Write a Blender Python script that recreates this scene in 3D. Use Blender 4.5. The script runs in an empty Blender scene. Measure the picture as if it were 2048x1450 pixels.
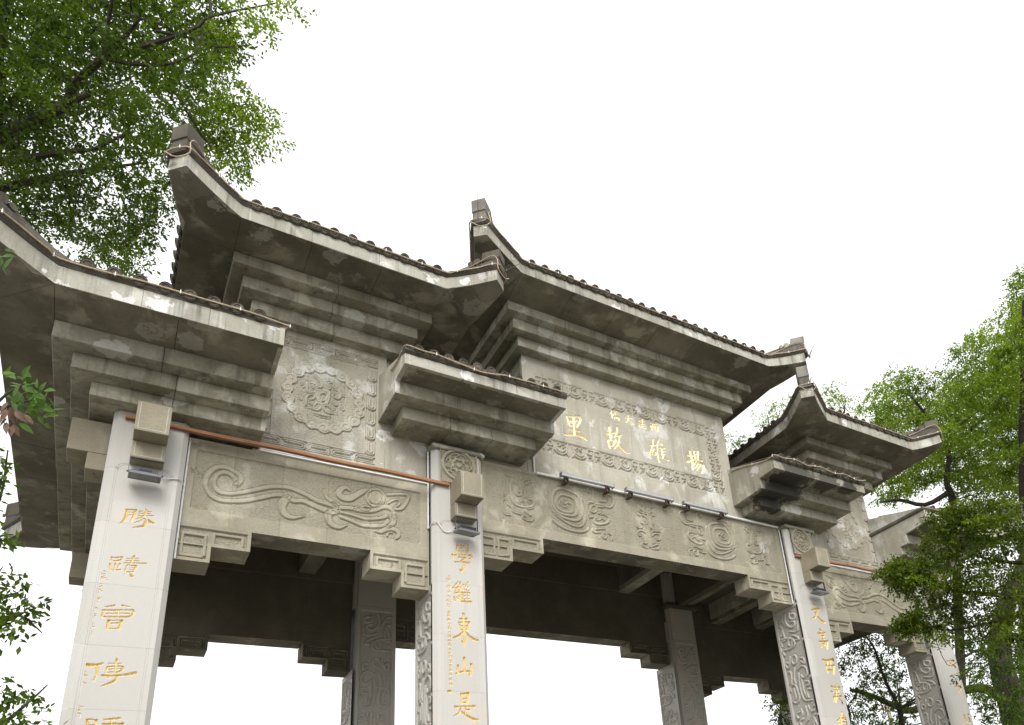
import bpy, math, random
import numpy as np
from mathutils import Vector, Matrix
random.seed(11); np.random.seed(11)
C = bpy.context.scene.collection
# ------------------------------------------------------------------ camera
SC = bpy.context.scene
GZ = -1.65                                   # ground level, the camera stands at z = 0
cd = bpy.data.cameras.new('camera'); cam = bpy.data.objects.new('camera', cd); C.objects.link(cam); SC.camera = cam
cd.sensor_fit = 'HORIZONTAL'; cd.sensor_width = 36.0
cd.lens = 1536.0056 / 2048 * 36.0
cd.shift_x = -(1252.142 - 1024) / 2048; cd.shift_y = (1159.530 - 725) / 2048
cd.clip_start = 0.05; cd.clip_end = 3000
Rc = Matrix(((0.8342710451785066, -0.12891708703458776, -0.5360710846961239),
             (-0.5422567454575398, -0.36774711877466976, -0.755459911999787),
             (-0.099746905628993, 0.920946492095738, -0.3767069331907701)))
cam.matrix_world = Matrix.Translation((-6.03719, -7.77598, 0.0)) @ Rc.to_4x4()
# ------------------------------------------------------------------ sky and light: bright overcast day
SUN_EL, SUN_AZ = math.radians(40), math.radians(204)
w = bpy.data.worlds.new('World'); SC.world = w; w.use_nodes = True
nt = w.node_tree; nt.nodes.clear()
sky = nt.nodes.new('ShaderNodeTexSky'); sky.sky_type = 'NISHITA'; sky.sun_disc = False
sky.sun_elevation = SUN_EL; sky.sun_rotation = SUN_AZ; sky.air_density = 1.0; sky.dust_density = 6.0; sky.ozone_density = 1.0
hs = nt.nodes.new('ShaderNodeHueSaturation'); hs.inputs['Saturation'].default_value = 0.08
mx = nt.nodes.new('ShaderNodeMix'); mx.data_type = 'RGBA'; mx.inputs['Factor'].default_value = 0.72
mx.inputs['B'].default_value = (10.6, 10.7, 10.9, 1)           # the even cloud layer
bg = nt.nodes.new('ShaderNodeBackground'); bg.inputs['Strength'].default_value = 0.105
wo = nt.nodes.new('ShaderNodeOutputWorld')
nt.links.new(sky.outputs[0], hs.inputs['Color']); nt.links.new(hs.outputs[0], mx.inputs['A'])
nt.links.new(mx.outputs['Result'], bg.inputs[0]); nt.links.new(bg.outputs[0], wo.inputs[0])
sl = bpy.data.lights.new('sun', 'SUN'); sl.energy = 1.5; sl.angle = math.radians(32); sl.color = (1.0, 0.97, 0.92)
sun = bpy.data.objects.new('sun', sl); C.objects.link(sun)
sd = Vector((math.sin(SUN_AZ) * math.cos(SUN_EL), math.cos(SUN_AZ) * math.cos(SUN_EL), math.sin(SUN_EL)))
sun.rotation_euler = sd.to_track_quat('Z', 'Y').to_euler()
SC.view_settings.view_transform = 'Standard'; SC.view_settings.look = 'None'
SC.view_settings.exposure = 0.72; SC.view_settings.gamma = 1.0; SC.view_settings.use_curve_mapping = False
SC.cycles.max_bounces = 8; SC.cycles.diffuse_bounces = 5; SC.cycles.transparent_max_bounces = 8
STROKES = {
 'sheng': '-6162,3735,9 -6162,3680,11 -6173,3632,9 -6198,3590,2;-6170,3741,6 -6090,3754,6;-6096,3745,10 -6104,3686,8 -6121,3625,4;-6147,3716,3 -6111,3723,3;-6144,3690,3 -6114,3696,3;-6017,3775,5 -6018,3737,6 -6031,3694,5 -6094,3653,2;-6070,3742,4 -6040,3749,4;-6003,3758,4 -5972,3757,4;-6070,3720,4 -5978,3736,4;-6073,3696,4 -5950,3720,4;-6034,3679,3 -6008,3667,6 -6009,3623,11 -6024,3597,9 -6103,3565,2;-6036,3658,4 -6092,3616,3;-5987,3674,4 -5966,3646,13 -5930,3645,2',
 'ji': '-6218,3248,4 -6187,3249,5 -6145,3262,5;-6218,3248,6 -6219,3221,6;-6140,3260,6 -6147,3229,6;-6216,3218,5 -6183,3219,5 -6149,3230,5;-6224,3182,6 -6211,3127,6;-6186,3190,6 -6184,3128,5;-6151,3193,6 -6160,3154,5;-6212,3120,4 -6139,3137,4;-6054,3285,7 -6065,3214,4;-6105,3252,3 -6013,3268,3;-6107,3230,4 -6011,3246,4;-6121,3205,4 -6035,3219,4 -5952,3226,6;-6095,3185,5 -6105,3127,5;-6097,3188,4 -6024,3193,5;-6026,3190,7 -6040,3131,6;-6071,3164,2 -6046,3168,2;-6071,3147,2 -6048,3148,2;-6100,3123,4 -6037,3128,3;-6070,3121,3 -6100,3106,3;-6064,3108,3 -6047,3085,10 -6035,3089,2',
 'ceng': '-6209,2771,3 -6142,2791,7;-6083,2799,7 -6025,2790,3;-6221,2738,6 -6001,2766,5;-6213,2730,6 -6218,2680,7;-5994,2760,7 -5994,2730,7 -6020,2699,7;-6216,2677,5 -6020,2697,7;-6194,2711,4 -6017,2731,4;-6107,2751,6 -6104,2692,4;-6170,2649,4 -6062,2661,4;-6167,2648,9 -6167,2573,8;-6072,2658,9 -6079,2582,9;-6144,2624,5 -6089,2635,5;-6167,2573,4 -6075,2582,4',
 'chuan': '-6280,2250,5 -6257,2239,14 -6200,2243,10 -6161,2259,7;-6197,2239,10 -6187,2169,7 -6202,2101,4;-6063,2301,8 -6061,2177,5;-6117,2261,4 -6020,2268,3;-6119,2233,6 -6125,2180,5;-6119,2233,5 -6014,2244,5;-6014,2242,7 -6008,2220,7 -6033,2191,6;-6113,2211,3 -6024,2221,3;-6119,2182,4 -6033,2190,4;-6151,2154,6 -6055,2157,7 -5966,2175,9 -5912,2192,11;-6045,2158,7 -6050,2118,9 -6097,2084,7 -6147,2057,2;-6081,2156,5 -6098,2139,5',
 'shi': '-6203,1776,5 -6141,1770,6;-6200,1772,9 -6186,1649,8;-6138,1770,9 -6138,1729,7;-6193,1724,6 -6138,1725,6;-6185,1687,6 -6127,1692,6 -6131,1651,6;-6182,1646,6 -6131,1649,6;-6085,1776,6 -5977,1791,8;-6032,1777,7 -6025,1623,7;-6087,1738,8 -5952,1745,8;-6086,1734,7 -6082,1652,8;-5952,1745,10 -5952,1666,10',
 'small1': '-6300,2842,3 -6245,2849,3;-6272,2858,3 -6272,2828,3;-6302,2810,3 -6281,2827,2;-6263,2834,3 -6265,2804,3;-6279,2836,3 -6263,2836,3;-6291,2738,3 -6281,2748,3;-6273,2761,4 -6275,2754,4;-6265,2754,3 -6254,2745,3;-6293,2696,3 -6261,2700,3;-6294,2680,3 -6258,2686,2;-6279,2714,2 -6276,2663,3;-6291,2705,2 -6282,2710,2;-6291,2608,3 -6272,2610,3;-6295,2593,2 -6273,2595,3;-6302,2572,4 -6262,2584,4;-6282,2541,3 -6290,2508,3;-6282,2541,3 -6272,2542,2 -6273,2497,3;-6285,2521,3 -6276,2521,3;-6302,2178,3 -6271,2183,3;-6297,2169,2 -6270,2173,3;-6271,2183,3 -6271,2171,2;-6302,2178,3 -6296,2158,3;-6297,2146,3 -6254,2147,6;-6296,2158,3 -6274,2159,2;-6283,2108,4 -6315,2075,2;-6274,2089,3 -6252,2077,4;-6311,1983,2 -6279,1992,3;-6293,2003,4 -6292,1973,4;-6315,1964,3 -6279,1971,2;-6305,1957,4 -6311,1938,3;-6305,1957,4 -6282,1958,4 -6283,1935,3;-6309,1938,3 -6284,1937,3;-6327,1858,3 -6242,1881,3;-6305,1874,3 -6304,1885,4;-6271,1890,3 -6270,1883,3;-6285,1863,2 -6305,1832,2;-6300,1840,2 -6262,1845,3;-6266,1856,3 -6314,1787,2;-6300,1814,4 -6256,1823,4 -6254,1793,4;-6284,1811,3 -6294,1792,4;-6283,3101,3 -6293,3082,3;-6261,3108,3 -6242,3101,3;-6268,3091,3 -6281,3071,3 -6244,3082,3;-6276,3048,3 -6245,3057,3;-6282,3033,3 -6234,3042,3;-6268,3035,3 -6277,3018,3;-6247,3040,4 -6227,3022,4;-6285,2975,3 -6254,2981,3;-6287,2953,3 -6251,2961,3;-6283,2922,3 -6261,2933,3;-6298,2902,3 -6247,2917,3;-6267,2929,3 -6270,2894,3',
 'xue': '-2941,3925,12 -2952,3857,9 -2941,3799,8;-2820,3945,10 -2818,3885,9 -2842,3808,10;-2900,3928,6 -2869,3890,6;-2865,3938,6 -2904,3884,6;-2905,3858,6 -2871,3827,6;-2870,3864,5 -2902,3825,5;-2942,3915,7 -2916,3919,6;-2942,3883,5 -2920,3883,5;-2940,3849,5 -2921,3845,5;-2852,3936,5 -2823,3941,5;-2850,3900,5 -2824,3903,5;-2860,3858,5 -2838,3865,5;-3006,3797,9 -3010,3746,11;-3003,3786,7 -2890,3806,7 -2788,3817,7;-2785,3820,12 -2769,3794,9 -2807,3769,6;-2928,3778,7 -2934,3751,7;-2932,3771,7 -2840,3779,7;-2840,3778,8 -2898,3734,8;-2901,3733,7 -2867,3699,10 -2871,3640,13 -2904,3601,11 -2919,3620,5;-2977,3705,7 -2886,3716,7 -2806,3718,12',
 'ji4': '-2944,3459,6 -3013,3367,7;-3010,3367,6 -2942,3398,6;-2945,3404,6 -2989,3316,6;-2989,3315,7 -2933,3335,6;-2945,3360,5 -2930,3336,5;-2994,3272,6 -2984,3226,11;-2962,3272,6 -2947,3249,7;-2934,3295,5 -2935,3279,5;-2917,3459,8 -2924,3211,8;-2912,3338,7 -2803,3343,6;-2917,3226,9 -2790,3235,9;-2879,3439,5 -2902,3385,5;-2902,3381,4 -2861,3377,4;-2822,3473,6 -2854,3413,6;-2854,3410,4 -2820,3421,4;-2820,3413,4 -2849,3372,4;-2846,3368,5 -2811,3373,5;-2873,3407,4 -2893,3365,4;-2878,3324,4 -2903,3296,5;-2900,3295,4 -2863,3301,4;-2869,3294,5 -2901,3261,4;-2898,3257,4 -2864,3260,5;-2825,3331,4 -2851,3302,4;-2847,3301,4 -2813,3307,4;-2823,3299,4 -2845,3268,4;-2845,3264,5 -2808,3270,5',
 'dong': '-2888,3079,12 -2880,2893,11 -2886,2713,12;-2912,2754,6 -2890,2729,6;-2928,3015,10 -2845,3022,10;-2943,2970,8 -2916,2880,9;-2943,2970,6 -2826,2987,7;-2821,2985,11 -2848,2891,11;-2920,2930,5 -2847,2940,5;-2916,2884,5 -2848,2896,6;-2897,2862,8 -2961,2803,12 -3014,2788,6;-2873,2869,6 -2815,2816,12 -2767,2785,15 -2718,2782,8',
 'shan': '-2889,2560,13 -2887,2415,11;-2962,2470,11 -2959,2401,12;-2987,2376,8 -2921,2403,9 -2806,2416,9;-2809,2495,13 -2810,2420,11 -2826,2367,13',
 'shi4': '-2931,2149,9 -2923,2054,9;-2935,2154,9 -2850,2167,9;-2850,2167,12 -2867,2057,12;-2917,2104,5 -2866,2111,5;-2918,2059,6 -2867,2066,7;-3003,2011,11 -2891,2022,6 -2782,2026,12;-2887,2006,7 -2888,1948,8;-2887,1988,8 -2840,1986,8;-2943,1991,8 -2962,1945,8 -3018,1912,4;-2930,1960,8 -2865,1917,10 -2800,1885,14 -2744,1881,7',
 'seal': '-3071,2176,16 -3053,2177,18',
 'small2': '-3078,3500,3 -3075,3494,3;-3087,3480,3 -3078,3472,4;-3078,3475,4 -3029,3493,4;-3063,3509,2 -3032,3516,2;-3049,3524,3 -3052,3491,2;-3073,3447,3 -3057,3465,3;-3057,3465,4 -3045,3467,4 -3046,3444,3;-3076,3396,2 -3040,3407,2;-3058,3414,2 -3058,3402,2;-3073,3387,3 -3077,3361,3;-3073,3387,3 -3035,3395,3 -3037,3367,3;-3064,3379,2 -3049,3381,2;-3077,3317,3 -3035,3329,3;-3068,3334,3 -3071,3306,3;-3050,3340,3 -3056,3301,3;-3057,3282,3 -3078,3261,3;-3057,3273,4 -3036,3263,4;-3085,3214,3 -3036,3226,3;-3072,3234,3 -3076,3199,3;-3051,3239,4 -3058,3195,4;-3067,3210,3 -3033,3211,3;-3079,3174,3 -3067,3182,3;-3055,3180,4 -3040,3173,4;-3061,3167,4 -3073,3144,3 -3043,3150,4;-3075,3081,3 -3042,3087,3;-3059,3094,3 -3062,3059,3;-3073,3067,3 -3041,3073,3;-3064,3072,3 -3075,3055,3;-3056,3073,4 -3041,3060,4;-3075,3046,3 -3042,3053,3;-3059,3060,3 -3061,3024,3;-3073,3033,3 -3040,3038,3;-3063,3038,3 -3075,3021,3;-3055,3039,4 -3040,3026,4;-3074,3002,3 -3041,3009,3;-3058,3016,3 -3061,2981,3;-3072,2989,3 -3040,2994,3;-3062,2994,3 -3074,2977,3;-3055,2995,4 -3040,2982,4;-3040,2937,4 -3044,2927,4 -3053,2922,4 -3063,2925,4 -3066,2934,4 -3062,2944,4 -3053,2949,4 -3043,2946,4 -3040,2937,4;-3072,2896,3 -3040,2902,3;-3057,2909,3 -3059,2874,3;-3071,2883,3 -3038,2888,3;-3071,2843,3 -3039,2849,3;-3056,2856,3 -3058,2821,3;-3070,2830,3 -3037,2835,3;-3053,2835,4 -3038,2822,4;-3071,2800,3 -3038,2806,3;-3055,2813,3 -3058,2778,3;-3069,2787,3 -3037,2792,3;-3060,2791,3 -3071,2775,3;-3052,2792,4 -3037,2779,4;-3068,2755,3 -3040,2760,4;-3070,2742,5 -3036,2747,5;-3069,2705,3 -3037,2711,3;-3054,2718,3 -3056,2683,3;-3068,2692,3 -3036,2696,3;-3058,2696,3 -3070,2680,3;-3051,2697,4 -3036,2684,4;-3069,2653,3 -3036,2658,2;-3053,2665,2 -3056,2631,3;-3067,2640,3 -3035,2644,3;-3057,2644,2 -3069,2628,3;-3068,2606,3 -3036,2611,3;-3053,2618,3 -3055,2584,3;-3066,2593,3 -3034,2597,3;-3067,2568,2 -3035,2574,3;-3052,2581,3 -3055,2547,3;-3066,2555,3 -3034,2560,3;-3049,2560,4 -3034,2547,4;-3067,2512,3 -3035,2517,3;-3051,2525,3 -3054,2491,3;-3065,2499,3 -3033,2503,3;-3055,2504,3 -3067,2488,3;-3048,2504,4 -3033,2491,4;-3066,2466,3 -3034,2471,3;-3051,2478,3 -3053,2444,3;-3064,2453,3 -3032,2457,3;-3065,2419,2 -3033,2424,2;-3050,2432,3 -3052,2398,3;-3063,2407,3 -3032,2411,3;-3047,2411,4 -3032,2398,4;-3064,2373,2 -3033,2378,3;-3049,2385,2 -3052,2352,3;-3063,2360,3 -3031,2364,3;-3053,2365,3 -3065,2349,3;-3046,2365,4 -3031,2352,3;-3064,2314,3 -3032,2318,3;-3049,2326,3 -3051,2292,3;-3062,2301,3 -3030,2305,3;-3053,2305,3 -3064,2290,3;-3045,2306,4 -3030,2293,4;-3063,2263,3 -3031,2268,3;-3048,2275,3 -3050,2242,2;-3061,2251,3 -3030,2254,3;-3052,2255,3 -3063,2240,3;-3044,2255,3 -3030,2242,4',
 'wen': '2939,3886,16 2951,3857,16;2862,3787,14 2948,3809,14 3031,3821,21;3006,3803,14 2925,3689,12 2844,3648,11;2907,3769,8 2956,3693,14 3019,3632,22 3092,3606,15',
 'gao': '2955,3473,15 2977,3446,15;2896,3403,15 3051,3424,16;2953,3382,10 2953,3324,10;2957,3375,10 3007,3376,11;3012,3381,11 2998,3328,10;2953,3324,10 3014,3330,11;2887,3267,14 2905,3189,13;2889,3272,12 3063,3290,12;3073,3291,17 3031,3178,17;2952,3251,10 2946,3214,10;2952,3251,10 3003,3256,11;3003,3256,11 2995,3226,10;2947,3219,8 2994,3223,8',
 'xi': '2884,2973,20 2972,2972,17 3122,2998,24;2978,2959,14 2969,2894,13;3049,2964,10 3019,2862,10;2927,2884,15 2930,2792,15;2929,2891,12 3101,2903,12;3101,2903,18 3059,2780,18;2949,2822,12 3069,2830,12',
 'han': '2945,2570,13 2980,2558,13;2921,2488,12 2956,2476,12;2927,2342,13 2971,2392,13;2988,2551,9 3121,2569,11;3026,2581,8 3018,2532,8;3083,2605,11 3072,2535,12;2998,2517,10 3103,2526,10;3008,2518,8 3003,2483,8;3095,2525,10 3077,2487,10;2997,2483,8 3085,2491,8;3048,2520,10 3020,2408,11;2968,2449,8 3089,2460,8;2945,2404,12 3119,2426,11;3014,2408,12 2970,2323,8;3052,2402,9 3117,2323,20',
 'wei': '3054,2177,13 3009,2094,13 2915,2037,9;2938,2051,12 2961,1998,12;2985,2077,12 3107,2094,11;3041,2136,13 2994,1946,13;3061,2071,12 3161,2079,14;3087,2124,10 3119,2003,10;3038,2027,11 3159,2038,12;2917,2044,10 2997,2053,9;3008,1960,15 3169,1975,15',
 'da4': '6061,3198,8 6322,3228,20;6183,3242,12 6153,3202,8;6219,3194,11 6089,3094,11;6130,3173,9 6303,3091,19',
 'bu': '6108,2750,10 6396,2749,21;6278,2737,10 6161,2652,10;6244,2716,10 6247,2613,10;6315,2675,10 6342,2627,20',
 'rang': '6103,2234,9 6186,2241,9;6114,2205,8 6171,2209,9;6118,2177,9 6167,2180,8;6116,2156,8 6112,2129,8 6168,2131,8 6172,2158,8;6256,2256,10 6358,2252,10;6275,2264,9 6251,2210,9;6342,2251,8 6316,2212,9;6226,2190,9 6348,2194,9;6215,2166,9 6345,2170,9;6267,2210,8 6227,2104,9;6216,2132,9 6318,2145,9;6283,2139,10 6410,2102,18',
 'small4': '6326,3330,7 6378,3339,6;6344,3316,6 6378,3283,7;6353,3169,8 6367,3144,8;6384,3166,7 6389,3121,7;6337,3056,8 6389,3065,8;6355,3042,6 6391,3050,7;6349,2991,9 6381,3009,9;6365,2937,8 6410,2945,8;6354,2911,8 6404,2914,8;6362,2857,8 6423,2865,8;6355,2821,8 6411,2820,8',
 'li': '-1182,6362,8 -1157,6275,12 -1133,6206,9;-1135,6363,10 -976,6403,10;-972,6406,13 -955,6348,14 -1022,6214,10;-1065,6385,13 -1072,6065,14;-1133,6291,7 -1032,6314,7;-1136,6211,8 -1020,6244,9;-1157,6136,11 -988,6148,11;-1261,6051,6 -1220,6031,12 -1065,6067,11 -954,6071,16 -875,6030,7',
 'gu': '-460,6375,15 -451,6172,15;-517,6243,11 -383,6291,11;-509,6137,11 -484,6013,14;-502,6135,10 -389,6171,9;-389,6169,14 -415,6073,13;-497,6035,11 -416,6065,10;-318,6410,9 -322,6347,11 -384,6213,8;-365,6241,9 -250,6284,10;-293,6253,8 -323,6128,9 -415,6008,9;-371,6193,7 -312,6085,10 -226,6014,15 -153,5994,6',
 'ru': '-380,6679,6 -423,6610,6;-388,6636,7 -386,6549,7;-349,6668,6 -291,6687,6;-315,6690,5 -326,6622,5;-361,6636,7 -261,6665,6;-353,6631,5 -356,6602,5;-351,6579,5 -277,6598,5;-345,6565,7 -348,6537,7;-315,6578,5 -319,6545,5;-291,6585,5 -292,6553,5;-261,6597,7 -268,6542,8;-352,6569,5 -261,6597,5',
 'da': '-129,6627,8 -28,6648,7;-85,6689,8 -89,6619,7 -143,6543,6;-82,6613,6 -16,6547,10',
 'han2': '177,6689,7 163,6549,6;134,6654,7 213,6665,7;134,6624,6 209,6637,5;122,6586,5 217,6606,5;114,6557,6 205,6578,5;162,6572,7 125,6520,6;173,6567,5 211,6537,10;104,6645,6 116,6634,7;96,6605,6 110,6594,6;90,6537,7 112,6573,7',
 'xi2': '321,6658,8 449,6671,8;323,6615,8 336,6541,8;323,6617,7 460,6640,7;460,6640,10 443,6548,9;368,6656,6 362,6560,7;407,6659,6 402,6563,6;334,6556,7 442,6567,7',
 'xiong': '328,6367,12 317,6264,10 219,6078,7;252,6240,10 369,6274,10;328,6201,8 277,6114,8;218,6070,7 290,6094,12 360,6099,7;343,6146,8 364,6104,8;434,6377,11 400,6271,8 386,6061,9 401,5981,9;473,6346,9 485,6317,17;435,6243,10 532,6261,11;439,6191,7 531,6201,7;435,6136,7 515,6145,7;413,6065,7 512,6071,8 576,6056,11;481,6240,12 481,6078,12',
 'yang': '1042,6348,17 1064,6155,16 1049,6018,15;1024,6062,7 1041,6022,8;980,6243,12 1092,6271,12;955,6136,9 974,6133,18 1089,6206,7;1123,6361,11 1134,6225,11;1124,6363,9 1212,6390,10;1211,6382,15 1186,6238,15;1143,6305,8 1200,6322,8;1127,6235,6 1188,6250,7;1104,6199,12 1267,6220,11;1153,6192,9 1088,6100,8;1148,6160,9 1272,6152,9;1188,6155,9 1114,6062,9;1229,6150,9 1130,6007,8;1279,6147,14 1262,6052,15 1228,5997,15 1189,6012,7',
 'L1': '-5269,4278,19 -5233,4338,19 -5255,4392,19 -5323,4435,18 -5394,4456,19 -5472,4430,19 -5528,4358,19 -5553,4265,19 -5539,4181,16 -5488,4107,19 -5406,4071,18 -5304,4078,17 -5180,4108,18 -5043,4169,18 -4903,4236,19 -4793,4252,17;-5275,4284,16 -5292,4346,18 -5342,4386,17 -5400,4392,18 -5448,4359,16 -5476,4282,17 -5463,4205,15 -5414,4159,18 -5322,4159,15 -5210,4198,16 -5074,4265,18 -4957,4320,18 -4837,4347,18 -4737,4346,18 -4596,4305,18 -4491,4258,18 -4400,4244,20 -4294,4222,18;-4769,4257,27 -4821,4145,30 -4816,4071,24 -4779,4020,23 -4704,4005,16 -4582,4049,4;-4780,4243,17 -4716,4204,19 -4629,4222,19 -4539,4200,21 -4396,4156,23 -4303,4136,19;-4308,4250,16 -4266,4181,25 -4349,4127,25 -4355,4057,25 -4310,3993,22 -4231,3977,16 -4147,4026,4;-4427,4404,5 -4390,4326,14 -4349,4288,19 -4268,4243,22;-4142,4455,10 -4184,4481,16 -4230,4455,21 -4258,4393,25 -4219,4350,27 -4139,4356,29 -4059,4417,23 -3992,4479,21 -3944,4509,11;-3763,4443,14 -3769,4400,15 -3789,4360,12 -3820,4330,14 -3856,4315,15 -3892,4315,12 -3923,4332,12 -3944,4363,12 -3953,4403,14 -3947,4446,14 -3927,4486,13 -3897,4516,14 -3861,4532,14 -3824,4532,14 -3792,4515,13 -3771,4484,15 -3763,4443,14;-3858,4423,58 -3857,4423,63;-4267,4209,16 -4135,4236,18 -3999,4227,18 -3862,4262,18 -3765,4327,20 -3679,4315,18 -3632,4228,18 -3648,4137,18 -3704,4087,18;-4239,4168,14 -4105,4156,14 -3969,4136,15 -3831,4162,14 -3734,4208,15 -3735,4256,16;-4223,4110,15 -4102,4079,15 -3994,4049,17 -3857,4064,18 -3746,4095,15 -3712,4157,17;-4080,4219,9 -4054,4263,8 -3999,4238,8 -3944,4238,8 -3911,4284,9 -3973,4291,9;-3718,4493,14 -3595,4525,13 -3478,4533,14 -3507,4415,14 -3564,4338,14 -3643,4322,12;-3709,4386,9 -3652,4434,10 -3594,4451,9 -3579,4400,8 -3615,4360,9;-3869,4002,5 -3786,4002,15 -3731,4048,21 -3647,4066,21 -3589,4029,19 -3596,3973,15 -3624,3945,6;-3716,3968,10 -3702,4006,8 -3660,4017,9',
 'L2': '-2231,5073,9 -2274,4792,8 -2287,4643,8 -2278,4562,8 -2240,4526,8 -2180,4532,9;-2206,5057,9 -2198,4840,8 -2191,4725,8 -2167,4688,8;-2231,5069,8 -2201,5058,8;-2227,5160,3 -2214,5114,10 -2163,5099,10 -2107,5085,3;-2164,4975,13 -2164,4858,14 -2148,4766,13 -2100,4702,13 -1999,4686,13 -1894,4702,13 -1840,4755,13 -1856,4811,13 -1908,4816,13;-2090,4917,10 -2098,4861,9 -2063,4837,9 -2010,4854,10 -2008,4902,9 -2023,5039,9 -2018,5095,10 -1991,5121,10;-1954,4839,10 -1965,4922,9 -1986,5015,9 -1967,5074,10 -1913,5102,9 -1894,5063,10 -1928,5028,10;-1891,5111,8 -1849,5114,8 -1849,5079,8 -1872,5071,8;-2105,5021,8 -2065,4997,7;-2069,4921,7 -2050,4893,7 -2029,4898,8;-2026,4747,6 -2004,4780,6 -1984,4758,7;-1921,4782,7 -1901,4754,7;-2213,4679,9 -2154,4649,9 -2146,4598,9 -2097,4577,9 -2026,4568,9 -2008,4521,9 -1947,4502,9 -1885,4500,9 -1857,4540,10;-2268,4798,5 -2228,4802,5;-2271,4740,5 -2221,4735,5;-2016,4549,7 -1954,4553,8 -1946,4512,7;-1980,4656,7 -1917,4669,8 -1842,4702,8;-1960,4636,20 -1900,4595,18;-1387,4876,6 -1369,4897,7 -1390,4909,7 -1415,4876,7 -1389,4848,6 -1349,4868,7 -1334,4909,6 -1372,4929,7 -1423,4907,6 -1456,4846,7 -1414,4810,6 -1337,4810,7;-1313,4895,16 -1265,4868,15 -1261,4786,15 -1289,4746,16 -1398,4739,15 -1483,4774,15 -1505,4846,15 -1482,4928,15 -1423,4987,16 -1333,4993,16 -1234,4967,16 -1190,4889,15 -1192,4778,15 -1233,4713,16 -1357,4693,15 -1477,4708,15 -1546,4773,15 -1564,4856,15 -1546,4964,16 -1484,5047,15 -1393,5086,16 -1260,5065,16 -1150,5021,16 -1112,4905,15 -1113,4772,16 -1156,4675,15 -1240,4635,16 -1383,4642,14 -1491,4673,15 -1569,4719,15;-1572,5052,12 -1597,4937,13 -1597,4806,12 -1554,4695,11 -1440,4615,12 -1302,4558,12 -1191,4551,12 -1121,4585,12 -1077,4668,12 -1062,4804,13 -1059,4939,13 -1084,4990,13;-1568,4580,15 -1491,4525,15 -1374,4482,13 -1232,4474,15 -1118,4495,15 -1045,4543,15 -1022,4646,15 -1035,4720,14 -1020,4790,15 -1032,4877,15 -1009,4927,15;-1020,4933,14 -970,4968,13 -900,4972,14;-968,5117,10 -1001,5138,10 -986,5176,11 -938,5189,11 -906,5153,10 -919,4990,10;-813,5018,12 -711,5030,12 -724,5077,12 -693,5139,12 -620,5145,12 -576,5085,12 -602,4987,12 -678,4943,12 -784,4959,12 -890,4960,12;-872,4881,11 -881,4851,10 -902,4827,11 -927,4814,10 -951,4817,10 -968,4834,11 -971,4861,10 -962,4891,10 -942,4916,10 -916,4929,10 -892,4926,10 -876,4909,11 -872,4881,11;-858,4924,12 -763,4932,12;-811,4807,8 -761,4833,8 -722,4819,9;-1004,4735,13 -899,4749,14 -946,4682,13 -897,4649,13 -815,4659,13 -716,4704,14 -684,4777,14 -739,4821,14 -845,4822,13;-903,4711,8 -856,4711,8 -805,4752,8 -761,4729,9;-961,4569,9 -973,4523,9 -922,4512,9 -840,4525,9 -832,4472,9 -778,4450,9 -749,4506,9 -793,4531,9;-917,4564,9 -822,4587,9 -763,4592,9;-722,4541,10 -666,4512,10 -667,4448,10',
 'L2m': '-174,5183,8 -144,5110,8 -94,5096,8;-159,5094,9 -159,4997,10 -84,4970,11 21,4966,10 115,4972,10;-136,5075,15 -122,5029,14 -41,4996,14;-72,5063,6 -80,5001,6;-5,5065,9 -16,4989,9;60,5152,9 66,5097,9 121,5109,9;102,5074,11 97,4987,10;27,5010,8 68,5018,8;-179,4939,15 -132,4906,15 -131,4810,15 -39,4815,15 -39,4912,16 -102,4936,15;-73,4857,28 -39,4719,28 -45,4575,26 -35,4459,28;20,4960,30 8,4776,28;52,4905,8 42,4830,8 66,4811,8;-238,4730,8 -195,4714,8 -128,4739,9;-231,4637,11 -174,4683,11 -86,4663,11 -42,4600,11;-231,4637,8 -211,4593,8 -172,4600,8;52,4709,9 174,4728,9;35,4637,10 59,4665,10 140,4680,10 167,4637,10 148,4591,10 100,4583,10 79,4621,10;-79,4617,11 -95,4496,11 -159,4497,11 -177,4459,11 -130,4426,11 -28,4420,11 92,4436,11 126,4486,11 89,4504,11 18,4468,11;22,4587,11 25,4517,11',
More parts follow.
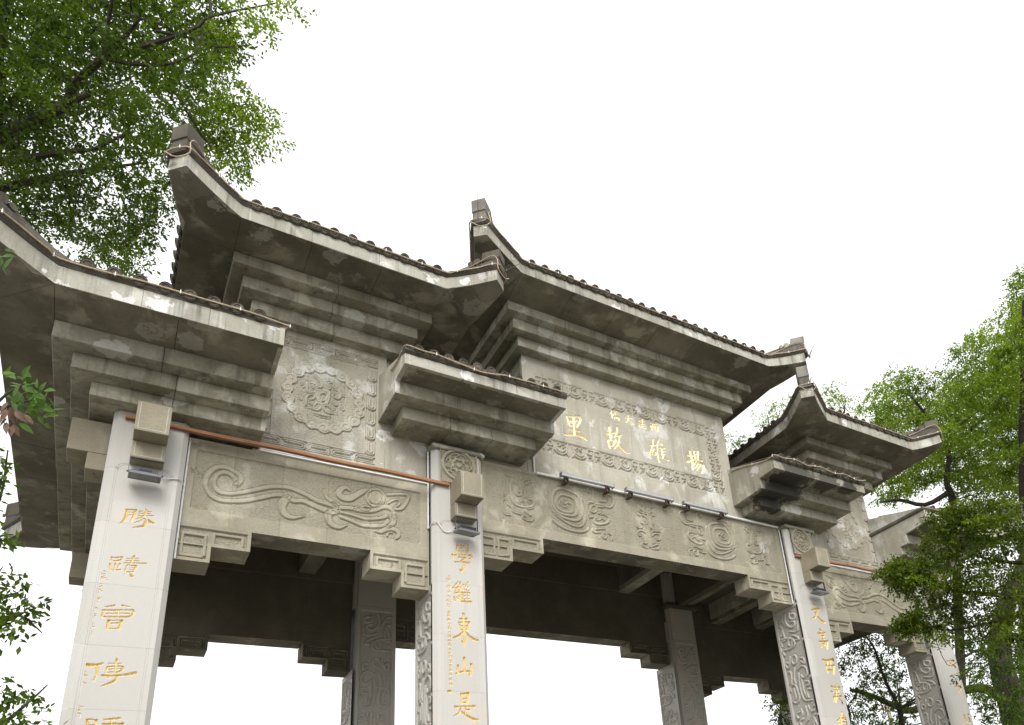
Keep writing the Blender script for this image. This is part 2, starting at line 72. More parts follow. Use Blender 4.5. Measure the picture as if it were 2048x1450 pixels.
 'M': '-4415,5692,15 -4419,5667,16 -4431,5644,14 -4450,5628,16 -4471,5622,15 -4490,5626,14 -4504,5641,14 -4510,5662,14 -4506,5687,14 -4494,5709,14 -4476,5726,15 -4454,5732,14 -4435,5728,15 -4421,5713,16 -4415,5692,15;-4645,5833,7 -4644,5751,15 -4632,5702,18 -4599,5690,17 -4549,5720,15 -4548,5757,14 -4590,5768,7;-4612,5823,7 -4581,5841,7 -4564,5824,7;-4527,5788,9 -4485,5810,17 -4491,5858,19 -4512,5884,16 -4546,5919,8 -4558,5902,5;-4447,5907,6 -4382,5927,7 -4371,5905,7 -4400,5894,6;-4445,5864,10 -4436,5811,14 -4403,5801,14 -4377,5828,7;-4291,5830,18 -4267,5762,18 -4286,5707,18 -4332,5699,14 -4355,5731,11 -4328,5766,6;-4351,5819,8 -4317,5813,8;-4712,5768,7 -4687,5784,6 -4666,5762,7 -4690,5736,7;-4710,5631,3 -4681,5666,4;-4720,5573,7 -4694,5563,6 -4682,5607,6;-4607,5600,7 -4569,5609,12 -4553,5661,16 -4585,5671,14 -4640,5622,17 -4639,5510,14;-4536,5720,22 -4498,5593,25 -4461,5563,25 -4423,5591,24 -4400,5746,22 -4441,5766,25;-4611,5549,8 -4578,5528,8;-4546,5537,8 -4519,5578,12 -4484,5556,14 -4487,5503,15 -4524,5472,13 -4588,5485,8 -4657,5472,3;-4372,5541,8 -4406,5570,12 -4444,5550,13 -4440,5496,13 -4395,5469,12 -4330,5480,9 -4277,5471,2;-4358,5521,7 -4319,5547,6;-4244,5661,2 -4215,5596,8 -4227,5559,9 -4253,5568,6;-4235,5760,11 -4227,5750,10;-4363,5650,10 -4335,5601,11 -4302,5601,11;-4560,5427,6 -4533,5405,6 -4456,5395,6 -4391,5398,6 -4367,5429,7;-4547,5431,17 -4470,5427,17 -4380,5432,18',
 'S': '234,3839,10 252,3729,9 192,3622,9;177,3833,15 193,3694,14 121,3598,14 40,3584,14 14,3646,14 84,3671,15;85,3814,14 88,3729,14 2,3692,15 -25,3761,15 45,3786,15;156,3536,11 53,3497,11 -24,3506,11 -48,3632,11;359,3810,11 303,3798,12 279,3739,12 336,3744,12;353,3678,14 299,3659,14 345,3516,13;299,3659,14 276,3480,13;101,3457,13 28,3412,13 -13,3356,12 50,3363,13;358,3464,15 237,3445,14 116,3398,14 92,3307,14 187,3267,14 356,3279,15 337,3202,14;135,3352,13 152,3321,13 178,3307,13 204,3315,12 220,3343,13 219,3379,13 203,3410,13 176,3424,13 150,3415,12 135,3388,13 135,3352,13;354,3349,13 355,3420,13 281,3424,13;112,3064,12 132,3028,13 162,3011,12 192,3020,12 210,3051,12 209,3093,12 190,3130,13 159,3147,13 129,3137,12 111,3106,13 112,3064,12;238,3144,13 264,3041,13 316,2987,13 350,3039,13 325,3084,13 282,3046,12;34,3068,13 -25,3049,12 -31,2966,12 30,3012,13;119,2916,14 30,2944,14 -45,2881,13 -39,2789,13 42,2758,13 83,2810,13;332,2923,13 280,2907,12 298,2762,12 340,2746,12;185,2948,12 230,2811,12 218,2713,12;351,2627,13 323,2701,14 238,2705,14 202,2561,14 208,2469,14 274,2426,14 335,2475,14 270,2512,14 272,2647,14;127,2850,14 148,2627,14 119,2459,13 60,2411,13 -42,2398,13;89,2785,11 87,2584,11 49,2454,10;21,2699,12 -46,2680,11 -33,2631,11 20,2632,11;-66,2556,13 0,2573,12 30,2528,12 16,2446,12',
}
TREE = {
 'A': [[-6.83,-0.09,10.64,0.23],[-7.12,-0.69,9.7,0.21],[-8.45,2.05,11.49,0.34],[-8.0,0.42,9.19,0.28],[-6.69,-0.05,9.2,0.21],[-7.77,1.55,8.83,0.29],[-7.39,1.42,10.98,0.27],[-6.47,-0.71,9.62,0.28],[-6.12,0.82,11.05,0.31],[-7.11,2.25,9.06,0.31],[-8.53,3.48,10.32,0.38],[-7.52,0.11,8.77,0.25],[-8.25,1.32,11.26,0.26],[-6.24,0.1,11.37,0.35],[-7.73,0.96,9.17,0.21],[-7.56,2.25,11.5,0.36],[-6.92,0.57,8.58,0.31],[-6.28,-0.04,9.41,0.28],[-8.15,-0.12,9.52,0.25],[-8.14,-0.39,9.45,0.25],[-6.9,0.09,10.42,0.26],[-7.25,0.04,10.4,0.25],[-6.36,1.24,12.38,0.33],[-8.07,1.81,9.65,0.36],[-8.09,3.05,9.71,0.29],[-7.95,3.33,9.84,0.37],[-7.56,-0.13,10.2,0.25],[-7.24,3.84,9.94,0.31],[-7.79,0.23,9.51,0.29],[-6.49,0.96,12.39,0.37],[-6.44,1.87,11.11,0.29],[-7.26,1.49,12.23,0.36],[-6.96,3.55,9.83,0.37],[-7.65,0.35,9.7,0.27],[-7.71,2.42,11.07,0.31],[-8.08,0.3,8.38,0.29],[-8.04,1.7,9.91,0.28],[-7.12,1.36,11.41,0.32],[-5.94,0.93,10.54,0.3],[-6.59,1.1,10.25,0.35],[-5.93,1.37,12.25,0.38],[-8.08,1.19,11.47,0.38],[-7.8,1.19,8.27,0.31],[-7.75,1.29,11.15,0.24],[-6.95,0.82,9.75,0.3],[-6.41,0.41,10.55,0.34],[-6.75,0.73,8.45,0.28],[-7.51,0.7,11.23,0.35],[-7.72,0.06,9.82,0.22],[-8.02,0.12,10.07,0.25],[-7.08,-0.49,9.31,0.23],[-8.15,1.4,8.22,0.27],[-7.5,2.73,9.37,0.29],[-6.69,0.25,10.06,0.27],[-8.45,1.43,9.79,0.25],[-8.47,1.44,10.21,0.31],[-7.35,0.22,9.32,0.29],[-6.6,0.99,8.63,0.27],[-6.76,2.91,9.57,0.27],[-8.17,-0.09,9.22,0.3],[-8.12,0.4,9.3,0.3],[-6.49,2.36,9.9,0.25],[-7.04,-0.36,10.38,0.3],[-7.68,1.51,9.69,0.24],[-6.13,1.24,12.32,0.26],[-6.88,1.67,8.39,0.32],[-8.3,1.18,9.03,0.23],[-6.39,0.53,12.37,0.27],[-6.67,-0.03,11.0,0.32],[-7.82,2.16,11.65,0.3],[-7.23,-0.37,9.54,0.24],[-7.88,2.39,10.27,0.3],[-8.34,1.25,10.88,0.37],[-7.58,0.9,8.46,0.21],[-7.32,-0.33,9.12,0.23],[-6.5,1.59,8.52,0.24],[-7.0,1.24,8.97,0.3],[-7.38,2.72,10.27,0.35],[-6.34,1.03,11.66,0.29],[-7.36,3.14,9.47,0.39],[-5.93,1.58,12.06,0.37],[-8.12,2.04,10.93,0.31],[-6.2,0.49,12.28,0.36],[-7.64,1.75,8.78,0.25],[-6.86,0.57,10.11,0.32],[-7.15,1.84,11.55,0.4],[-8.16,1.52,9.49,0.25],[-7.3,1.43,8.68,0.24],[-7.25,1.09,11.05,0.38],[-7.99,1.15,8.69,0.26],[-6.78,0.15,10.29,0.3],[-7.68,0.64,9.71,0.29],[-6.66,1.36,12.05,0.32],[-6.07,0.66,12.14,0.39],[-7.04,0.5,9.6,0.3],[-7.44,0.25,10.9,0.26],[-7.95,0.37,8.53,0.27],[-6.84,0.59,8.83,0.32],[-6.91,2.12,11.39,0.27],[-7.52,-0.08,9.9,0.28],[-6.98,0.54,10.67,0.24],[-7.92,0.52,10.97,0.28],[-8.15,1.08,8.82,0.22],[-6.59,0.84,12.61,0.28],[-7.98,2.24,9.84,0.35],[-7.8,0.07,8.88,0.31],[-6.28,1.6,10.63,0.37],[-6.11,1.12,10.69,0.27],[-6.57,1.6,8.79,0.23],[-8.02,1.78,8.56,0.27],[-7.27,2.71,9.8,0.32],[-8.26,1.01,11.47,0.39],[-7.04,2.17,9.26,0.27],[-7.71,2.23,11.18,0.26],[-7.56,1.66,9.33,0.33],[-7.88,1.7,10.28,0.29],[-7.34,2.78,11.09,0.31],[-7.26,1.65,10.61,0.29],[-7.04,1.04,12.49,0.35],[-6.43,1.73,11.78,0.37],[-6.77,3.13,10.43,0.37],[-6.55,1.2,9.96,0.34],[-8.61,3.09,10.38,0.3],[-6.13,0.82,10.72,0.33],[-8.54,1.23,10.49,0.33],[-7.59,2.97,10.96,0.33],[-8.67,3.39,10.24,0.27],[-8.27,1.21,9.71,0.31],[-6.91,2.83,9.96,0.38],[-7.95,0.52,10.01,0.29],[-6.05,0.51,9.72,0.31],[-5.83,-0.29,10.32,0.26],[-6.49,-0.41,9.28,0.29],[-7.78,0.49,10.09,0.24],[-7.65,2.74,9.97,0.25],[-7.46,1.42,9.64,0.29],[-6.86,0.53,10.49,0.35],[-6.62,1.89,8.36,0.27],[-6.32,1.82,9.58,0.33],[-6.9,1.53,10.31,0.29],[-7.0,-0.08,10.43,0.32],[-6.47,3.16,10.38,0.31],[-6.54,0.32,9.88,0.22],[-6.63,0.33,8.85,0.24],[-7.22,-0.44,9.21,0.3],[-6.64,-0.02,10.73,0.24],[-8.43,1.19,11.48,0.27],[-6.83,-0.11,8.96,0.26],[-6.29,2.04,11.53,0.27],[-6.74,0.36,10.94,0.24],[-6.38,1.84,10.6,0.34],[-7.78,2.75,10.79,0.3],[-7.6,-0.41,9.54,0.27],[-8.09,1.6,8.85,0.29],[-7.41,1.59,9.18,0.29],[-7.21,1.41,8.38,0.32],[-8.56,1.84,11.22,0.36],[-6.66,0.51,8.78,0.21],[-7.66,3.26,10.16,0.37],[-6.72,-0.51,10.49,0.3],[-7.06,0.6,8.44,0.31],[-7.82,2.06,10.52,0.26],[-6.2,0.67,11.85,0.34],[-7.56,0.79,10.86,0.23],[-6.56,3.04,10.97,0.26],[-7.93,1.06,10.25,0.28],[-7.18,0.92,10.54,0.36],[-6.01,-0.08,10.81,0.29],[-6.55,2.24,10.84,0.32],[-6.82,2.3,11.36,0.39],[-7.38,1.43,10.3,0.28],[-8.26,1.81,11.11,0.33],[-6.26,1.33,9.38,0.24],[-6.12,-0.62,9.47,0.25],[-7.96,1.23,9.72,0.22],[-7.84,2.23,10.08,0.21],[-8.36,2.04,12.08,0.25],[-7.99,2.17,10.15,0.18],[-6.95,1.36,12.57,0.24],[-8.78,1.96,11.88,0.19],[-6.5,1.55,12.19,0.22],[-7.99,3.08,10.15,0.25],[-8.1,4.24,11.55,0.25],[-7.85,1.36,12.22,0.21],[-8.25,1.93,9.99,0.21],[-7.68,2.35,10.75,0.19],[-8.07,2.81,11.96,0.24],[-6.5,0.21,11.76,0.2],[-8.39,3.16,12.71,0.21],[-7.99,3.29,9.87,0.26],[-6.45,4.16,11.55,0.24],[-7.41,1.82,11.75,0.18],[-6.85,3.44,10.2,0.23],[-6.57,3.17,12.35,0.3],[-6.2,0.41,11.33,0.21],[-6.93,1.49,10.45,0.23],[-7.7,3.02,11.83,0.29],[-7.55,1.46,12.11,0.26],[-7.98,0.57,10.78,0.2],[-6.78,1.04,12.59,0.19],[-7.52,2.56,9.21,0.17],[-8.9,3.23,12.48,0.31],[-7.01,0.55,11.16,0.22],[-6.61,2.18,9.15,0.25],[-7.14,1.23,12.75,0.27],[-7.39,1.71,12.54,0.19],[-7.19,2.45,12.89,0.24],[-8.17,2.88,10.57,0.25],[-8.71,3.07,10.88,0.27],[-7.23,2.3,10.21,0.22],[-7.41,2.85,12.45,0.3],[-5.95,1.6,12.61,0.19],[-7.64,1.66,10.3,0.2],[-8.84,4.24,11.31,0.26],[-7.05,2.45,8.77,0.19],[-8.11,2.99,10.48,0.28],[-6.63,1.47,12.99,0.25],[-6.76,2.26,11.23,0.27],[-6.63,3.18,10.4,0.26],[-8.31,2.55,10.15,0.19],[-7.58,1.56,12.61,0.28],[-8.7,4.55,11.31,0.26],[-7.31,2.31,9.7,0.21],[-7.69,2.35,9.23,0.21],[-7.54,2.38,10.56,0.18],[-7.83,1.44,10.07,0.25],[-6.61,1.88,10.68,0.19],[-7.87,2.36,10.56,0.18],[-6.52,2.82,12.98,0.2],[-6.86,2.3,11.92,0.24],[-5.88,0.23,11.14,0.21],[-8.44,3.11,12.17,0.28],[-8.39,0.72,10.58,0.25],[-6.95,3.27,12.7,0.23],[-7.49,2.37,11.39,0.21],[-7.69,3.68,10.86,0.23],[-5.96,1.1,11.6,0.23],[-8.0,3.05,11.64,0.26],[-8.31,1.12,10.76,0.23],[-6.75,2.5,11.98,0.23],[-6.44,1.73,13.99,0.3],[-8.1,1.95,9.75,0.25],[-7.88,3.96,10.37,0.25],[-7.92,1.52,12.04,0.27],[-8.38,2.52,12.43,0.22],[-6.99,1.29,10.83,0.26],[-6.81,1.46,9.97,0.23],[-8.85,1.88,12.17,0.25],[-7.58,0.8,11.3,0.24],[-8.28,3.78,10.83,0.29],[-6.16,1.85,12.95,0.27],[-6.89,3.85,10.04,0.23],[-8.75,2.51,12.72,0.3],[-7.12,3.11,9.78,0.23],[-6.09,1.7,10.91,0.22],[-5.95,2.17,12.01,0.2],[-7.14,3.03,10.94,0.21],[-8.54,2.49,10.84,0.27],[-8.69,4.14,10.54,0.19],[-8.25,2.74,12.69,0.24],[-7.06,1.52,9.77,0.2],[-8.95,2.94,12.05,0.22],[-7.7,2.9,12.58,0.27],[-7.81,1.17,10.49,0.25],[-8.5,3.58,10.75,0.26],[-8.03,2.14,11.37,0.21],[-6.66,4.72,10.86,0.29],[-6.3,1.89,11.63,0.25],[-8.3,3.03,11.29,0.23],[-6.13,1.95,12.63,0.2],[-8.31,2.14,11.6,0.19],[-7.6,4.19,10.9,0.25],[-6.34,0.87,10.81,0.23],[-6.83,1.76,12.5,0.26],[-6.02,2.04,12.36,0.29],[-6.39,2.34,11.63,0.23],[-7.72,1.89,10.8,0.25],[-6.64,3.74,11.28,0.2],[-7.12,1.97,12.61,0.27],[-6.64,4.29,10.81,0.19],[-8.5,1.73,9.93,0.24],[-8.68,2.06,11.59,0.29],[-8.41,2.83,11.23,0.21],[-6.51,2.37,11.0,0.18],[-8.37,1.95,12.77,0.23],[-7.55,1.98,11.75,0.24],[-6.72,2.77,10.49,0.26],[-7.71,1.4,12.38,0.19],[-7.14,1.99,13.57,0.23],[-6.39,3.68,11.48,0.23],[-8.54,1.7,10.2,0.22],[-8.36,2.47,11.72,0.22],[-7.47,2.01,12.41,0.21],[-6.35,1.57,12.24,0.24],[-6.87,0.79,11.01,0.18],[-8.3,1.71,11.92,0.19],[-6.36,3.83,11.98,0.31],[-8.53,2.56,10.58,0.18],[-7.0,2.34,10.59,0.21],[-8.61,3.38,10.22,0.27],[-7.03,1.5,13.23,0.2],[-6.63,1.57,11.9,0.2],[-7.38,2.49,9.64,0.22],[-7.82,1.74,11.74,0.19],[-7.91,1.07,11.24,0.19],[-8.07,1.55,12.22,0.19],[-8.41,1.5,10.81,0.23],[-7.15,4.28,10.62,0.27],[-8.07,2.18,12.31,0.25],[-6.85,2.47,9.57,0.26],[-7.32,2.65,11.7,0.27],[-7.51,3.54,10.06,0.18],[-8.05,3.9,11.53,0.24],[-6.31,0.65,11.41,0.17],[-7.27,1.82,11.8,0.21],[-7.0,2.44,12.58,0.28],[-7.21,1.9,11.12,0.19],[-8.35,1.19,11.59,0.22],[-6.01,0.47,11.32,0.18],[-7.94,2.82,12.86,0.27],[-6.5,1.63,12.66,0.26],[-8.03,2.56,9.17,0.18],[-8.39,1.54,9.55,0.17],[-7.42,1.93,11.14,0.23],[-7.0,2.28,12.64,0.23],[-8.34,1.45,10.32,0.22],[-6.84,4.84,11.16,0.25],[-6.71,0.53,11.34,0.17],[-6.78,4.27,10.19,0.19],[-6.53,1.36,11.38,0.23],[-6.04,2.41,12.02,0.21],[-7.79,1.91,11.25,0.24],[-7.68,1.6,11.94,0.19],[-6.48,2.14,10.02,0.25],[-8.62,2.94,10.26,0.2],[-7.24,0.6,11.42,0.25],[-8.03,2.92,10.21,0.22],[-5.82,0.66,11.52,0.26],[-9.05,-0.85,10.24,0.5],[-8.87,2.08,9.71,0.48],[-9.83,-0.13,11.19,0.57],[-8.08,-0.26,13.69,0.53],[-9.85,2.31,9.79,0.51],[-8.74,-0.19,12.5,0.64],[-9.5,1.97,8.17,0.44],[-9.72,2.0,11.07,0.66],[-10.31,1.31,12.11,0.63],[-9.79,0.77,11.02,0.55],[-9.03,-0.69,9.61,0.54],[-9.64,0.01,9.42,0.49],[-9.98,0.54,12.6,0.57],[-6.81,0.11,13.29,0.5],[-7.43,-1.21,10.63,0.57],[-9.22,0.3,10.51,0.54],[-9.76,3.48,9.6,0.59],[-7.07,-0.65,13.25,0.55],[-9.03,1.23,8.64,0.51],[-8.23,-0.86,12.43,0.47],[-8.59,0.97,13.05,0.57],[-8.5,-0.63,10.75,0.61],[-8.36,0.64,9.24,0.38],[-8.51,-1.52,10.49,0.39],[-7.97,-0.44,9.7,0.45],[-8.89,-0.67,10.76,0.52],[-9.14,0.35,9.88,0.57],[-9.97,1.89,9.99,0.46],[-9.45,-1.2,10.04,0.37],[-8.79,0.46,10.14,0.56],[-9.61,2.83,10.83,0.69],[-10.12,1.53,10.84,0.68],[-7.59,-0.66,13.55,0.65],[-8.45,0.18,10.6,0.48],[-8.35,0.17,9.6,0.51],[-9.36,1.31,11.58,0.46],[-8.71,2.78,10.16,0.68],[-8.58,2.4,9.17,0.6],[-7.4,-1.58,10.86,0.37],[-8.12,-0.27,12.96,0.64],[-9.0,1.02,7.92,0.54],[-7.9,-0.26,12.49,0.66],[-6.97,-0.75,11.37,0.59],[-10.16,0.87,10.96,0.67],[-10.27,0.25,11.74,0.57],[-8.11,-1.43,10.27,0.45],[-7.25,0.2,11.69,0.66],[-10.28,2.28,9.72,0.68],[-9.61,0.27,8.57,0.48],[-6.86,-0.36,13.34,0.65],[-7.67,0.72,13.13,0.71],[-9.91,1.35,11.17,0.63],[-8.37,0.52,13.16,0.7],[-8.88,-0.39,10.72,0.59],[-6.27,-0.61,10.92,0.41],[-8.42,-0.38,10.74,0.62],[-8.65,1.87,10.0,0.56],[-9.7,0.42,11.61,0.63],[-10.48,0.21,12.18,0.71],[-9.08,-1.41,10.34,0.58],[-8.31,0.05,11.09,0.64],[-9.8,0.83,8.73,0.48],[-9.11,1.08,9.89,0.48],[-6.72,-0.32,11.85,0.56],[-7.31,-0.64,13.6,0.56],[-10.07,1.61,10.43,0.43],[-9.56,-0.79,9.12,0.56],[-10.01,-0.29,10.45,0.48],[-7.81,-0.2,10.37,0.6],[-8.77,0.81,9.19,0.46],[-9.97,2.42,8.55,0.58],[-7.83,0.88,12.63,0.51],[-9.17,0.45,11.16,0.43],[-9.78,1.86,8.92,0.59],[-9.35,3.72,10.55,0.52],[-9.36,-0.27,12.18,0.61],[-9.36,1.09,9.17,0.39],[-8.99,-0.91,11.74,0.49],[-8.51,-0.05,13.21,0.54],[-8.72,0.11,10.87,0.56],[-9.96,-0.11,12.24,0.55],[-10.32,1.51,10.61,0.46],[-8.53,0.56,9.54,0.55],[-9.73,1.32,10.36,0.64],[-9.76,1.16,12.74,0.61],[-6.84,-0.26,10.9,0.6],[-8.62,-0.99,12.04,0.63],[-7.76,-1.67,11.69,0.48],[-7.62,0.41,11.4,0.46],[-7.58,-1.48,12.36,0.46],[-8.01,0.54,12.57,0.68],[-9.42,1.81,11.32,0.55],[-7.41,0.06,13.86,0.54],[-8.9,-0.89,10.84,0.58],[-9.99,2.1,8.74,0.58],[-9.9,2.81,9.48,0.56],[-8.64,0.87,10.93,0.57],[-8.23,0.75,12.2,0.52],[-10.19,0.48,11.44,0.59],[-7.25,-0.96,14.0,0.63],[-9.07,0.51,12.91,0.57],[-10.07,0.65,11.89,0.6],[-7.17,-0.82,11.65,0.58],[-9.59,0.15,12.21,0.54],[-8.56,-0.65,12.34,0.59]],
 'A2': [[-5.46,-0.31,11.51,0.16],[-5.96,-0.21,10.61,0.17],[-5.92,-0.19,10.91,0.14],[-5.79,-1.07,10.0,0.14],[-5.32,-1.02,10.42,0.13],[-5.93,-0.05,10.23,0.12],[-5.57,-0.93,10.17,0.14],[-5.66,-0.03,11.41,0.16],[-5.56,-0.64,10.31,0.14],[-6.02,-0.29,10.24,0.15],[-5.57,0.43,8.94,0.14],[-5.67,0.55,9.36,0.14],[-5.63,-0.21,9.36,0.12],[-5.81,0.53,9.79,0.13],[-5.62,0.1,10.0,0.18],[-5.49,0.84,9.87,0.13],[-5.55,-0.13,9.26,0.12],[-5.79,0.97,9.87,0.15],[-5.73,0.13,9.75,0.17],[-5.5,-0.24,9.42,0.13],[-5.86,0.07,9.76,0.13],[-5.65,0.99,9.62,0.18],[-5.85,0.62,9.69,0.17],[-5.84,0.43,9.06,0.12],[-5.56,0.58,9.29,0.12],[-5.68,0.21,9.67,0.13],[-5.57,0.72,9.92,0.13],[-5.36,-0.12,9.28,0.11],[-6.0,0.62,9.68,0.12],[-5.95,0.87,9.78,0.12],[-5.64,0.69,9.7,0.15],[-5.43,0.65,9.9,0.16],[-5.8,-0.01,9.86,0.15],[-5.94,0.44,9.79,0.12],[-5.24,0.22,9.6,0.15],[-5.69,0.0,9.24,0.14],[-5.74,0.78,9.84,0.16],[-5.92,0.36,9.93,0.11],[-5.36,0.4,10.14,0.12],[-5.83,0.11,9.54,0.14],[-5.28,0.85,10.21,0.14]],
 'Ab': [[[-8.39,1.84,9.18,0.11],[-8.05,1.59,9.51,0.09],[-7.63,1.32,9.85,0.07],[-7.48,1.2,9.98,0.05],[-7.26,1.06,10.14,0.03]],[[-7.46,1.07,9.83,0.07],[-7.41,0.78,9.83,0.056],[-7.15,0.36,9.95,0.043],[-6.96,0.01,9.99,0.029],[-6.81,-0.32,10.0,0.015]],[[-7.14,0.29,9.87,0.035],[-7.13,0.04,10.08,0.025],[-7.11,-0.25,10.3,0.015]],[[-7.14,0.29,9.87,0.03],[-6.82,0.25,9.94,0.023],[-6.46,0.13,10.06,0.017],[-6.19,-0.07,10.22,0.01]],[[-8.35,1.98,9.77,0.06],[-8.15,1.74,10.05,0.05],[-8.01,1.49,10.31,0.04],[-7.92,1.13,10.64,0.03],[-7.96,0.66,11.0,0.02]],[[-8.23,1.55,8.79,0.05],[-7.73,1.39,9.06,0.041],[-7.38,1.27,9.24,0.031],[-7.15,1.2,9.34,0.021],[-6.79,0.96,9.6,0.012]],[[-8.21,1.76,8.56,0.06],[-7.47,1.5,9.0,0.044],[-7.09,1.36,9.19,0.028],[-6.57,1.17,9.41,0.012]],[[-6.78,-0.03,9.91,0.035],[-6.49,-0.21,10.06,0.028],[-6.23,-0.4,10.21,0.022],[-6.11,-0.53,10.31,0.015],[-5.46,-0.91,10.55,0.008]],[[-6.65,-0.21,10.06,0.02],[-6.25,-0.28,10.12,0.015],[-6.03,-0.29,10.13,0.011],[-5.71,-0.42,10.22,0.006]],[[-8.56,2.85,8.76,0.2],[-8.48,2.2,9.52,0.175],[-8.35,1.98,9.77,0.15],[-8.34,1.25,10.45,0.125],[-8.31,0.71,10.9,0.1]],[[-6.42,0.2,9.74,0.012],[-5.91,0.58,9.43,0.01],[-5.82,0.42,9.57,0.008],[-5.54,0.2,9.75,0.006]]],
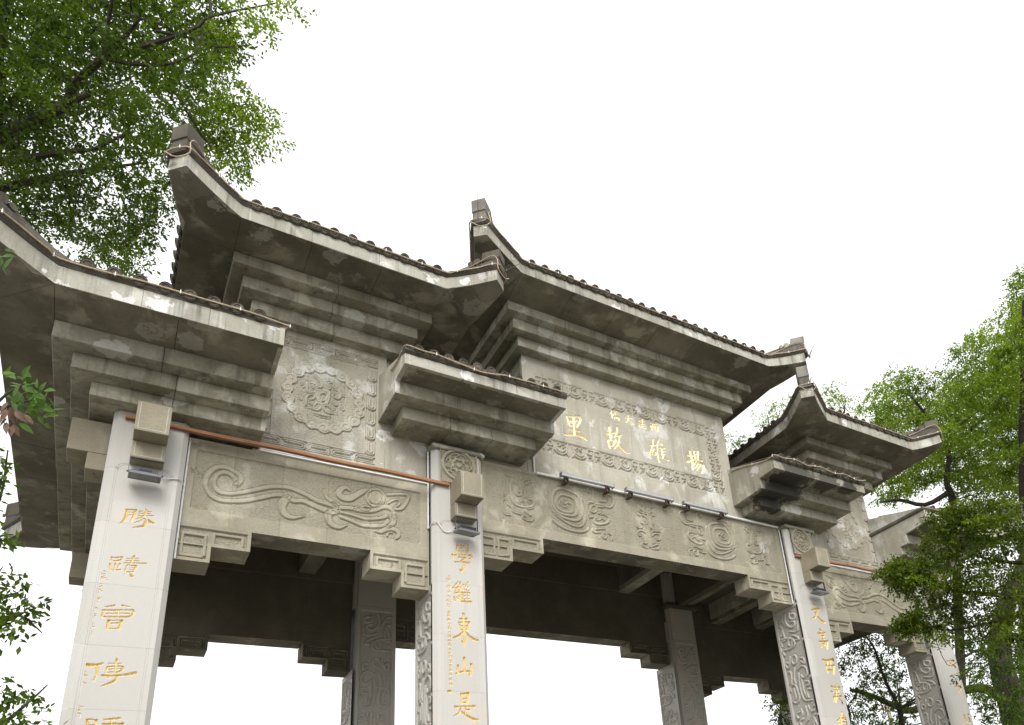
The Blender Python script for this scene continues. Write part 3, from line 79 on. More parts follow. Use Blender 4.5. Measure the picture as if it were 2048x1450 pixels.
 'B': [[10.46,1.44,9.36,0.26],[11.69,-0.98,12.28,0.33],[10.64,-1.22,10.53,0.31],[12.51,-0.22,13.2,0.41],[12.15,1.44,7.97,0.27],[9.69,-0.22,8.68,0.34],[9.63,2.16,9.02,0.24],[9.68,2.32,11.26,0.41],[10.72,0.34,7.41,0.25],[12.87,0.39,7.52,0.4],[9.28,1.96,10.48,0.27],[11.61,1.41,10.8,0.34],[9.96,-0.51,10.14,0.25],[9.48,1.53,10.36,0.35],[9.57,1.86,11.09,0.33],[10.41,1.49,10.61,0.27],[10.55,-0.69,7.33,0.24],[9.25,-1.62,10.03,0.27],[10.37,1.82,8.93,0.27],[10.67,0.39,9.84,0.34],[10.93,0.73,11.28,0.27],[10.51,1.0,8.57,0.37],[12.77,0.88,11.53,0.31],[9.3,-0.16,9.55,0.35],[13.24,1.57,9.23,0.36],[10.13,1.22,9.83,0.34],[11.61,1.48,12.17,0.41],[12.04,0.18,10.08,0.31],[10.8,-0.71,9.63,0.29],[9.58,-1.1,10.04,0.25],[10.36,0.71,10.82,0.25],[13.01,0.48,8.87,0.42],[9.57,-1.92,11.52,0.33],[11.65,-0.72,9.24,0.36],[10.24,2.71,10.87,0.32],[9.59,-1.82,10.28,0.27],[11.47,-0.06,7.83,0.25],[12.24,-0.3,8.87,0.37],[11.98,0.89,12.62,0.29],[9.02,0.12,8.75,0.31],[9.7,1.3,8.91,0.32],[11.95,2.49,12.07,0.42],[11.9,-0.06,12.49,0.31],[10.52,-1.38,9.27,0.25],[9.48,-0.87,9.19,0.34],[11.41,0.94,9.1,0.37],[12.27,-0.14,9.63,0.39],[10.86,-0.66,10.21,0.29],[10.92,2.89,10.12,0.31],[9.8,-0.65,10.94,0.26],[9.64,-2.48,11.31,0.37],[11.2,0.96,8.37,0.34],[11.22,1.93,9.19,0.29],[11.73,0.48,7.51,0.32],[12.1,3.26,9.78,0.36],[11.02,1.63,8.53,0.39],[13.86,1.47,9.46,0.43],[8.29,2.02,8.36,0.24],[11.26,3.84,10.69,0.33],[10.96,0.95,7.81,0.25],[11.59,2.55,10.37,0.3],[9.48,1.72,9.4,0.33],[10.89,1.02,9.37,0.36],[11.44,2.64,12.36,0.29],[9.88,-0.13,9.84,0.33],[10.41,-0.29,9.35,0.26],[9.36,0.78,10.98,0.31],[12.19,1.23,7.54,0.35],[10.96,-1.85,12.74,0.37],[10.27,-1.64,11.56,0.32],[9.4,-0.22,10.46,0.31],[9.18,-1.11,9.55,0.34],[9.83,2.21,8.64,0.32],[12.28,-0.64,13.17,0.28],[8.39,1.07,9.45,0.31],[12.8,1.17,8.55,0.28],[9.59,-1.72,9.19,0.34],[8.71,1.05,10.8,0.32],[9.46,-0.5,10.02,0.35],[12.58,-1.4,13.01,0.31],[12.31,0.28,9.26,0.32],[12.13,2.69,11.0,0.31],[9.28,1.72,9.68,0.24],[10.57,2.28,9.63,0.38],[12.28,0.41,7.36,0.27],[12.66,0.7,9.09,0.28],[10.14,-0.97,8.18,0.35],[10.88,-1.6,12.78,0.35],[7.98,1.0,10.28,0.31],[11.1,3.31,11.0,0.33],[10.32,1.93,10.2,0.38],[10.54,0.22,8.59,0.25],[12.68,2.27,10.28,0.41],[11.51,3.97,9.7,0.36],[12.36,1.45,10.42,0.31],[10.45,0.46,8.28,0.26],[11.96,-0.47,9.93,0.3],[12.18,2.03,11.83,0.39],[13.24,2.36,8.35,0.32],[11.98,0.33,8.31,0.33],[10.65,1.26,9.57,0.32],[11.53,-1.35,11.24,0.29],[9.87,-0.31,8.97,0.35],[13.29,-0.71,11.91,0.4],[12.49,0.9,9.12,0.4],[13.05,1.74,10.34,0.36],[10.55,3.08,9.97,0.36],[9.02,-1.42,10.09,0.23],[10.99,1.02,8.53,0.37],[12.33,0.89,9.72,0.3],[11.18,0.89,10.35,0.31],[10.1,2.59,9.05,0.38],[11.11,-1.58,12.26,0.35],[10.93,-0.67,7.98,0.29],[12.39,0.57,9.72,0.35],[12.23,0.83,7.46,0.33],[12.62,1.84,9.77,0.35],[11.67,1.38,11.28,0.31],[10.22,2.75,8.83,0.37],[12.18,0.79,12.96,0.36],[12.62,-0.98,12.72,0.42],[11.58,1.56,8.65,0.31],[12.21,0.8,12.23,0.39],[11.39,0.05,7.34,0.31],[10.59,2.52,9.29,0.37],[9.24,1.04,10.77,0.31],[12.52,0.8,11.06,0.38],[9.48,0.82,10.63,0.25],[10.39,-0.54,11.01,0.35],[9.03,-0.45,9.74,0.33],[9.9,1.88,10.99,0.29],[9.66,-0.58,8.05,0.31],[12.49,0.59,12.26,0.36],[12.76,0.24,10.15,0.35],[9.58,0.62,9.79,0.34],[12.46,1.09,7.86,0.29],[9.36,1.16,9.92,0.26],[9.22,2.15,9.47,0.24],[12.24,0.22,10.53,0.32],[11.91,-0.59,10.27,0.35],[9.19,-2.71,11.21,0.3],[13.13,-0.07,9.69,0.32],[13.54,0.51,8.34,0.27],[11.64,-0.64,10.73,0.35],[12.65,-1.04,12.28,0.34],[9.93,2.78,9.2,0.35],[13.31,1.19,8.55,0.42],[11.65,0.93,8.24,0.34],[11.89,-1.53,12.19,0.39],[9.28,-1.13,9.19,0.3],[9.59,-1.59,10.77,0.29],[13.39,0.25,11.43,0.45],[11.04,-0.29,7.37,0.35],[9.95,-1.19,10.89,0.38],[12.3,-0.52,12.31,0.29],[12.0,1.32,11.6,0.32],[9.41,-1.94,9.85,0.3],[12.29,2.21,9.79,0.29],[13.96,0.75,9.76,0.3],[11.08,-1.72,12.5,0.4],[12.89,0.16,10.46,0.42],[8.52,-1.24,10.34,0.29],[13.13,0.55,9.98,0.32],[12.93,0.82,10.46,0.42],[11.21,-1.11,10.58,0.38],[12.69,2.06,8.46,0.31],[9.32,-1.53,9.66,0.29],[13.41,-0.22,10.51,0.38],[8.84,0.53,8.7,0.24],[8.86,0.19,8.93,0.31],[11.57,0.32,7.01,0.36],[10.85,-1.47,10.1,0.32],[10.84,1.97,12.36,0.42],[10.36,-0.69,6.78,0.31],[9.96,2.33,9.88,0.26],[11.38,-1.16,11.92,0.33],[12.96,1.96,11.0,0.3],[13.53,1.7,9.98,0.26],[15.39,1.79,10.62,0.32],[12.68,-1.22,12.36,0.34],[14.21,0.73,12.9,0.33],[13.75,0.17,11.73,0.3],[11.55,2.97,11.55,0.28],[15.08,1.21,9.84,0.29],[13.61,-0.28,13.1,0.35],[12.36,1.92,10.03,0.3],[13.76,-0.2,11.75,0.35],[12.99,1.69,11.16,0.28],[11.24,2.37,9.38,0.31],[12.38,0.09,9.18,0.22],[14.0,0.53,13.27,0.28],[13.46,0.6,11.63,0.33],[14.51,1.65,12.76,0.4],[12.33,-0.14,11.36,0.35],[10.94,2.12,10.9,0.31],[10.64,2.37,10.45,0.22],[13.94,1.71,11.76,0.29],[12.24,2.59,10.86,0.29],[13.69,0.24,11.33,0.36],[13.83,3.44,10.88,0.25],[12.49,0.29,10.58,0.31],[11.01,1.56,10.38,0.33],[14.79,1.28,10.67,0.36],[14.01,0.26,12.8,0.3],[13.66,2.17,9.83,0.37],[14.52,2.16,11.31,0.3],[12.54,1.13,11.65,0.27],[13.34,-0.74,12.07,0.36],[12.45,1.86,11.59,0.29],[13.62,2.69,12.9,0.3],[12.44,-0.39,9.49,0.29],[11.7,-1.36,11.61,0.31],[13.12,3.31,12.96,0.31],[12.35,2.33,10.53,0.29],[13.1,2.69,10.2,0.31],[13.16,-0.3,11.06,0.32],[12.06,1.97,11.57,0.34],[14.01,2.22,12.11,0.33],[14.93,1.19,10.98,0.26],[13.27,-0.28,10.62,0.27],[13.62,1.33,10.61,0.26],[12.42,-0.68,11.3,0.26],[12.99,1.06,9.16,0.29],[13.46,1.16,9.06,0.33],[14.26,1.23,12.37,0.3],[12.42,-0.54,12.63,0.34],[14.57,0.63,11.5,0.32],[11.29,0.68,10.68,0.23],[13.75,1.28,11.21,0.24],[13.52,0.92,8.94,0.34],[12.79,2.32,9.76,0.31],[11.72,2.76,10.08,0.24],[13.43,2.46,11.15,0.37],[14.12,-0.99,14.13,0.26],[12.45,0.52,9.45,0.27],[13.54,1.27,11.68,0.28],[12.19,1.6,10.11,0.25],[14.63,0.63,11.22,0.31],[13.62,3.69,11.87,0.32],[11.47,3.25,11.53,0.36],[14.54,2.31,10.06,0.32],[12.84,0.09,11.21,0.34],[13.42,0.55,12.94,0.29],[14.35,-0.73,13.93,0.3],[11.99,3.34,10.26,0.29],[14.17,1.83,9.58,0.28],[15.63,1.28,9.81,0.39],[13.41,0.39,10.53,0.25],[11.13,0.91,10.97,0.33],[14.14,2.22,11.49,0.25],[11.4,0.01,11.02,0.25],[14.3,1.66,10.52,0.39],[14.21,0.93,9.11,0.31],[12.68,0.75,12.18,0.32],[12.07,3.46,10.88,0.29],[13.04,0.77,10.05,0.34],[13.48,1.63,10.39,0.32],[11.27,1.07,10.36,0.24],[13.33,-0.27,12.26,0.37],[13.48,0.28,10.27,0.29],[13.17,0.15,9.78,0.26],[12.85,1.12,10.69,0.26],[12.4,1.73,9.58,0.24],[13.14,-0.9,13.09,0.27],[12.47,1.03,9.13,0.25],[11.37,3.16,11.03,0.31],[12.83,-0.32,12.4,0.27],[10.91,1.64,10.86,0.34],[13.27,-0.65,11.74,0.24],[15.0,1.31,10.09,0.34],[12.57,-0.46,9.87,0.26],[13.53,3.49,12.86,0.25],[13.02,3.77,12.9,0.34],[12.99,0.06,8.89,0.33],[13.26,-1.0,13.49,0.28],[12.55,2.82,11.49,0.32],[14.64,0.52,12.58,0.32],[14.49,2.52,10.55,0.29],[12.83,-0.83,12.69,0.24],[12.79,-0.71,11.92,0.36],[13.68,2.7,11.98,0.37],[15.21,1.76,11.55,0.31],[13.05,3.65,11.41,0.33],[13.75,2.18,10.52,0.29],[12.22,0.34,12.04,0.33],[12.4,0.85,11.9,0.26],[11.66,0.61,10.77,0.23],[12.33,-0.94,12.77,0.27],[12.96,0.29,8.18,0.28],[12.0,3.54,12.55,0.27],[14.65,0.57,10.24,0.28],[11.51,0.72,11.32,0.33],[13.9,3.54,11.29,0.36],[13.53,0.66,12.71,0.29],[12.51,2.43,10.25,0.29],[11.87,2.81,11.15,0.27],[13.57,0.84,10.83,0.28],[13.55,1.06,9.36,0.36],[14.26,0.76,11.36,0.36],[11.1,2.56,9.49,0.22],[13.03,3.31,11.07,0.25],[14.03,2.34,12.46,0.38],[12.73,3.63,10.95,0.31],[15.62,1.23,10.48,0.29],[14.54,1.04,12.87,0.39],[11.49,3.23,11.85,0.24],[12.89,2.31,11.19,0.37],[14.35,-0.01,13.23,0.36],[12.98,2.92,12.68,0.27],[12.72,0.68,10.87,0.23],[13.12,0.66,8.49,0.29],[13.79,0.58,11.49,0.3],[12.19,0.25,10.71,0.26],[15.25,2.04,10.64,0.34]],
 'Bb': [[[11.53,3.48,2.42,0.13],[11.38,2.65,5.37,0.116],[10.93,1.72,7.93,0.101],[10.8,1.56,8.39,0.087],[10.65,1.49,8.75,0.073],[10.5,1.13,9.38,0.059],[10.06,1.13,10.14,0.044],[9.59,1.19,10.79,0.03]],[[10.75,1.58,8.46,0.07],[10.36,2.06,8.27,0.057],[9.85,2.37,8.46,0.043],[9.44,2.67,8.46,0.03]],[[11.29,1.56,9.83,0.06],[11.45,0.94,10.11,0.047],[11.62,0.07,10.52,0.033],[11.41,-0.74,11.41,0.02]],[[11.35,1.88,2.1,0.14],[11.07,0.38,6.4,0.115],[10.57,-0.51,8.45,0.09],[10.13,-1.21,9.78,0.065],[9.53,-2.02,11.16,0.04]]],
 'C': [[13.23,5.75,15.03,0.26],[13.39,5.55,14.49,0.32],[13.61,5.23,14.29,0.24],[12.25,5.36,13.55,0.28],[12.45,5.77,14.85,0.34],[12.94,5.82,14.77,0.32],[12.69,5.27,13.58,0.25],[12.99,5.12,13.68,0.28],[12.58,5.43,14.88,0.24],[12.92,4.72,13.48,0.32],[13.32,5.62,13.52,0.32],[12.58,5.31,14.13,0.26],[12.51,4.92,14.13,0.29],[11.96,5.3,13.81,0.27],[11.67,5.26,13.95,0.34],[10.62,7.14,14.18,0.25],[12.11,6.9,15.09,0.21],[11.07,7.51,14.19,0.18],[10.57,6.49,14.09,0.18],[11.46,6.46,13.88,0.23],[11.95,6.99,14.75,0.24],[11.67,7.55,14.57,0.26],[10.84,6.83,13.44,0.2],[11.29,6.94,14.33,0.21],[11.93,6.6,14.54,0.27],[11.28,6.74,14.61,0.2],[11.25,8.65,13.51,0.31],[9.84,7.91,13.44,0.25],[11.52,8.52,13.55,0.31],[10.61,8.57,13.42,0.31],[10.59,8.03,13.82,0.21],[10.57,8.09,13.31,0.2],[10.95,8.06,13.46,0.2],[10.95,9.17,14.04,0.28],[11.4,9.26,13.73,0.25],[10.98,8.61,13.97,0.27],[10.25,8.55,13.06,0.24],[10.51,7.55,13.46,0.22],[9.71,7.88,13.65,0.29]],
 'Cb': [[[12.9,11.06,3.95,0.16],[13.14,9.13,8.68,0.117],[12.89,6.97,12.38,0.073],[12.89,5.42,14.02,0.03]],[[12.61,7.8,11.78,0.05],[11.64,7.6,13.41,0.033],[11.16,7.21,14.44,0.015]],[[12.13,8.25,11.91,0.05],[11.14,8.39,13.14,0.033],[10.67,8.34,13.79,0.015]]],
 'D': [[4.18,-1.26,4.43,0.24],[3.95,-2.11,4.14,0.19],[4.5,-1.25,3.37,0.21],[4.56,-2.2,3.26,0.2],[4.71,-2.63,4.45,0.16],[3.6,-1.33,3.12,0.21],[4.14,-1.78,2.88,0.15],[4.17,-1.77,4.6,0.16],[5.16,-2.3,3.12,0.18],[3.43,-1.91,3.95,0.15],[4.04,-2.67,3.19,0.18],[4.31,-0.98,3.91,0.18],[4.86,-2.21,4.16,0.24],[3.74,-2.42,4.3,0.22],[3.84,-2.7,4.03,0.14],[4.06,-2.24,3.22,0.18],[3.62,-1.84,3.59,0.21],[4.32,-2.9,4.03,0.21],[3.84,-1.24,3.97,0.19],[4.6,-2.76,3.93,0.2],[3.74,-2.38,3.61,0.16],[4.85,-2.06,2.9,0.16],[4.54,-2.18,4.32,0.2],[4.51,-1.83,3.19,0.22],[4.16,-2.77,2.57,0.16],[3.68,-2.7,4.21,0.17],[3.76,-1.57,3.26,0.16],[4.77,-2.1,3.16,0.21],[4.45,-1.43,4.23,0.22],[3.76,-1.75,4.24,0.17],[3.82,-1.93,4.13,0.19],[4.25,-1.87,4.12,0.22],[3.78,-2.19,3.64,0.16],[4.1,-1.65,3.32,0.15],[3.62,-2.43,3.88,0.17],[4.85,-1.55,3.16,0.17],[4.79,-2.16,3.66,0.18],[4.85,-2.41,2.88,0.18],[4.66,-1.59,3.35,0.2],[4.25,-2.66,3.06,0.17],[4.41,-2.65,4.29,0.18],[3.97,-1.92,3.56,0.15],[4.33,-1.76,3.49,0.16],[4.19,-2.71,3.33,0.15],[4.34,-2.77,3.37,0.17],[4.67,-2.65,3.74,0.21],[3.62,-2.15,4.15,0.15],[3.8,-1.45,3.16,0.18],[4.07,-2.33,3.49,0.17],[3.7,-1.5,3.37,0.19],[3.41,-1.79,3.86,0.2],[4.8,-1.67,3.65,0.15],[4.02,-2.67,4.37,0.17],[4.71,-2.29,2.98,0.21],[4.1,-1.48,3.49,0.18],[4.25,-2.08,4.31,0.16],[3.45,-2.06,3.6,0.21],[4.41,-1.98,4.03,0.22],[3.97,-2.43,4.56,0.2],[4.16,-2.32,3.96,0.18],[3.54,-2.29,4.3,0.14],[5.08,-2.11,2.92,0.18],[3.92,-2.22,4.59,0.15],[3.93,-1.74,3.54,0.16],[4.78,-2.04,3.57,0.22],[3.75,-2.22,3.44,0.15],[3.92,-1.45,3.88,0.21],[4.32,-2.11,2.98,0.17],[4.96,-2.23,4.0,0.21],[4.45,-1.33,3.16,0.15],[4.59,-1.55,3.94,0.19],[4.26,-2.32,3.68,0.15],[3.68,-3.0,4.2,0.21],[4.54,-2.64,3.27,0.16],[4.42,-1.13,3.78,0.2],[4.28,-0.7,3.5,0.21],[4.46,-2.41,3.07,0.15],[4.9,-2.24,3.82,0.22],[4.56,-2.85,4.29,0.21],[4.45,-2.36,4.75,0.19],[4.35,-2.78,3.03,0.19],[3.79,-2.49,3.68,0.17],[4.0,-2.81,3.84,0.14],[4.66,-1.35,3.34,0.22],[4.27,-0.93,3.58,0.19],[3.55,-1.82,3.78,0.2],[4.02,-1.22,4.18,0.16],[4.14,-2.27,3.1,0.19],[3.8,-2.16,4.63,0.17],[3.7,-2.55,4.11,0.15],[5.04,-2.31,3.82,0.18],[4.27,-2.4,3.84,0.15],[4.21,-2.84,4.08,0.19],[4.42,-1.94,2.9,0.21],[3.53,-1.73,2.9,0.2],[4.4,-2.56,4.17,0.17],[3.64,-2.18,3.72,0.14],[4.39,-1.58,3.11,0.22],[3.72,-2.39,3.43,0.2],[3.9,-2.47,2.78,0.19],[3.65,-1.89,4.36,0.18],[4.59,-1.45,3.62,0.23],[3.31,-1.53,3.88,0.09],[3.39,-1.45,3.7,0.1],[3.4,-1.34,3.9,0.08],[3.46,-1.68,3.84,0.08],[3.47,-1.52,3.8,0.11],[3.61,-1.56,4.07,0.11],[3.36,-1.45,4.01,0.08],[3.29,-1.56,4.06,0.06],[3.35,-1.58,3.93,0.06],[3.26,-1.29,4.08,0.06],[3.22,-1.24,3.97,0.07],[3.03,-1.57,3.87,0.06],[3.17,-1.5,3.73,0.07],[3.18,-1.76,3.73,0.06],[3.41,-1.45,3.89,0.08],[3.43,-1.34,4.13,0.07],[3.42,-1.4,3.22,0.06],[3.82,-1.35,3.15,0.07],[3.31,-1.33,3.22,0.07],[3.48,-1.15,3.18,0.05],[3.7,-1.29,3.23,0.07],[3.45,-1.33,3.12,0.05],[3.41,-1.53,3.29,0.07],[3.54,-1.3,3.36,0.08],[3.58,-2.54,4.46,0.09],[3.59,-2.18,4.37,0.08],[3.69,-2.56,4.36,0.07],[4.07,-2.9,4.47,0.07],[3.88,-2.76,4.49,0.07],[3.8,-2.18,4.71,0.07],[3.75,-2.65,4.59,0.1],[4.37,-2.84,4.47,0.08],[3.56,-2.74,4.24,0.1],[3.46,-2.52,4.53,0.09],[3.87,-2.02,4.69,0.08],[3.96,-2.37,4.73,0.07],[3.68,-2.24,4.36,0.09],[3.81,-2.28,4.46,0.09],[3.41,-2.16,4.52,0.1],[4.12,-2.83,4.38,0.1],[4.22,-2.69,4.69,0.09],[5.35,-4.58,3.86,0.46],[6.55,-3.9,3.85,0.5],[6.1,-5.09,6.25,0.38],[4.87,-4.09,4.3,0.4],[4.91,-4.06,6.38,0.48],[6.06,-3.06,4.1,0.55],[4.73,-4.73,5.47,0.52],[6.16,-3.97,4.91,0.39],[6.05,-4.99,5.47,0.45],[5.95,-4.45,4.86,0.45],[5.21,-3.61,4.92,0.44],[4.75,-4.57,5.03,0.42],[5.81,-4.39,6.63,0.38],[6.54,-4.23,3.82,0.41],[5.83,-3.64,5.77,0.46],[5.36,-3.75,3.79,0.42],[5.99,-4.67,4.28,0.52],[6.51,-3.65,4.47,0.54],[5.45,-4.02,5.11,0.54],[5.53,-4.34,4.34,0.4],[6.05,-4.65,5.33,0.38],[5.22,-4.16,5.58,0.41],[5.87,-3.07,4.87,0.49],[4.8,-4.42,6.32,0.37],[6.25,-4.76,4.97,0.54],[5.9,-4.11,4.08,0.56],[6.04,-4.66,5.83,0.48],[4.39,-4.05,5.69,0.37],[4.91,-5.21,5.32,0.41],[5.04,-4.46,4.77,0.48],[5.17,-4.96,5.88,0.4],[4.98,-3.71,4.3,0.47],[5.01,-4.25,6.07,0.56],[5.31,-3.48,5.52,0.46]],
 'E2': [[11.6,2.02,3.54,0.29],[9.66,0.32,4.15,0.2],[10.85,1.36,3.86,0.22],[11.04,0.99,3.08,0.27],[10.09,1.23,4.4,0.23],[9.67,0.35,3.46,0.23],[9.19,1.26,3.28,0.25],[10.28,1.71,3.05,0.22],[11.98,1.59,4.36,0.25],[10.12,0.57,2.63,0.26],[10.77,1.11,3.54,0.29],[9.65,1.59,3.86,0.28],[11.81,2.34,3.91,0.23],[10.7,1.29,4.21,0.29],[10.01,1.15,2.86,0.24],[10.13,1.39,3.02,0.24],[10.99,1.4,4.56,0.31],[9.93,0.88,2.42,0.26],[11.33,1.96,4.29,0.21],[9.49,1.07,4.07,0.2],[9.8,0.71,3.1,0.18],[10.08,1.7,3.22,0.22],[10.88,2.16,3.96,0.23],[11.96,1.42,4.16,0.22],[12.2,1.51,4.6,0.31],[12.12,2.28,2.86,0.33],[9.94,0.64,3.69,0.2],[9.43,-3.17,9.72,0.51],[10.81,-1.26,8.14,0.46],[10.24,-3.27,9.61,0.49],[8.82,-2.28,8.91,0.51],[11.89,-1.59,8.61,0.54],[10.36,-2.13,6.2,0.53],[10.26,-2.18,6.81,0.48],[9.64,-3.51,7.92,0.53],[9.02,-3.27,9.01,0.47],[9.08,-2.0,8.39,0.63],[11.64,-2.09,6.54,0.69],[9.95,-2.38,9.12,0.46],[11.73,-0.86,6.61,0.47],[10.62,-3.01,7.99,0.45],[9.71,-3.0,7.85,0.46],[8.76,-2.42,9.57,0.59],[11.18,-2.47,9.49,0.5],[9.96,-2.67,8.42,0.43],[10.39,-1.08,8.37,0.66],[9.24,-2.76,9.6,0.59],[10.21,-3.09,8.71,0.48],[11.56,-3.07,9.8,0.48],[9.84,-1.14,7.05,0.54],[11.08,-2.51,8.02,0.52],[10.19,-1.96,8.24,0.51],[10.45,-2.92,7.19,0.51],[11.74,-2.18,7.61,0.54],[11.01,-1.11,7.28,0.5],[9.79,-2.55,7.24,0.51],[11.43,-0.48,7.17,0.59],[11.23,-1.13,8.93,0.56],[12.16,-1.23,8.01,0.73],[10.16,-2.02,8.81,0.6],[11.97,-1.29,6.5,0.58],[11.1,-3.51,10.07,0.46],[10.05,-1.82,6.2,0.57],[11.44,-0.52,8.32,0.58],[11.85,-1.98,6.17,0.52],[9.75,-2.33,9.52,0.53],[10.61,-2.62,6.53,0.61]],
 'Db': [[[5.65,-2.55,-0.16,0.2],[5.67,-3.04,2.1,0.167],[5.45,-3.55,3.75,0.133],[5.17,-4.43,5.2,0.1]],[[5.59,-3.27,2.89,0.06],[5.03,-2.62,3.29,0.048],[4.58,-2.17,3.48,0.035],[4.09,-1.73,3.67,0.022],[3.71,-1.53,3.85,0.01]],[[5.51,-3.45,3.42,0.05],[4.93,-2.82,3.74,0.037],[4.36,-2.3,3.96,0.023],[3.87,-2.05,4.23,0.01]],[[4.99,-2.64,3.28,0.03],[4.59,-2.06,3.13,0.023],[4.13,-1.53,3.11,0.015],[3.82,-1.35,3.22,0.008]],[[3.96,-1.8,3.62,0.008],[3.91,-1.43,3.12,0.007],[4.03,-1.4,2.61,0.005],[4.12,-1.56,2.64,0.004]],[[3.78,-1.64,3.5,0.006],[3.76,-1.33,2.99,0.005],[3.92,-1.5,2.8,0.003]]],
 'Hb': [[[10.47,1.61,0.47,0.36],[10.42,1.38,2.53,0.32],[10.27,1.28,3.62,0.28],[10.19,1.14,4.26,0.24],[10.19,0.66,5.15,0.2],[10.26,-0.11,6.05,0.16],[9.91,-1.14,7.92,0.12]],[[10.36,1.39,2.86,0.13],[10.05,1.47,3.24,0.115],[9.64,1.77,3.4,0.1],[8.87,2.72,3.13,0.085],[8.49,2.93,3.26,0.07],[8.02,3.17,3.55,0.055],[7.62,3.35,3.69,0.04]],[[10.24,1.25,3.83,0.06],[10.0,1.5,4.24,0.04],[9.79,1.9,4.11,0.02]]],
 'E': [[8.0,3.0,2.43,0.21],[6.16,1.9,3.02,0.23],[7.63,2.7,4.25,0.28],[6.73,2.57,3.36,0.18],[7.45,2.0,3.24,0.24],[7.28,2.36,2.77,0.23],[8.61,2.63,3.36,0.26],[6.56,1.09,3.38,0.25],[6.52,2.28,2.47,0.2],[7.16,2.72,4.51,0.28],[7.65,2.27,4.19,0.22],[6.93,2.4,2.64,0.2],[6.72,2.43,3.8,0.27],[6.59,1.86,2.43,0.19],[7.32,1.7,3.92,0.28],[6.64,1.17,3.09,0.24],[6.78,1.74,3.52,0.21],[6.25,1.54,3.42,0.19],[6.09,2.26,2.16,0.23],[6.98,1.79,4.31,0.24],[8.57,2.82,3.88,0.3],[7.61,2.0,4.24,0.28],[8.1,2.64,2.98,0.3],[8.44,2.76,4.17,0.22],[7.11,2.64,4.15,0.24],[8.42,2.62,2.34,0.24],[7.06,2.6,3.53,0.21],[7.27,1.67,2.45,0.22],[6.96,2.11,4.51,0.26],[7.05,2.78,2.3,0.27],[6.63,1.77,4.12,0.27],[8.13,2.76,3.52,0.3],[6.0,1.94,4.33,0.2],[6.88,2.71,3.21,0.28],[6.17,2.16,3.84,0.19],[7.3,1.94,2.47,0.21],[6.93,2.95,2.52,0.29],[8.08,2.71,2.28,0.21],[6.09,1.59,2.87,0.21],[7.49,2.84,4.81,0.26],[7.23,2.25,3.92,0.23],[7.2,2.87,3.02,0.23],[7.74,2.4,2.71,0.19],[8.31,2.6,2.9,0.29],[6.97,2.43,2.45,0.23],[6.43,1.28,2.8,0.21],[7.64,2.82,3.71,0.29],[7.23,2.48,3.81,0.22],[6.12,1.69,4.02,0.23],[8.06,2.24,3.04,0.22],[7.93,2.99,3.51,0.23],[7.7,3.01,3.11,0.25],[7.48,3.2,4.47,0.24],[7.89,2.66,2.48,0.19],[6.19,2.24,2.7,0.24],[7.8,3.17,2.32,0.23],[8.8,2.69,2.26,0.26],[7.63,0.39,2.59,0.23],[7.18,-0.82,2.86,0.19],[7.9,0.09,2.3,0.22],[6.43,-1.02,3.15,0.18],[7.75,-0.7,3.61,0.21],[8.32,0.04,2.32,0.16],[6.69,-0.12,2.76,0.22],[7.98,-0.0,2.5,0.19],[8.52,-0.07,2.84,0.26],[7.98,0.35,3.83,0.23],[6.26,-0.81,1.84,0.15],[7.62,0.06,2.71,0.16],[7.89,0.23,3.15,0.24],[7.84,0.05,3.6,0.2],[8.03,-0.03,1.88,0.24],[7.73,-0.71,3.35,0.25],[7.95,0.35,2.34,0.19],[7.82,-0.26,3.21,0.2],[8.16,0.61,3.69,0.19],[7.99,0.31,3.45,0.23],[7.1,-0.42,2.72,0.17],[7.89,0.12,1.79,0.22],[6.85,-0.96,3.08,0.16],[6.42,-1.04,3.34,0.2],[8.47,0.2,2.8,0.2],[8.23,0.63,2.93,0.18],[5.72,-0.7,2.78,0.2],[7.5,0.33,2.34,0.17],[6.47,-0.79,2.93,0.17],[7.76,0.52,3.83,0.25],[5.41,3.5,2.84,0.15],[4.59,2.45,3.09,0.11],[4.85,2.96,3.17,0.15],[5.26,3.29,2.95,0.13],[5.85,3.87,3.29,0.13]],
 'Eb': [[[6.3,1.22,2.68,0.04],[6.12,1.27,3.25,0.032],[5.98,1.23,3.82,0.023],[5.85,1.28,4.13,0.015]],[[6.62,2.0,-0.29,0.1],[6.82,1.69,1.08,0.083],[6.74,1.6,2.19,0.067],[6.69,1.51,2.77,0.05]],[[5.8,2.17,2.1,0.03],[5.84,2.08,3.05,0.023],[5.37,2.84,3.02,0.017],[5.18,3.2,3.1,0.01]]],
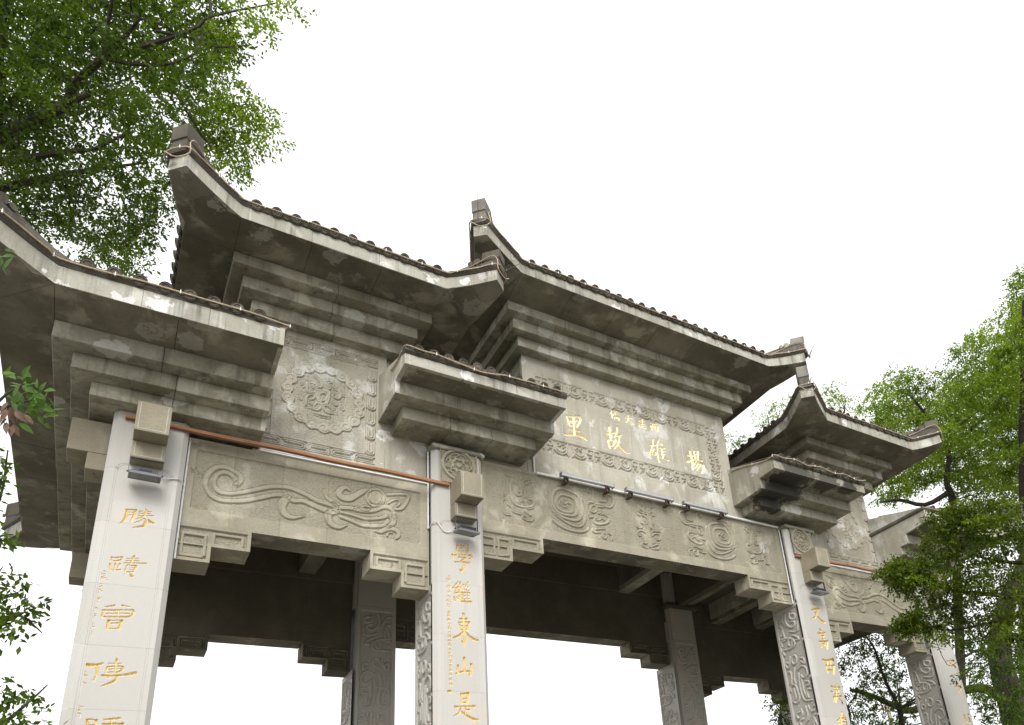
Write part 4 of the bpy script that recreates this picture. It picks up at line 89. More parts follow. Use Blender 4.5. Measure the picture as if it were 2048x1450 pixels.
 'F': [[-6.77,-1.34,2.14,0.06],[-6.67,-1.62,2.02,0.06],[-6.82,-1.29,2.28,0.06],[-6.82,-1.57,2.28,0.06],[-6.8,-1.26,2.42,0.06],[-6.65,-1.73,2.32,0.05],[-6.84,-1.59,2.33,0.06],[-6.71,-1.26,2.26,0.07],[-6.64,-1.23,2.14,0.08],[-6.62,-1.26,2.37,0.08],[-6.74,-1.47,2.23,0.06],[-6.7,-1.28,2.33,0.08],[-6.74,-1.42,2.17,0.06],[-6.78,-1.12,2.53,0.09],[-6.8,-1.54,2.07,0.07],[-6.65,-1.14,2.24,0.08],[-6.59,-1.54,2.21,0.07],[-6.8,-1.58,2.39,0.07],[-6.77,-1.23,2.11,0.08],[-6.72,-1.38,2.39,0.06],[-6.71,-1.17,2.24,0.08],[-6.65,-1.57,2.3,0.05],[-6.71,-1.6,2.4,0.06],[-6.58,-1.57,2.14,0.08],[-6.82,-1.24,2.36,0.06],[-6.77,-1.11,2.42,0.06],[-6.81,-1.58,2.13,0.06],[-6.83,-1.08,2.28,0.06],[-6.65,-1.45,2.23,0.08],[-6.75,-0.81,1.53,0.08],[-6.75,-0.92,1.79,0.09],[-6.58,-1.35,1.45,0.07],[-6.64,-1.32,1.5,0.06],[-6.6,-1.39,1.58,0.08],[-6.75,-0.91,1.73,0.08],[-6.49,-1.36,1.65,0.07],[-6.64,-0.92,1.46,0.07],[-6.65,-1.12,1.71,0.09],[-6.57,-0.99,1.68,0.08],[-6.68,-1.39,1.48,0.08],[-6.5,-1.03,1.63,0.09],[-6.7,-1.32,1.36,0.06],[-6.65,-1.26,1.46,0.09],[-6.54,-1.24,1.53,0.09],[-6.54,-1.11,1.49,0.09],[-6.78,-1.03,1.67,0.08],[-6.48,-1.19,1.44,0.06],[-6.58,-1.11,1.43,0.06],[-6.6,-1.26,1.54,0.07],[-6.7,-0.88,1.71,0.08],[-6.69,-0.91,1.45,0.08],[-6.58,-1.01,1.76,0.07],[-6.46,-1.39,1.45,0.08],[-6.72,-1.48,1.48,0.08],[-6.73,-1.09,1.61,0.06],[-6.76,-1.27,1.68,0.08],[-6.83,-2.35,2.89,0.03],[-6.84,-2.25,2.73,0.04],[-6.8,-2.3,2.83,0.04],[-6.9,-2.12,2.92,0.03],[-6.8,-2.37,2.69,0.03],[-6.86,-2.26,2.68,0.03],[-6.89,-2.24,3.0,0.03],[-6.95,-2.03,3.06,0.03],[-6.84,-1.97,2.94,0.03],[-6.89,-1.96,2.77,0.04],[-6.8,-1.99,2.5,0.04],[-6.85,-1.87,2.5,0.04],[-6.81,-2.19,2.44,0.03],[-6.78,-1.88,2.54,0.03],[-6.75,-2.15,2.48,0.03]],
 'Fb': [[[-7.04,-1.33,1.93,0.02],[-6.8,-1.35,2.09,0.015],[-6.66,-1.37,2.2,0.009],[-6.52,-1.33,2.1,0.004]],[[-6.89,-1.16,1.31,0.02],[-6.66,-1.17,1.48,0.015],[-6.52,-1.2,1.65,0.009],[-6.44,-1.22,1.76,0.004]],[[-7.04,-1.33,1.93,0.05],[-6.89,-1.16,1.31,0.065],[-6.84,-1.06,0.7,0.08]],[[-7.01,-1.52,1.87,0.02],[-6.93,-1.86,2.45,0.015],[-6.81,-2.1,2.71,0.009],[-6.79,-2.37,2.93,0.004]],[[-6.89,-2.1,2.34,0.01],[-6.76,-2.13,2.45,0.007],[-6.7,-2.13,2.47,0.004]]],
 'Gb': [[[-6.77,-3.77,2.13,0.012],[-6.69,-3.84,2.29,0.009],[-6.63,-3.89,2.39,0.006],[-6.57,-3.92,2.45,0.003]],[[-6.69,-3.84,2.29,0.008],[-6.61,-3.87,2.35,0.006],[-6.54,-3.88,2.39,0.005],[-6.48,-3.88,2.4,0.003]],[[-6.65,-3.86,2.34,0.006],[-6.57,-3.84,2.32,0.004],[-6.55,-3.82,2.29,0.002]],[[-6.77,-3.77,2.13,0.01],[-6.78,-4.06,2.6,0.008],[-6.74,-4.2,2.81,0.005],[-6.71,-4.23,2.86,0.003]],[[-6.77,-3.77,2.13,0.02],[-6.77,-3.57,1.72,0.025],[-6.68,-3.31,0.88,0.03]]],
 'G': [[-6.651,-3.978,2.439,80],[-6.643,-3.895,2.472,10],[-6.61,-3.861,2.52,120],[-6.565,-4.043,2.398,40],[-6.586,-3.811,2.534,160],[-6.637,-3.805,2.496,100],[-6.653,-3.785,2.464,120],[-6.589,-3.984,2.33,20],[-6.587,-3.852,2.426,60],[-6.556,-3.832,2.489,10],[-6.561,-3.949,2.403,100],[-6.571,-3.793,2.478,140],[-6.528,-3.794,2.5,30],[-6.508,-3.815,2.501,90],[-6.506,-4.004,2.356,170],[-6.483,-3.88,2.428,150],[-6.533,-3.788,2.457,60],[-6.537,-3.9,2.36,20],[-6.521,-3.953,2.311,90],[-6.558,-3.824,2.378,130],[-6.461,-3.895,2.347,70],[-6.495,-3.94,2.335,110],[-6.507,-3.745,2.44,50],[-6.536,-3.77,2.444,0],[-6.569,-3.934,2.339,160],[-6.574,-3.937,2.314,30],[-6.564,-3.832,2.335,60],[-6.559,-3.909,2.244,130],[-6.552,-3.851,2.285,100],[-6.527,-3.921,2.295,20],[-6.614,-3.813,2.415,45],[-6.64,-3.833,2.464,150],[-6.531,-3.88,2.411,120],[-6.538,-4.04,2.371,80],[-6.599,-3.914,2.404,140],[-6.494,-3.848,2.412,30],[-6.497,-3.743,2.462,160],[-6.511,-3.84,2.359,70],[-6.529,-3.796,2.345,20],[-6.617,-3.879,2.483,60],[-6.703,-4.237,2.877,90],[-6.701,-4.219,2.841,150],[-6.679,-4.276,2.778,30],[-6.698,-4.302,2.798,10]],
 'Gd': [[-6.629,-3.908,2.322],[-6.613,-3.896,2.307],[-6.599,-3.894,2.307],[-6.613,-3.882,2.283],[-6.627,-3.875,2.267],[-6.6,-3.868,2.261],[-6.586,-3.899,2.318],[-6.576,-3.888,2.301]],
 'pole': [[29.48,18.94,7.04],[29.39,18.82,7.9],[29.0,19.3,8.0],[29.77,18.39,7.64]],
}
# ------------------------------------------------------------------ helpers
def mesh(name, V, F, mats):
    me = bpy.data.meshes.new(name)
    V = np.asarray(V, dtype=np.float32).reshape(-1, 3)
    me.from_pydata(V.tolist() if len(V) < 3000 else V.tolist(), [], F)
    for m in (mats if isinstance(mats, (list, tuple)) else [mats]): me.materials.append(m)
    me.update(); return me
def qmesh(name, V, Q, mat):
    """many quads from numpy arrays"""
    me = bpy.data.meshes.new(name); n = len(Q)
    me.vertices.add(len(V)); me.vertices.foreach_set('co', np.asarray(V, np.float32).ravel())
    me.loops.add(n * 4); me.loops.foreach_set('vertex_index', np.asarray(Q, np.int32).ravel())
    me.polygons.add(n); me.polygons.foreach_set('loop_start', np.arange(0, n * 4, 4, dtype=np.int32))
    me.polygons.foreach_set('loop_total', np.full(n, 4, np.int32))
    me.materials.append(mat); me.update(calc_edges=True); me.validate(); return me
def link(name, me, parent=None, label=None, cat=None, group=None, kind=None, loc=None):
    o = bpy.data.objects.new(name, me); C.objects.link(o)
    if loc is not None: o.location = loc
    if parent is not None:
        o.parent = parent; o.matrix_parent_inverse = Matrix.Translation(-WL(parent))
    for k, v in (('label', label), ('category', cat), ('group', group), ('kind', kind)):
        if v: o[k] = v
    return o
_wl = {}
def WL(o):
    """world location of an object that is never rotated"""
    if o.name in _wl: return _wl[o.name]
    return Vector(o.location)
def empty(name, loc, label, cat, group=None):
    return link(name, None, None, label, cat, group, None, loc)
class MB:
    def __init__(s): s.V = []; s.F = []
    def add(s, V, F):
        b = len(s.V); s.V += [tuple(v) for v in V]; s.F += [tuple(i + b for i in f) for f in F]
    def box(s, x0, x1, y0, y1, z0, z1, c=0.0):
        if c <= 0:
            s.add([(x0,y0,z0),(x1,y0,z0),(x1,y1,z0),(x0,y1,z0),(x0,y0,z1),(x1,y0,z1),(x1,y1,z1),(x0,y1,z1)],
                  [(0,3,2,1),(4,5,6,7),(0,1,5,4),(1,2,6,5),(2,3,7,6),(3,0,4,7)]); return
        V = []; idx = {}
        for ix, X in enumerate((x0, x1)):
            for iy, Y in enumerate((y0, y1)):
                for iz, Z in enumerate((z0, z1)):
                    dx = c if ix == 0 else -c; dy = c if iy == 0 else -c; dz = c if iz == 0 else -c
                    idx[(ix,iy,iz,0)] = len(V); V.append((X, Y + dy, Z + dz))
                    idx[(ix,iy,iz,1)] = len(V); V.append((X + dx, Y, Z + dz))
                    idx[(ix,iy,iz,2)] = len(V); V.append((X + dx, Y + dy, Z))
        F = []
        ctr = Vector(((x0+x1)/2, (y0+y1)/2, (z0+z1)/2))
        def face(l):
            p = [Vector(V[i]) for i in l]; n = (p[1]-p[0]).cross(p[2]-p[0]); m = sum(p, Vector())/len(p)
            F.append(tuple(l) if n.dot(m-ctr) > 0 else tuple(reversed(l)))
        for a in (0, 1):
            face([idx[(a,0,0,0)], idx[(a,1,0,0)], idx[(a,1,1,0)], idx[(a,0,1,0)]])
            face([idx[(0,a,0,1)], idx[(1,a,0,1)], idx[(1,a,1,1)], idx[(0,a,1,1)]])
            face([idx[(0,0,a,2)], idx[(1,0,a,2)], idx[(1,1,a,2)], idx[(0,1,a,2)]])
        for a in (0, 1):
            for b in (0, 1):
                face([idx[(a,b,0,0)], idx[(a,b,1,0)], idx[(a,b,1,1)], idx[(a,b,0,1)]])
                face([idx[(a,0,b,0)], idx[(a,1,b,0)], idx[(a,1,b,2)], idx[(a,0,b,2)]])
                face([idx[(0,a,b,1)], idx[(1,a,b,1)], idx[(1,a,b,2)], idx[(0,a,b,2)]])
                for d in (0, 1): face([idx[(a,b,d,0)], idx[(a,b,d,1)], idx[(a,b,d,2)]])
        s.add(V, F)
    def prism(s, poly, f):
        """poly: list of 2D points (ccw seen from outside), f(u,v,d) -> 3D, d = 0 outside, 1 inside"""
        n = len(poly); V = [f(u, v, 0) for u, v in poly] + [f(u, v, 1) for u, v in poly]
        F = [tuple(range(n)), tuple(range(2*n-1, n-1, -1))] + [(i, i+n, (i+1) % n + n, (i+1) % n) for i in range(n)]
        s.add(V, F)
    def tube(s, P, R, n=8, cap=True):
        P = [Vector(p) for p in P]; R = R if isinstance(R, (list, tuple)) else [R] * len(P)
        rings = []; up = Vector((0.13, 0.21, 1)).normalized()
        for i, p in enumerate(P):
            t = (P[min(i+1, len(P)-1)] - P[max(i-1, 0)]).normalized()
            a = t.cross(up)
            if a.length < .05: a = t.cross(Vector((1, .3, 0)))
            a.normalize(); b = t.cross(a)
            rings.append([p + (a*math.cos(2*math.pi*k/n) + b*math.sin(2*math.pi*k/n)) * R[i] for k in range(n)])
        V = [v for r in rings for v in r]; F = []
        for i in range(len(P)-1):
            for k in range(n): F.append((i*n+k, i*n+(k+1) % n, (i+1)*n+(k+1) % n, (i+1)*n+k))
        if cap: F += [tuple(range(n-1, -1, -1)), tuple((len(P)-1)*n+k for k in range(n))]
        s.add(V, F)
    def build(s, name, mat, parent=None, smooth=False, origin=None, **k):
        V = s.V
        if origin is not None: V = [(v[0]-origin[0], v[1]-origin[1], v[2]-origin[2]) for v in V]
        me = mesh(name, V, s.F, mat)
        if smooth:
            me.polygons.foreach_set('use_smooth', [True] * len(me.polygons))
            try: me.set_sharp_from_angle(angle=math.radians(40))
            except Exception: pass
        o = link(name, me, parent, loc=origin, **k)
        return o
def spline(P, sub=4):
    """Catmull-Rom through points of any dimension"""
    P = [np.array(p, float) for p in P]
    if len(P) < 3: return P
    Q = [2*P[0]-P[1]] + P + [2*P[-1]-P[-2]]; out = []
    for i in range(1, len(Q)-2):
        for k in range(sub):
            t = k/sub; a, b, c, d = Q[i-1:i+3]
            out.append(.5*((2*b) + (c-a)*t + (2*a-5*b+4*c-d)*t*t + (3*b-a-3*c+d)*t**3))
    out.append(P[-1]); return out
# ------------------------------------------------------------------ materials
def new_mat(name):
    m = bpy.data.materials.new(name); m.use_nodes = True; n = m.node_tree; n.nodes.clear()
    out = n.nodes.new('ShaderNodeOutputMaterial'); b = n.nodes.new('ShaderNodeBsdfPrincipled')
    n.links.new(b.outputs[0], out.inputs[0]); return m, n, b, out
class NT:
    def __init__(s, n): s.n = n
    def node(s, t, **k):
        x = s.n.nodes.new(t)
        for a, v in k.items(): setattr(x, a, v)
        return x
    def L(s, a, b): s.n.links.new(a, b)
    def pos(s):
        if not hasattr(s, '_p'): s._p = s.node('ShaderNodeNewGeometry')
        return s._p.outputs['Position']
    def mapping(s, scale=(1,1,1), loc=(0,0,0), rot=(0,0,0)):
        m = s.node('ShaderNodeMapping'); m.inputs['Scale'].default_value = scale; m.inputs['Location'].default_value = loc; m.inputs['Rotation'].default_value = rot
        s.L(s.pos(), m.inputs[0]); return m.outputs[0]
    def noise(s, scale, detail=4, rough=.55, vec=None, dist=0.0):
        x = s.node('ShaderNodeTexNoise'); x.inputs['Scale'].default_value = scale; x.inputs['Detail'].default_value = detail
        x.inputs['Roughness'].default_value = rough; x.inputs['Distortion'].default_value = dist
        s.L(vec if vec is not None else s.pos(), x.inputs['Vector']); return x.outputs[0]
    def vor(s, scale, vec=None, feat='F1', rnd=1.0):
        x = s.node('ShaderNodeTexVoronoi', feature=feat); x.inputs['Scale'].default_value = scale; x.inputs['Randomness'].default_value = rnd
        s.L(vec if vec is not None else s.pos(), x.inputs['Vector']); return x
    def ramp(s, v, a, b, lo=0.0, hi=1.0):
        x = s.node('ShaderNodeMapRange'); x.clamp = True; x.interpolation_type = 'SMOOTHSTEP'
        x.inputs[1].default_value = a; x.inputs[2].default_value = b; x.inputs[3].default_value = lo; x.inputs[4].default_value = hi
        s.L(v, x.inputs[0]); return x.outputs[0]
    def math(s, op, a, b=None, c=None):
        x = s.node('ShaderNodeMath', operation=op)
        for i, v in enumerate((a, b, c)):
            if v is None: continue
            if isinstance(v, (int, float)): x.inputs[i].default_value = v
            else: s.L(v, x.inputs[i])
        return x.outputs[0]
    def mix(s, f, a, b, mode='MIX'):
        x = s.node('ShaderNodeMix', data_type='RGBA', blend_type=mode)
        for key, v in (('Factor', f), ('A', a), ('B', b)):
            if isinstance(v, (int, float)): x.inputs[key].default_value = v
            elif isinstance(v, tuple): x.inputs[key].default_value = (*v, 1) if len(v) == 3 else v
            else: s.L(v, x.inputs[key])
        return x.outputs['Result']
    def bump(s, h, strength, dist, normal=None):
        x = s.node('ShaderNodeBump'); x.inputs['Strength'].default_value = strength; x.inputs['Distance'].default_value = dist
        s.L(h, x.inputs['Height'])
        if normal is not None: s.L(normal, x.inputs['Normal'])
        return x.outputs[0]
def stone_mat(name, c1, c2, pale, patch=0.5, streak=0.5, mould=0.3, rough=.85, pscale=2.3, peck=0.0, moss=0.0, spot=None, seed=0.0, patchcol=(.60,.59,.56), loss=0.0):
    m, n, b, out = new_mat(name); t = NT(n)
    off = (seed*3.1, seed*1.7, seed*2.3)
    v = t.mapping(loc=off)
    a = t.ramp(t.noise(1.6, 5, .6, v), .35, .68)
    col = t.mix(a, c1, c2)
    # grain
    g = t.noise(55, 4, .7, v)
    col = t.mix(t.ramp(g, .25, .75, 0, .5), col, t.mix(.5, col, (.0, .0, .0)))
    # pale dried / limed areas with soft feathered edges
    pv = t.noise(2.6, 5, .62, t.mapping((1, 1, .8), off), .4)
    col = t.mix(t.math('MULTIPLY', t.ramp(pv, .52, .66), pale), col, tuple(min(.62, x*1.45+.06) for x in c2))
    # vertical run-off streaks
    sv = t.noise(5, 5, .6, t.mapping((1.7, 1.7, .12), off))
    col = t.mix(t.math('MULTIPLY', t.ramp(sv, .50, .72), streak), col, t.mix(.72, col, (.02, .018, .012)))
    s2 = t.noise(14, 5, .7, t.mapping((1.5, 1.5, .07), (off[0]+5, 1, 2)))
    col = t.mix(t.math('MULTIPLY', t.ramp(s2, .56, .70), streak*.6), col, t.mix(.7, col, (.03, .027, .018)))
    s3 = t.noise(11, 5, .7, t.mapping((1.5, 1.5, .08), (off[0]+25, 1, 2)))
    col = t.mix(t.math('MULTIPLY', t.ramp(s3, .58, .70), streak*.4), col, tuple(min(.62, x*1.5+.05) for x in c2))
    # dark mould clouds
    mv = t.noise(3.1, 7, .7, t.mapping((1, 1, 1.4), (off[0]+7, off[1], off[2]+3)))
    col = t.mix(t.math('MULTIPLY', t.ramp(mv, .60, .74), mould), col, (.030, .028, .020))
    if moss > 0:
        qv = t.noise(1.1, 4, .6, t.mapping((1, 1, 1), (off[0]+17, 4, 3)))
        col = t.mix(t.math('MULTIPLY', t.ramp(qv, .48, .66), moss), col, (.115, .125, .060))
    bumpn = t.bump(g, .35, .004)
    # mortar repair patches: ragged pale blots, some with a cracked ring
    wob = t.node('ShaderNodeVectorMath', operation='ADD')
    nz = t.node('ShaderNodeTexNoise'); nz.inputs['Scale'].default_value = 11; nz.inputs['Detail'].default_value = 5; nz.inputs['Roughness'].default_value = .65
    t.L(v, nz.inputs['Vector'])
    sc = t.node('ShaderNodeVectorMath', operation='SCALE'); sc.inputs['Scale'].default_value = .27
    sub = t.node('ShaderNodeVectorMath', operation='SUBTRACT'); sub.inputs[1].default_value = (.5, .5, .5)
    t.L(nz.outputs['Color'], sub.inputs[0]); t.L(sub.outputs[0], sc.inputs[0]); t.L(v, wob.inputs[0]); t.L(sc.outputs[0], wob.inputs[1])
    vo = t.vor(pscale, wob.outputs[0], rnd=.8)
    sep = t.node('ShaderNodeSeparateColor'); t.L(vo.outputs['Color'], sep.inputs[0])
    rad = t.math('MULTIPLY_ADD', sep.outputs[1], .20, .10)
    inside = t.ramp(t.math('SUBTRACT', vo.outputs['Distance'], rad), .050, .066, 1, 0)
    some = t.math('LESS_THAN', sep.outputs[0], patch)
    pf = t.math('MULTIPLY', t.math('MULTIPLY', inside, some), t.math('MULTIPLY_ADD', sep.outputs[2], .65, .35))
    pc = t.mix(t.ramp(t.noise(19, 4, .7, v), .3, .7), patchcol, tuple(x*.82 for x in patchcol))
    col = t.mix(pf, col, pc)
    ring = t.math('MULTIPLY', t.math('COMPARE', vo.outputs['Distance'], .12, .012), t.math('LESS_THAN', sep.outputs[2], .6))
    ring = t.math('MULTIPLY', ring, t.ramp(t.noise(23, 2, .5, v), .42, .5))
    col = t.mix(t.math('MULTIPLY', t.math('MULTIPLY', ring, .75), t.math('LESS_THAN', sep.outputs[0], max(patch, .55))), col, (.05, .042, .03))
    # hairline nicks in patches
    nick = t.ramp(t.noise(34, 3, .7, t.mapping((1, 1, 2.2), off)), .655, .69)
    col = t.mix(t.math('MULTIPLY', t.math('MULTIPLY', nick, pf), .7), col, (.06, .05, .04))
    if spot is not None:
        for (px, py, pz, r) in spot:
            dv = t.node('ShaderNodeVectorMath', operation='DISTANCE'); t.L(t.pos(), dv.inputs[0]); dv.inputs[1].default_value = (px, py, pz)
            dd = t.math('ADD', dv.outputs['Value'], t.math('MULTIPLY', t.math('SUBTRACT', t.noise(7, 8, .8), .5), 1.0*r*2.2))
            col = t.mix(t.math('MULTIPLY', t.ramp(dd, r*.75, r*1.0, 1, 0), .96), col, (.006, .006, .005))
    if loss > 0:
        lv = t.ramp(t.noise(2.2, 6, .7, t.mapping((1, 1, 1), (31, 2, seed))), .60, .62)
        col = t.mix(t.math('MULTIPLY', lv, loss), col, (.07, .06, .04))
        bumpn = t.bump(t.math('SUBTRACT', 1.0, lv), .8, .012, bumpn)
    if peck > 0:
        at = t.node('ShaderNodeAttribute'); at.attribute_name = 'peck'
        pk = t.node('ShaderNodeMath', operation='MULTIPLY'); pk.inputs[1].default_value = peck
        t.L(at.outputs['Fac'], pk.inputs[0])
        ph = t.noise(46, 3, .6, t.mapping((1, 1, 1.5), off, (0, .6, 0)), .6)
        bb = t.node('ShaderNodeBump'); bb.inputs['Distance'].default_value = .016
        t.L(pk.outputs[0], bb.inputs['Strength']); t.L(ph, bb.inputs['Height']); t.L(bumpn, bb.inputs['Normal']); bumpn = bb.outputs[0]
        col = t.mix(t.math('MULTIPLY', pk.outputs[0], t.ramp(ph, .30, .46, .35, 0)), col, t.mix(.5, col, (0, 0, 0)))
    oi = t.node('ShaderNodeObjectInfo')
    col = t.mix(.14, col, t.mix(oi.outputs['Random'], tuple(x*.55 for x in c1), tuple(min(1, x*1.5) for x in c2)))
    n.links.new(col, b.inputs['Base Color']); b.inputs['Roughness'].default_value = rough
    b.inputs['Specular IOR Level'].default_value = .3
    n.links.new(bumpn, b.inputs['Normal']); return m
def plain(name, col, rough=.6, metal=0.0, var=.12, scale=20, bump=.1):
    m, n, b, out = new_mat(name); t = NT(n)
    a = t.noise(scale, 4, .6)
    c = t.mix(t.ramp(a, .3, .7), tuple(x*(1-var) for x in col), tuple(min(1, x*(1+var)) for x in col))
    n.links.new(c, b.inputs['Base Color']); b.inputs['Roughness'].default_value = rough; b.inputs['Metallic'].default_value = metal
    if bump: n.links.new(t.bump(a, bump, .003), b.inputs['Normal'])
    return m
M_CORN = stone_mat('grey_beige_stone', (.240,.222,.162), (.365,.345,.275), .60, patch=.55, streak=.80, mould=.70, moss=.30, patchcol=(.52,.51,.46))
M_UPPER = stone_mat('upper_wall_stone', (.370,.340,.265), (.460,.435,.360), .80, patch=.78, streak=.30, mould=.20, pscale=2.6, seed=2, patchcol=(.66,.65,.63), peck=1.0)
M_LINTEL = stone_mat('carved_lintel_stone', (.300,.272,.198), (.355,.328,.252), .50, patch=.18, streak=.15, mould=.12, pscale=2.0, seed=3, peck=1.0)
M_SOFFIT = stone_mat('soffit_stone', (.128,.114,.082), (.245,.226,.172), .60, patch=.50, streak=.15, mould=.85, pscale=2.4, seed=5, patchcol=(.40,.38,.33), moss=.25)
M_FASCIA = stone_mat('fascia_stone', (.325,.308,.250), (.430,.415,.350), .60, patch=.88, streak=1.0, mould=1.0, pscale=3.0, seed=6, patchcol=(.80,.79,.78))
M_HATMOULD = stone_mat('mould_blackened_stone', (.285,.265,.205), (.400,.380,.310), .6, patch=.4, streak=.7, mould=.9, seed=8, moss=.2,
                       spot=[(2.30, -.70, 5.60, .46), (2.12, -.45, 5.47, .34), (2.95, -.85, 5.64, .30), (3.45, -.88, 5.66, .2)])
M_NOSE = stone_mat('cut_block_stone', (.275,.243,.172), (.320,.287,.210), .25, patch=.12, streak=.10, mould=.08, seed=9)
M_INNER = stone_mat('shade_darkened_stone', (.088,.077,.053), (.125,.112,.080), .1, patch=.0, streak=.2, mould=.5, seed=10, peck=.8)  # darkened stone, the shade of the interior is put into its colour
def marble_mat(name, base, dim=1.0, peck=0.0):
    m, n, b, out = new_mat(name); t = NT(n)
    v = t.noise(1.3, 6, .6, t.mapping((1, 1, .45), (0, 0, 0), (0, .5, .2)), 1.2)
    col = t.mix(t.ramp(v, .54, .66), tuple(x*dim for x in base), (.53*dim, .445*dim, .375*dim))
    v2 = t.noise(3.0, 6, .65, t.mapping((1.2, 1.2, .2), (5, 1, 0)), .8)
    col = t.mix(t.ramp(v2, .58, .75, 0, .35), col, (.42*dim, .40*dim, .36*dim))
    g = t.noise(90, 3, .6); col = t.mix(t.ramp(g, .3, .7, 0, .10), col, (.2, .19, .17))
    dr = t.ramp(t.noise(4, 5, .65, t.mapping((2.5, 2.5, .15), (2, 2, 2))), .60, .76, 0, .30)
    col = t.mix(dr, col, (.22*dim, .19*dim, .15*dim))
    fl = t.vor(5.0, rnd=1.0); col = t.mix(t.math('MULTIPLY', t.ramp(fl.outputs['Distance'], .02, .035, 1, 0), .5), col, (.40, .16, .10))
    oi = t.node('ShaderNodeObjectInfo'); col = t.mix(.16, col, t.mix(oi.outputs['Random'], (.40*dim, .37*dim, .33*dim), (.66*dim, .64*dim, .62*dim)))
    bn = t.bump(g, .2, .002)
    if peck > 0:
        at = t.node('ShaderNodeAttribute'); at.attribute_name = 'peck'; ph = t.noise(60, 3, .6)
        bb = t.node('ShaderNodeBump'); bb.inputs['Distance'].default_value = .009
        t.L(t.math('MULTIPLY', at.outputs['Fac'], peck), bb.inputs['Strength']); t.L(ph, bb.inputs['Height']); t.L(bn, bb.inputs['Normal']); bn = bb.outputs[0]
    n.links.new(col, b.inputs['Base Color']); b.inputs['Roughness'].default_value = .55; n.links.new(bn, b.inputs['Normal']); return m
M_MARBLE = marble_mat('white_column_stone', (.455,.443,.408))
M_MARBLE2 = marble_mat('carved_column_stone', (.430,.408,.358), .92, 1.0)
def tile_mat():
    m, n, b, out = new_mat('weathered_roof_tile'); t = NT(n)
    a = t.ramp(t.noise(6, 6, .7), .3, .7); col = t.mix(a, (.070,.060,.047), (.170,.150,.120))
    col = t.mix(t.ramp(t.noise(22, 4, .7), .56, .70, 0, .7), col, (.30,.28,.23))
    oi = t.node('ShaderNodeObjectInfo'); col = t.mix(t.math('MULTIPLY', oi.outputs['Random'], .45), col, (.025,.022,.018))
    n.links.new(col, b.inputs['Base Color']); b.inputs['Roughness'].default_value = .9
    n.links.new(t.bump(t.noise(60, 4, .7), .5, .006), b.inputs['Normal']); return m
M_TILE = tile_mat()
M_RIDGE = stone_mat('ridge_mortar', (.085,.075,.060), (.150,.135,.110), .30, patch=.2, streak=.6, mould=.6, seed=12, patchcol=(.30,.28,.25))
M_BLOCKD = stone_mat('dark_ridge_block', (.075,.066,.050), (.135,.120,.094), .4, patch=.1, streak=.7, mould=.6, seed=14, patchcol=(.2,.19,.16))
M_BLOCK = stone_mat('ridge_block_cement', (.200,.188,.160), (.320,.305,.265), .5, patch=.2, streak=.7, mould=.5, seed=13)
def gold_mat(name='gold_paint', c1=(.56,.375,.100), c2=(.84,.66,.30)):
    m, n, b, out = new_mat(name); t = NT(n)
    a = t.noise(70, 4, .7); col = t.mix(t.ramp(a, .35, .68), c1, c2)
    n.links.new(col, b.inputs['Base Color']); b.inputs['Roughness'].default_value = .42; b.inputs['Metallic'].default_value = .10
    n.links.new(t.bump(a, .4, .003), b.inputs['Normal']); return m
M_GOLD = gold_mat()
M_GOLDP = gold_mat('gold_with_painted_gleam', (.84,.66,.32), (.98,.90,.62))  # title characters: their bright reflection is painted in as a paler gold
def wood_mat():
    m, n, b, out = new_mat('orange_timber'); t = NT(n)
    a = t.noise(9, 6, .65, t.mapping((.35, 6, 6)), .8); col = t.mix(t.ramp(a, .3, .7), (.205,.088,.038), (.37,.180,.088))
    kn = t.ramp(t.vor(2.2).outputs['Distance'], .03, .05, 1, 0); col = t.mix(kn, col, (.06,.025,.015))
    n.links.new(col, b.inputs['Base Color']); b.inputs['Roughness'].default_value = .7; n.links.new(t.bump(a, .3, .003), b.inputs['Normal']); return m
M_WOOD = wood_mat()
M_PIPE = plain('white_pvc', (.66,.66,.65), .45, 0, .10, 7)
M_ALU = plain('ribbed_aluminium', (.52,.53,.54), .38, .6, .10, 40)
M_ALUD = plain('grey_aluminium_end', (.22,.22,.22), .5, .4)
M_LAMP = plain('charcoal_lamp_housing', (.060,.063,.068), .5, .3, .2, 40)
M_LAMPG = plain('grey_lamp_bezel', (.17,.18,.195), .45, .3, .1, 40)
M_BRACKET = plain('rusty_bracket', (.10,.065,.045), .75, .3, .4, 60)
M_STEEL = plain('dull_steel', (.26,.26,.25), .5, .6, .2, 60)
M_CABLE = plain('tan_rope_light', (.40,.31,.205), .5, 0, .22, 30)
M_CABLEB = plain('black_cable', (.025,.025,.025), .6)
M_CLIP = plain('white_cable_clip', (.66,.65,.62), .5)
M_MORTAR = plain('white_mortar', (.52,.52,.49), .9, 0, .15, 30)
M_CAPM = stone_mat('mossy_cap_stone', (.17,.17,.12), (.32,.31,.25), .5, patch=.3, streak=.4, mould=.5, seed=15, moss=.6)
def glass_mat():
    m, n, b, out = new_mat('lamp_glass')
    b.inputs['Base Color'].default_value = (.35,.37,.33,1); b.inputs['Roughness'].default_value = .08; b.inputs['Transmission Weight'].default_value = .5; return m
M_GLASS = glass_mat()
